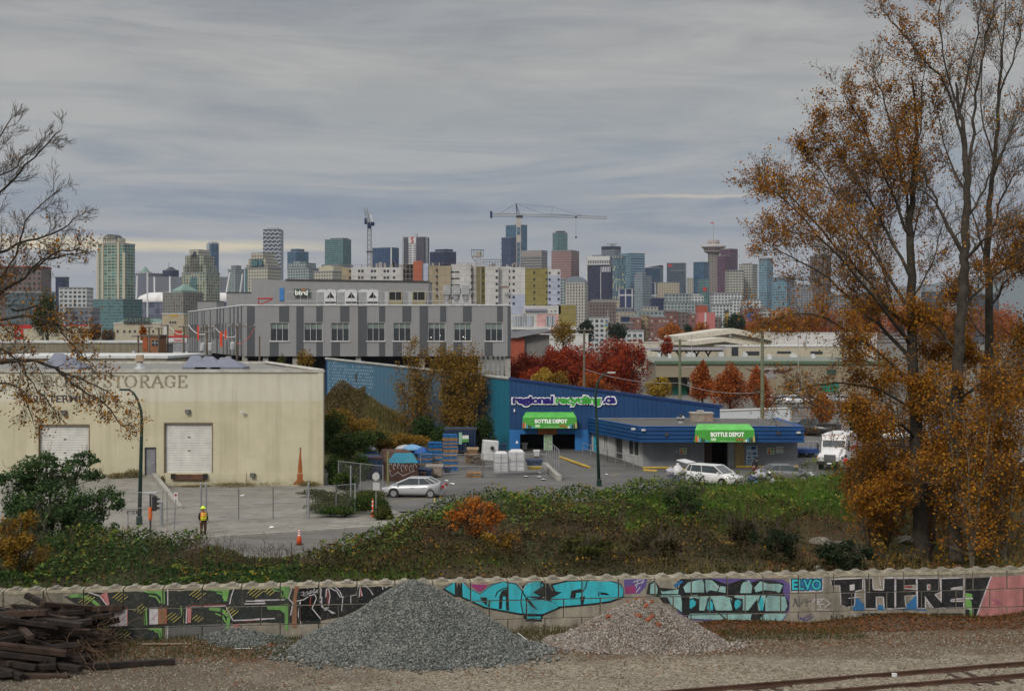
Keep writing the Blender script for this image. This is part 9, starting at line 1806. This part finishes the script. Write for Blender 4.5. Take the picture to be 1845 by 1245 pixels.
low('bright red plastic strip left of the dark heap',478,1163,'plastic_strip',[(-.35,-.05),(.2,-.02),(.35,.07),(.3,.1),(-.1,.06),(-.35,.02)],mat('strip_red',(.6,.03,.03)),'litter');low('thin white strip left of the red one',440,1168,'plastic_strip',[(-.35,-.03),(.3,-.01),(.3,.03),(-.35,.01)],PAP,'litter',.03);low('small white scrap on the gravel at the left',378,1172,'paper_scrap',blobp(.09,6,5),PAP,'litter',.03)
low('white paper scrap at the foot of the pale cyan graffiti',1361,1132,'paper_scrap',blobp(.18,6,6),PAP,'litter',.04);low('white paper scrap beside the rusty rails',1611,1218,'paper_scrap',blobp(.14,6,7),PAP,'litter',.12);low('pale stone at the foot of the dark heap',709,1170,'stone',blobp(.12,7,8),mat('stone_pale',(.42,.38,.3)),'rock',.1)
Y=54.6;tag(MB().tube([(PX(933,Y),Y,.5),(PX(966,53.9),53.9,.12)],.018,5).build('white_pole',WT_,None,loc=(PX(966,53.9),53.9,.1)),'thin white pole leaning on the dark heap','pole')
rr=random.Random(77);mb=MB()
for _ in range(420):
 x,y=rr.uniform(-21,-14.6),rr.uniform(50.2,54.8);z=rr.uniform(.1,2.0 if x<-17 else 1.1);P_=[Vector((x,y,z))];d_=Vector((rr.gauss(0,1),rr.gauss(-.4,.6),rr.gauss(.2,.5))).normalized()
 for k in range(5):d_=(d_+Vector((rr.gauss(0,.4),rr.gauss(0,.4),rr.gauss(-.1,.3)))).normalized();P_.append(P_[-1]+d_*.22)
 mb.tube(P_,[.014]*5+[.005],3,cap=False)
tag(mb.build('dry_brush',mat('dry_stem_brown',(.075,.045,.025)),fix=False),'dry brown brush tangled over the sleeper pile','brush',kind='stuff')
def poly(pts,Y):return[(PX(p[0],Y+(p[2]if len(p)>2 else 0)),Y+(p[2]if len(p)>2 else 0),PZ(p[1],Y+(p[2]if len(p)>2 else 0)))for p in pts]
def bigtree(name,label,Y,trunk,tr,limbs,key,dens,bark,nl,leaf=.105,cat='tree'):
 x,_,z=poly([trunk[0]],Y)[0];r=empty(name,(x,Y,z),label,cat);t0=MB();tw=Twigs();P_=poly(trunk,Y);Q=Twigs();Q.limb(P_,tr,0,0,0);Q.big.build('trunk',bark,r,smooth=True,fix=False)
 for L in limbs:
  pts,r0,ns,ln=L[0],L[1],L[2],L[3];m=len(pts);tw.limb(poly(pts,Y),[lerp(r0,.018,(k/(m-1))**.8)for k in range(m)],int(ns*(1.35 if name!='bare_tree' else .9)),ln*(1 if name!='bare_tree' else .85),2,L[4]if len(L)>4 else .35,kids=3)
 tw.big.build('branches',bark,r,smooth=True,fix=False);tw.small.build('twigs',TWG if bark is BRK else BRP,r,fix=False)
 T=np.array([t_[0]for t_ in tw.tips]);px=CX+F*T[:,0]/T[:,1];py=HY+(H-T[:,2])*F/T[:,1];w=dens(px,py)*(.25+.75*(np.sin(T[:,0]*.9+T[:,2]*.7)*np.sin(T[:,2]*1.1+T[:,1])>-.25));w=w/w.sum();k=np.repeat(RNG.choice(len(T),nl//3,p=w),3);nl=len(k);leaf_obj('foliage',T[k]+RNG.normal(size=(nl,3))*.15,leaf,lm(key),r,up=0,asp=.75);return len(T)
d1=lambda px,py:np.where(py>540,np.where(px>1520,3.0,1.6),np.where(py<140,.5,1.0))*np.where((px>1660)&(py<480),.25,1.0)*np.where((px<1520)&(py>600),.3,1.0)*np.where((px<1450)&(py>540),.5,1.0)
r1=[([(1643,600),(1590,540,-1),(1540,480,-1),(1480,415,-2),(1420,350,-2),(1378,325,-2)],.10,20,1.7),([(1645,650),(1580,585,1),(1510,520,1),(1440,470,2),(1380,440,2)],.11,22,1.8),([(1646,700),(1590,640,-2),(1520,590,-3),(1440,565,-3),(1375,585,-3)],.10,20,1.5,.0),([(1643,500),(1600,420,1),(1560,350,1),(1520,290,2),(1478,235,2)],.09,20,1.6),([(1641,430),(1600,330,-1),(1560,240,-1),(1520,160,-2)],.08,20,1.5),([(1640,400),(1620,290,1),(1595,190,1),(1570,120,1)],.075,18,1.4),([(1642,380),(1655,280,-1),(1660,190,-1),(1668,110)],.06,15,1.3),([(1640,560),(1560,440,2),(1500,340,3),(1462,280,3)],.09,20,1.6),([(1642,620),(1545,500,-3),(1450,400,-4),(1395,345,-4)],.09,20,1.6),([(1648,740),(1590,705,1),(1520,690,1),(1450,700,1),(1390,725,1)],.08,16,1.3,.0),([(1650,790),(1600,750,-2),(1540,745,-2),(1480,735,-2),(1420,700,-2)],.08,16,1.3,.1),([(1650,830),(1610,800,1),(1570,830,1),(1535,870,1)],.06,14,1.2,-.1),([(1650,690),(1700,650,1),(1730,640,1)],.06,10,1.1),([(1643,540),(1680,470),(1700,400)],.05,12,1.2),([(1652,880),(1610,860,-1),(1570,880,-1)],.05,12,1.2,-.1),([(1652,900),(1690,860,-1),(1720,850,-1)],.05,10,1.2),([(1640,460),(1655,390,2),(1672,320,2)],.05,12,1.2),([(1643,640),(1600,520,3),(1570,420,4),(1555,340,4)],.08,16,1.5)]
bigtree('poplar_tree','tall rust-orange poplar with wide crown spreading left, leftmost of the right-hand trees',65,[(1662,1012),(1655,900),(1650,780),(1646,690),(1643,600),(1641,500),(1641,420),(1646,310),(1650,220),(1642,140)],[.40,.33,.29,.26,.23,.20,.17,.11,.07,.03],r1,'poplar',d1,BRK,74000,.098)
d2=lambda px,py:np.where(py>560,1.8,np.where(py>470,1.0,np.where(px<1700,.55,.12)))
r2=[([(1742,330),(1755,240),(1762,150),(1775,80),(1792,10),(1800,-40)],.09,14,1.4),([(1740,310),(1728,220),(1700,150),(1660,100),(1625,60),(1590,20)],.085,16,1.5),([(1728,215),(1745,130),(1764,40),(1768,-30)],.07,12,1.3),([(1720,180),(1700,100),(1690,20),(1695,-30)],.05,12,1.2),([(1738,460),(1710,410),(1690,370),(1672,335),(1662,300)],.12,5,.9),([(1692,372),(1640,330,1),(1590,320,1),(1545,300,1)],.05,14,1.3),([(1741,400),(1775,340,1),(1800,280,1),(1835,230,1)],.07,13,1.4),([(1738,470),(1785,425,-1),(1830,405,-1)],.09,10,1.3),([(1732,565),(1780,505,1),(1840,470,1)],.09,12,1.3),([(1728,640),(1690,590,1),(1640,570,1)],.07,12,1.2),([(1724,720),(1770,690,-1),(1820,690,-1)],.07,12,1.2,.1),([(1722,780),(1690,750,1),(1670,700,1)],.06,12,1.2),([(1722,820),(1760,790,2),(1800,790,2)],.06,12,1.2,.1),([(1722,900),(1690,870,-1),(1660,870,-1)],.05,12,1.2),([(1742,350),(1700,260,2),(1690,180,2)],.05,10,1.2)]
bigtree('poplar_tree','tall dark-trunked poplar with a forked bare top, middle of the right-hand trees',63,[(1722,1010),(1722,850),(1723,700),(1728,600),(1735,520),(1738,440),(1742,350),(1741,300),(1732,220),(1722,150)],[.33,.29,.26,.24,.22,.19,.155,.13,.09,.05],r2,'poplar',d2,BRK,24000)
d3=lambda px,py:np.where(py>400,1.5,.15)
r3=[([(1781,430),(1810,350),(1835,300)],.08,12,1.4),([(1780,470),(1750,380,1),(1738,300,1)],.06,10,1.2),([(1800,180),(1830,90),(1850,20)],.06,12,1.3),([(1790,290),(1770,210),(1768,130),(1775,60)],.05,12,1.2),([(1786,330),(1820,240),(1845,190)],.06,12,1.3),([(1781,560),(1820,500),(1860,480)],.07,12,1.3),([(1780,620),(1745,570,2),(1725,540,2)],.05,12,1.2),([(1779,700),(1830,640),(1870,630)],.06,12,1.3),([(1778,780),(1815,740),(1850,690)],.06,12,1.2),([(1777,830),(1810,850),(1850,870)],.05,10,1.1,.0),([(1777,880),(1750,850),(1730,850)],.05,10,1.1),([(1804,120),(1800,60),(1788,-10)],.04,8,1.1),([(1781,500),(1800,440,-2),(1830,420,-2)],.05,12,1.2)]
bigtree('poplar_tree','slender dark-trunked poplar at the right edge, rightmost of the right-hand trees',67,[(1775,985),(1777,850),(1779,700),(1781,560),(1780,440),(1784,350),(1794,250),(1801,160),(1808,70),(1812,0)],[.27,.25,.22,.19,.16,.12,.09,.07,.04,.02],r3,'poplar',d3,BRK,22000)
for i_,(px,w_,h_,Y,n_,lb)in enumerate(((1596,3.2,5.5,67,1900,'orange-leaved sapling left of the biggest trunk'),(1676,3.4,7.0,67,2200,'orange-leaved sapling between the left and middle trunks'),(1750,3.6,8.0,62,2600,'golden-leaved sapling between the middle and right trunks'),(1810,3.4,8.0,64,2600,'golden-leaved sapling right of the rightmost trunk'),(1565,2.2,4.0,66,1100,'small thin sapling at the left edge of the grove'),(1700,3.2,9.5,71,2600,'taller thin sapling behind the middle trunk'),(1790,3.5,12,72,2600,'taller golden sapling behind the rightmost trunk'),(1625,3.5,10,72,2600,'taller rust sapling behind the leftmost trunk'))):
 x=PX(px,Y);z=float(hterr(x,Y));r=empty('poplar_sapling',(x,Y,z),lb,'sapling');tw=Twigs()
 for k in range(6):a_=k*1.05;tw.limb([(x,Y,z-.1),(x+w_*.15*math.cos(a_),Y+w_*.15*math.sin(a_),z+h_*.45),(x+w_*.36*math.cos(a_),Y+w_*.3*math.sin(a_),z+h_*random.uniform(.75,1))],[.05,.035,.01],15,1.1,1,.4,kids=4,start=.08)
 tw.big.build('trunk',BRP,r,fix=False);tw.small.build('twigs',BRP,r,fix=False);n_=int(n_*(2.0 if Y<68 else 1.3));T=np.array([t_[0]for t_ in tw.tips]);k=np.repeat(RNG.integers(0,len(T),n_//7),7);n_=len(k);leaf_obj('foliage',T[k]+RNG.normal(size=(n_,3))*.24,.12,lm('poplar'),r,up=0,asp=.75)
d4=lambda px,py:np.where(py>560,2.2,np.where(py>420,.8,.02))
r4=[([(-140,520),(-60,430),(0,350),(60,285),(110,235)],.09,20,1.3),([(-150,440),(-80,350),(-20,270),(20,215)],.08,16,1.2),([(-140,560),(-50,480),(30,440),(100,420),(140,390)],.09,20,1.2,.2),([(-140,620),(-50,560),(30,510),(80,470),(150,455)],.12,20,1.2,.25),([(60,490),(110,450),(160,455)],.05,10,.9,.2),([(-140,650),(-40,590),(40,570),(110,585),(160,600)],.09,18,1.1,.0),([(-140,700),(-50,660),(30,650),(90,658),(130,690),(190,730),(225,770)],.11,22,1.1,-.15),([(100,665),(160,690),(215,720)],.05,12,.8,-.1),([(-150,600),(-60,530),(20,480),(50,400),(110,340)],.07,18,1.2),([(-140,760),(-60,710),(0,690),(40,710),(60,760)],.07,16,1.0,-.2),([(-140,500),(-70,400),(-30,330),(30,300),(75,250)],.06,16,1.1),([(-140,640),(-40,620),(20,640),(60,690),(100,740)],.06,16,1.0,-.25),([(20,560),(80,560),(130,620),(170,660)],.05,12,.9,-.1)]
bigtree('bare_tree','nearly bare tree reaching in from the left edge with few orange leaves',53,[(-160,1010),(-155,800),(-148,600),(-150,450),(-160,300)],[.42,.36,.28,.2,.1],r4,'poplar',d4,BRK,4200,.10)
hm_=bpy.data.materials.new('haze');hm_.use_nodes=True;ht_=hm_.node_tree;ht_.nodes.clear();hv=ht_.nodes.new('ShaderNodeVolumePrincipled');ho=ht_.nodes.new('ShaderNodeOutputMaterial')
hv.inputs['Color'].default_value=(.72,.80,.92,1);hv.inputs['Density'].default_value=.00005;hv.inputs['Anisotropy'].default_value=.2;ht_.links.new(hv.outputs[0],ho.inputs['Volume'])
tag(MB().box(-9500,9500,-500,14500,-8,560).build('haze',hm_),'thin bluish air over the whole scene','haze',kind='stuff')
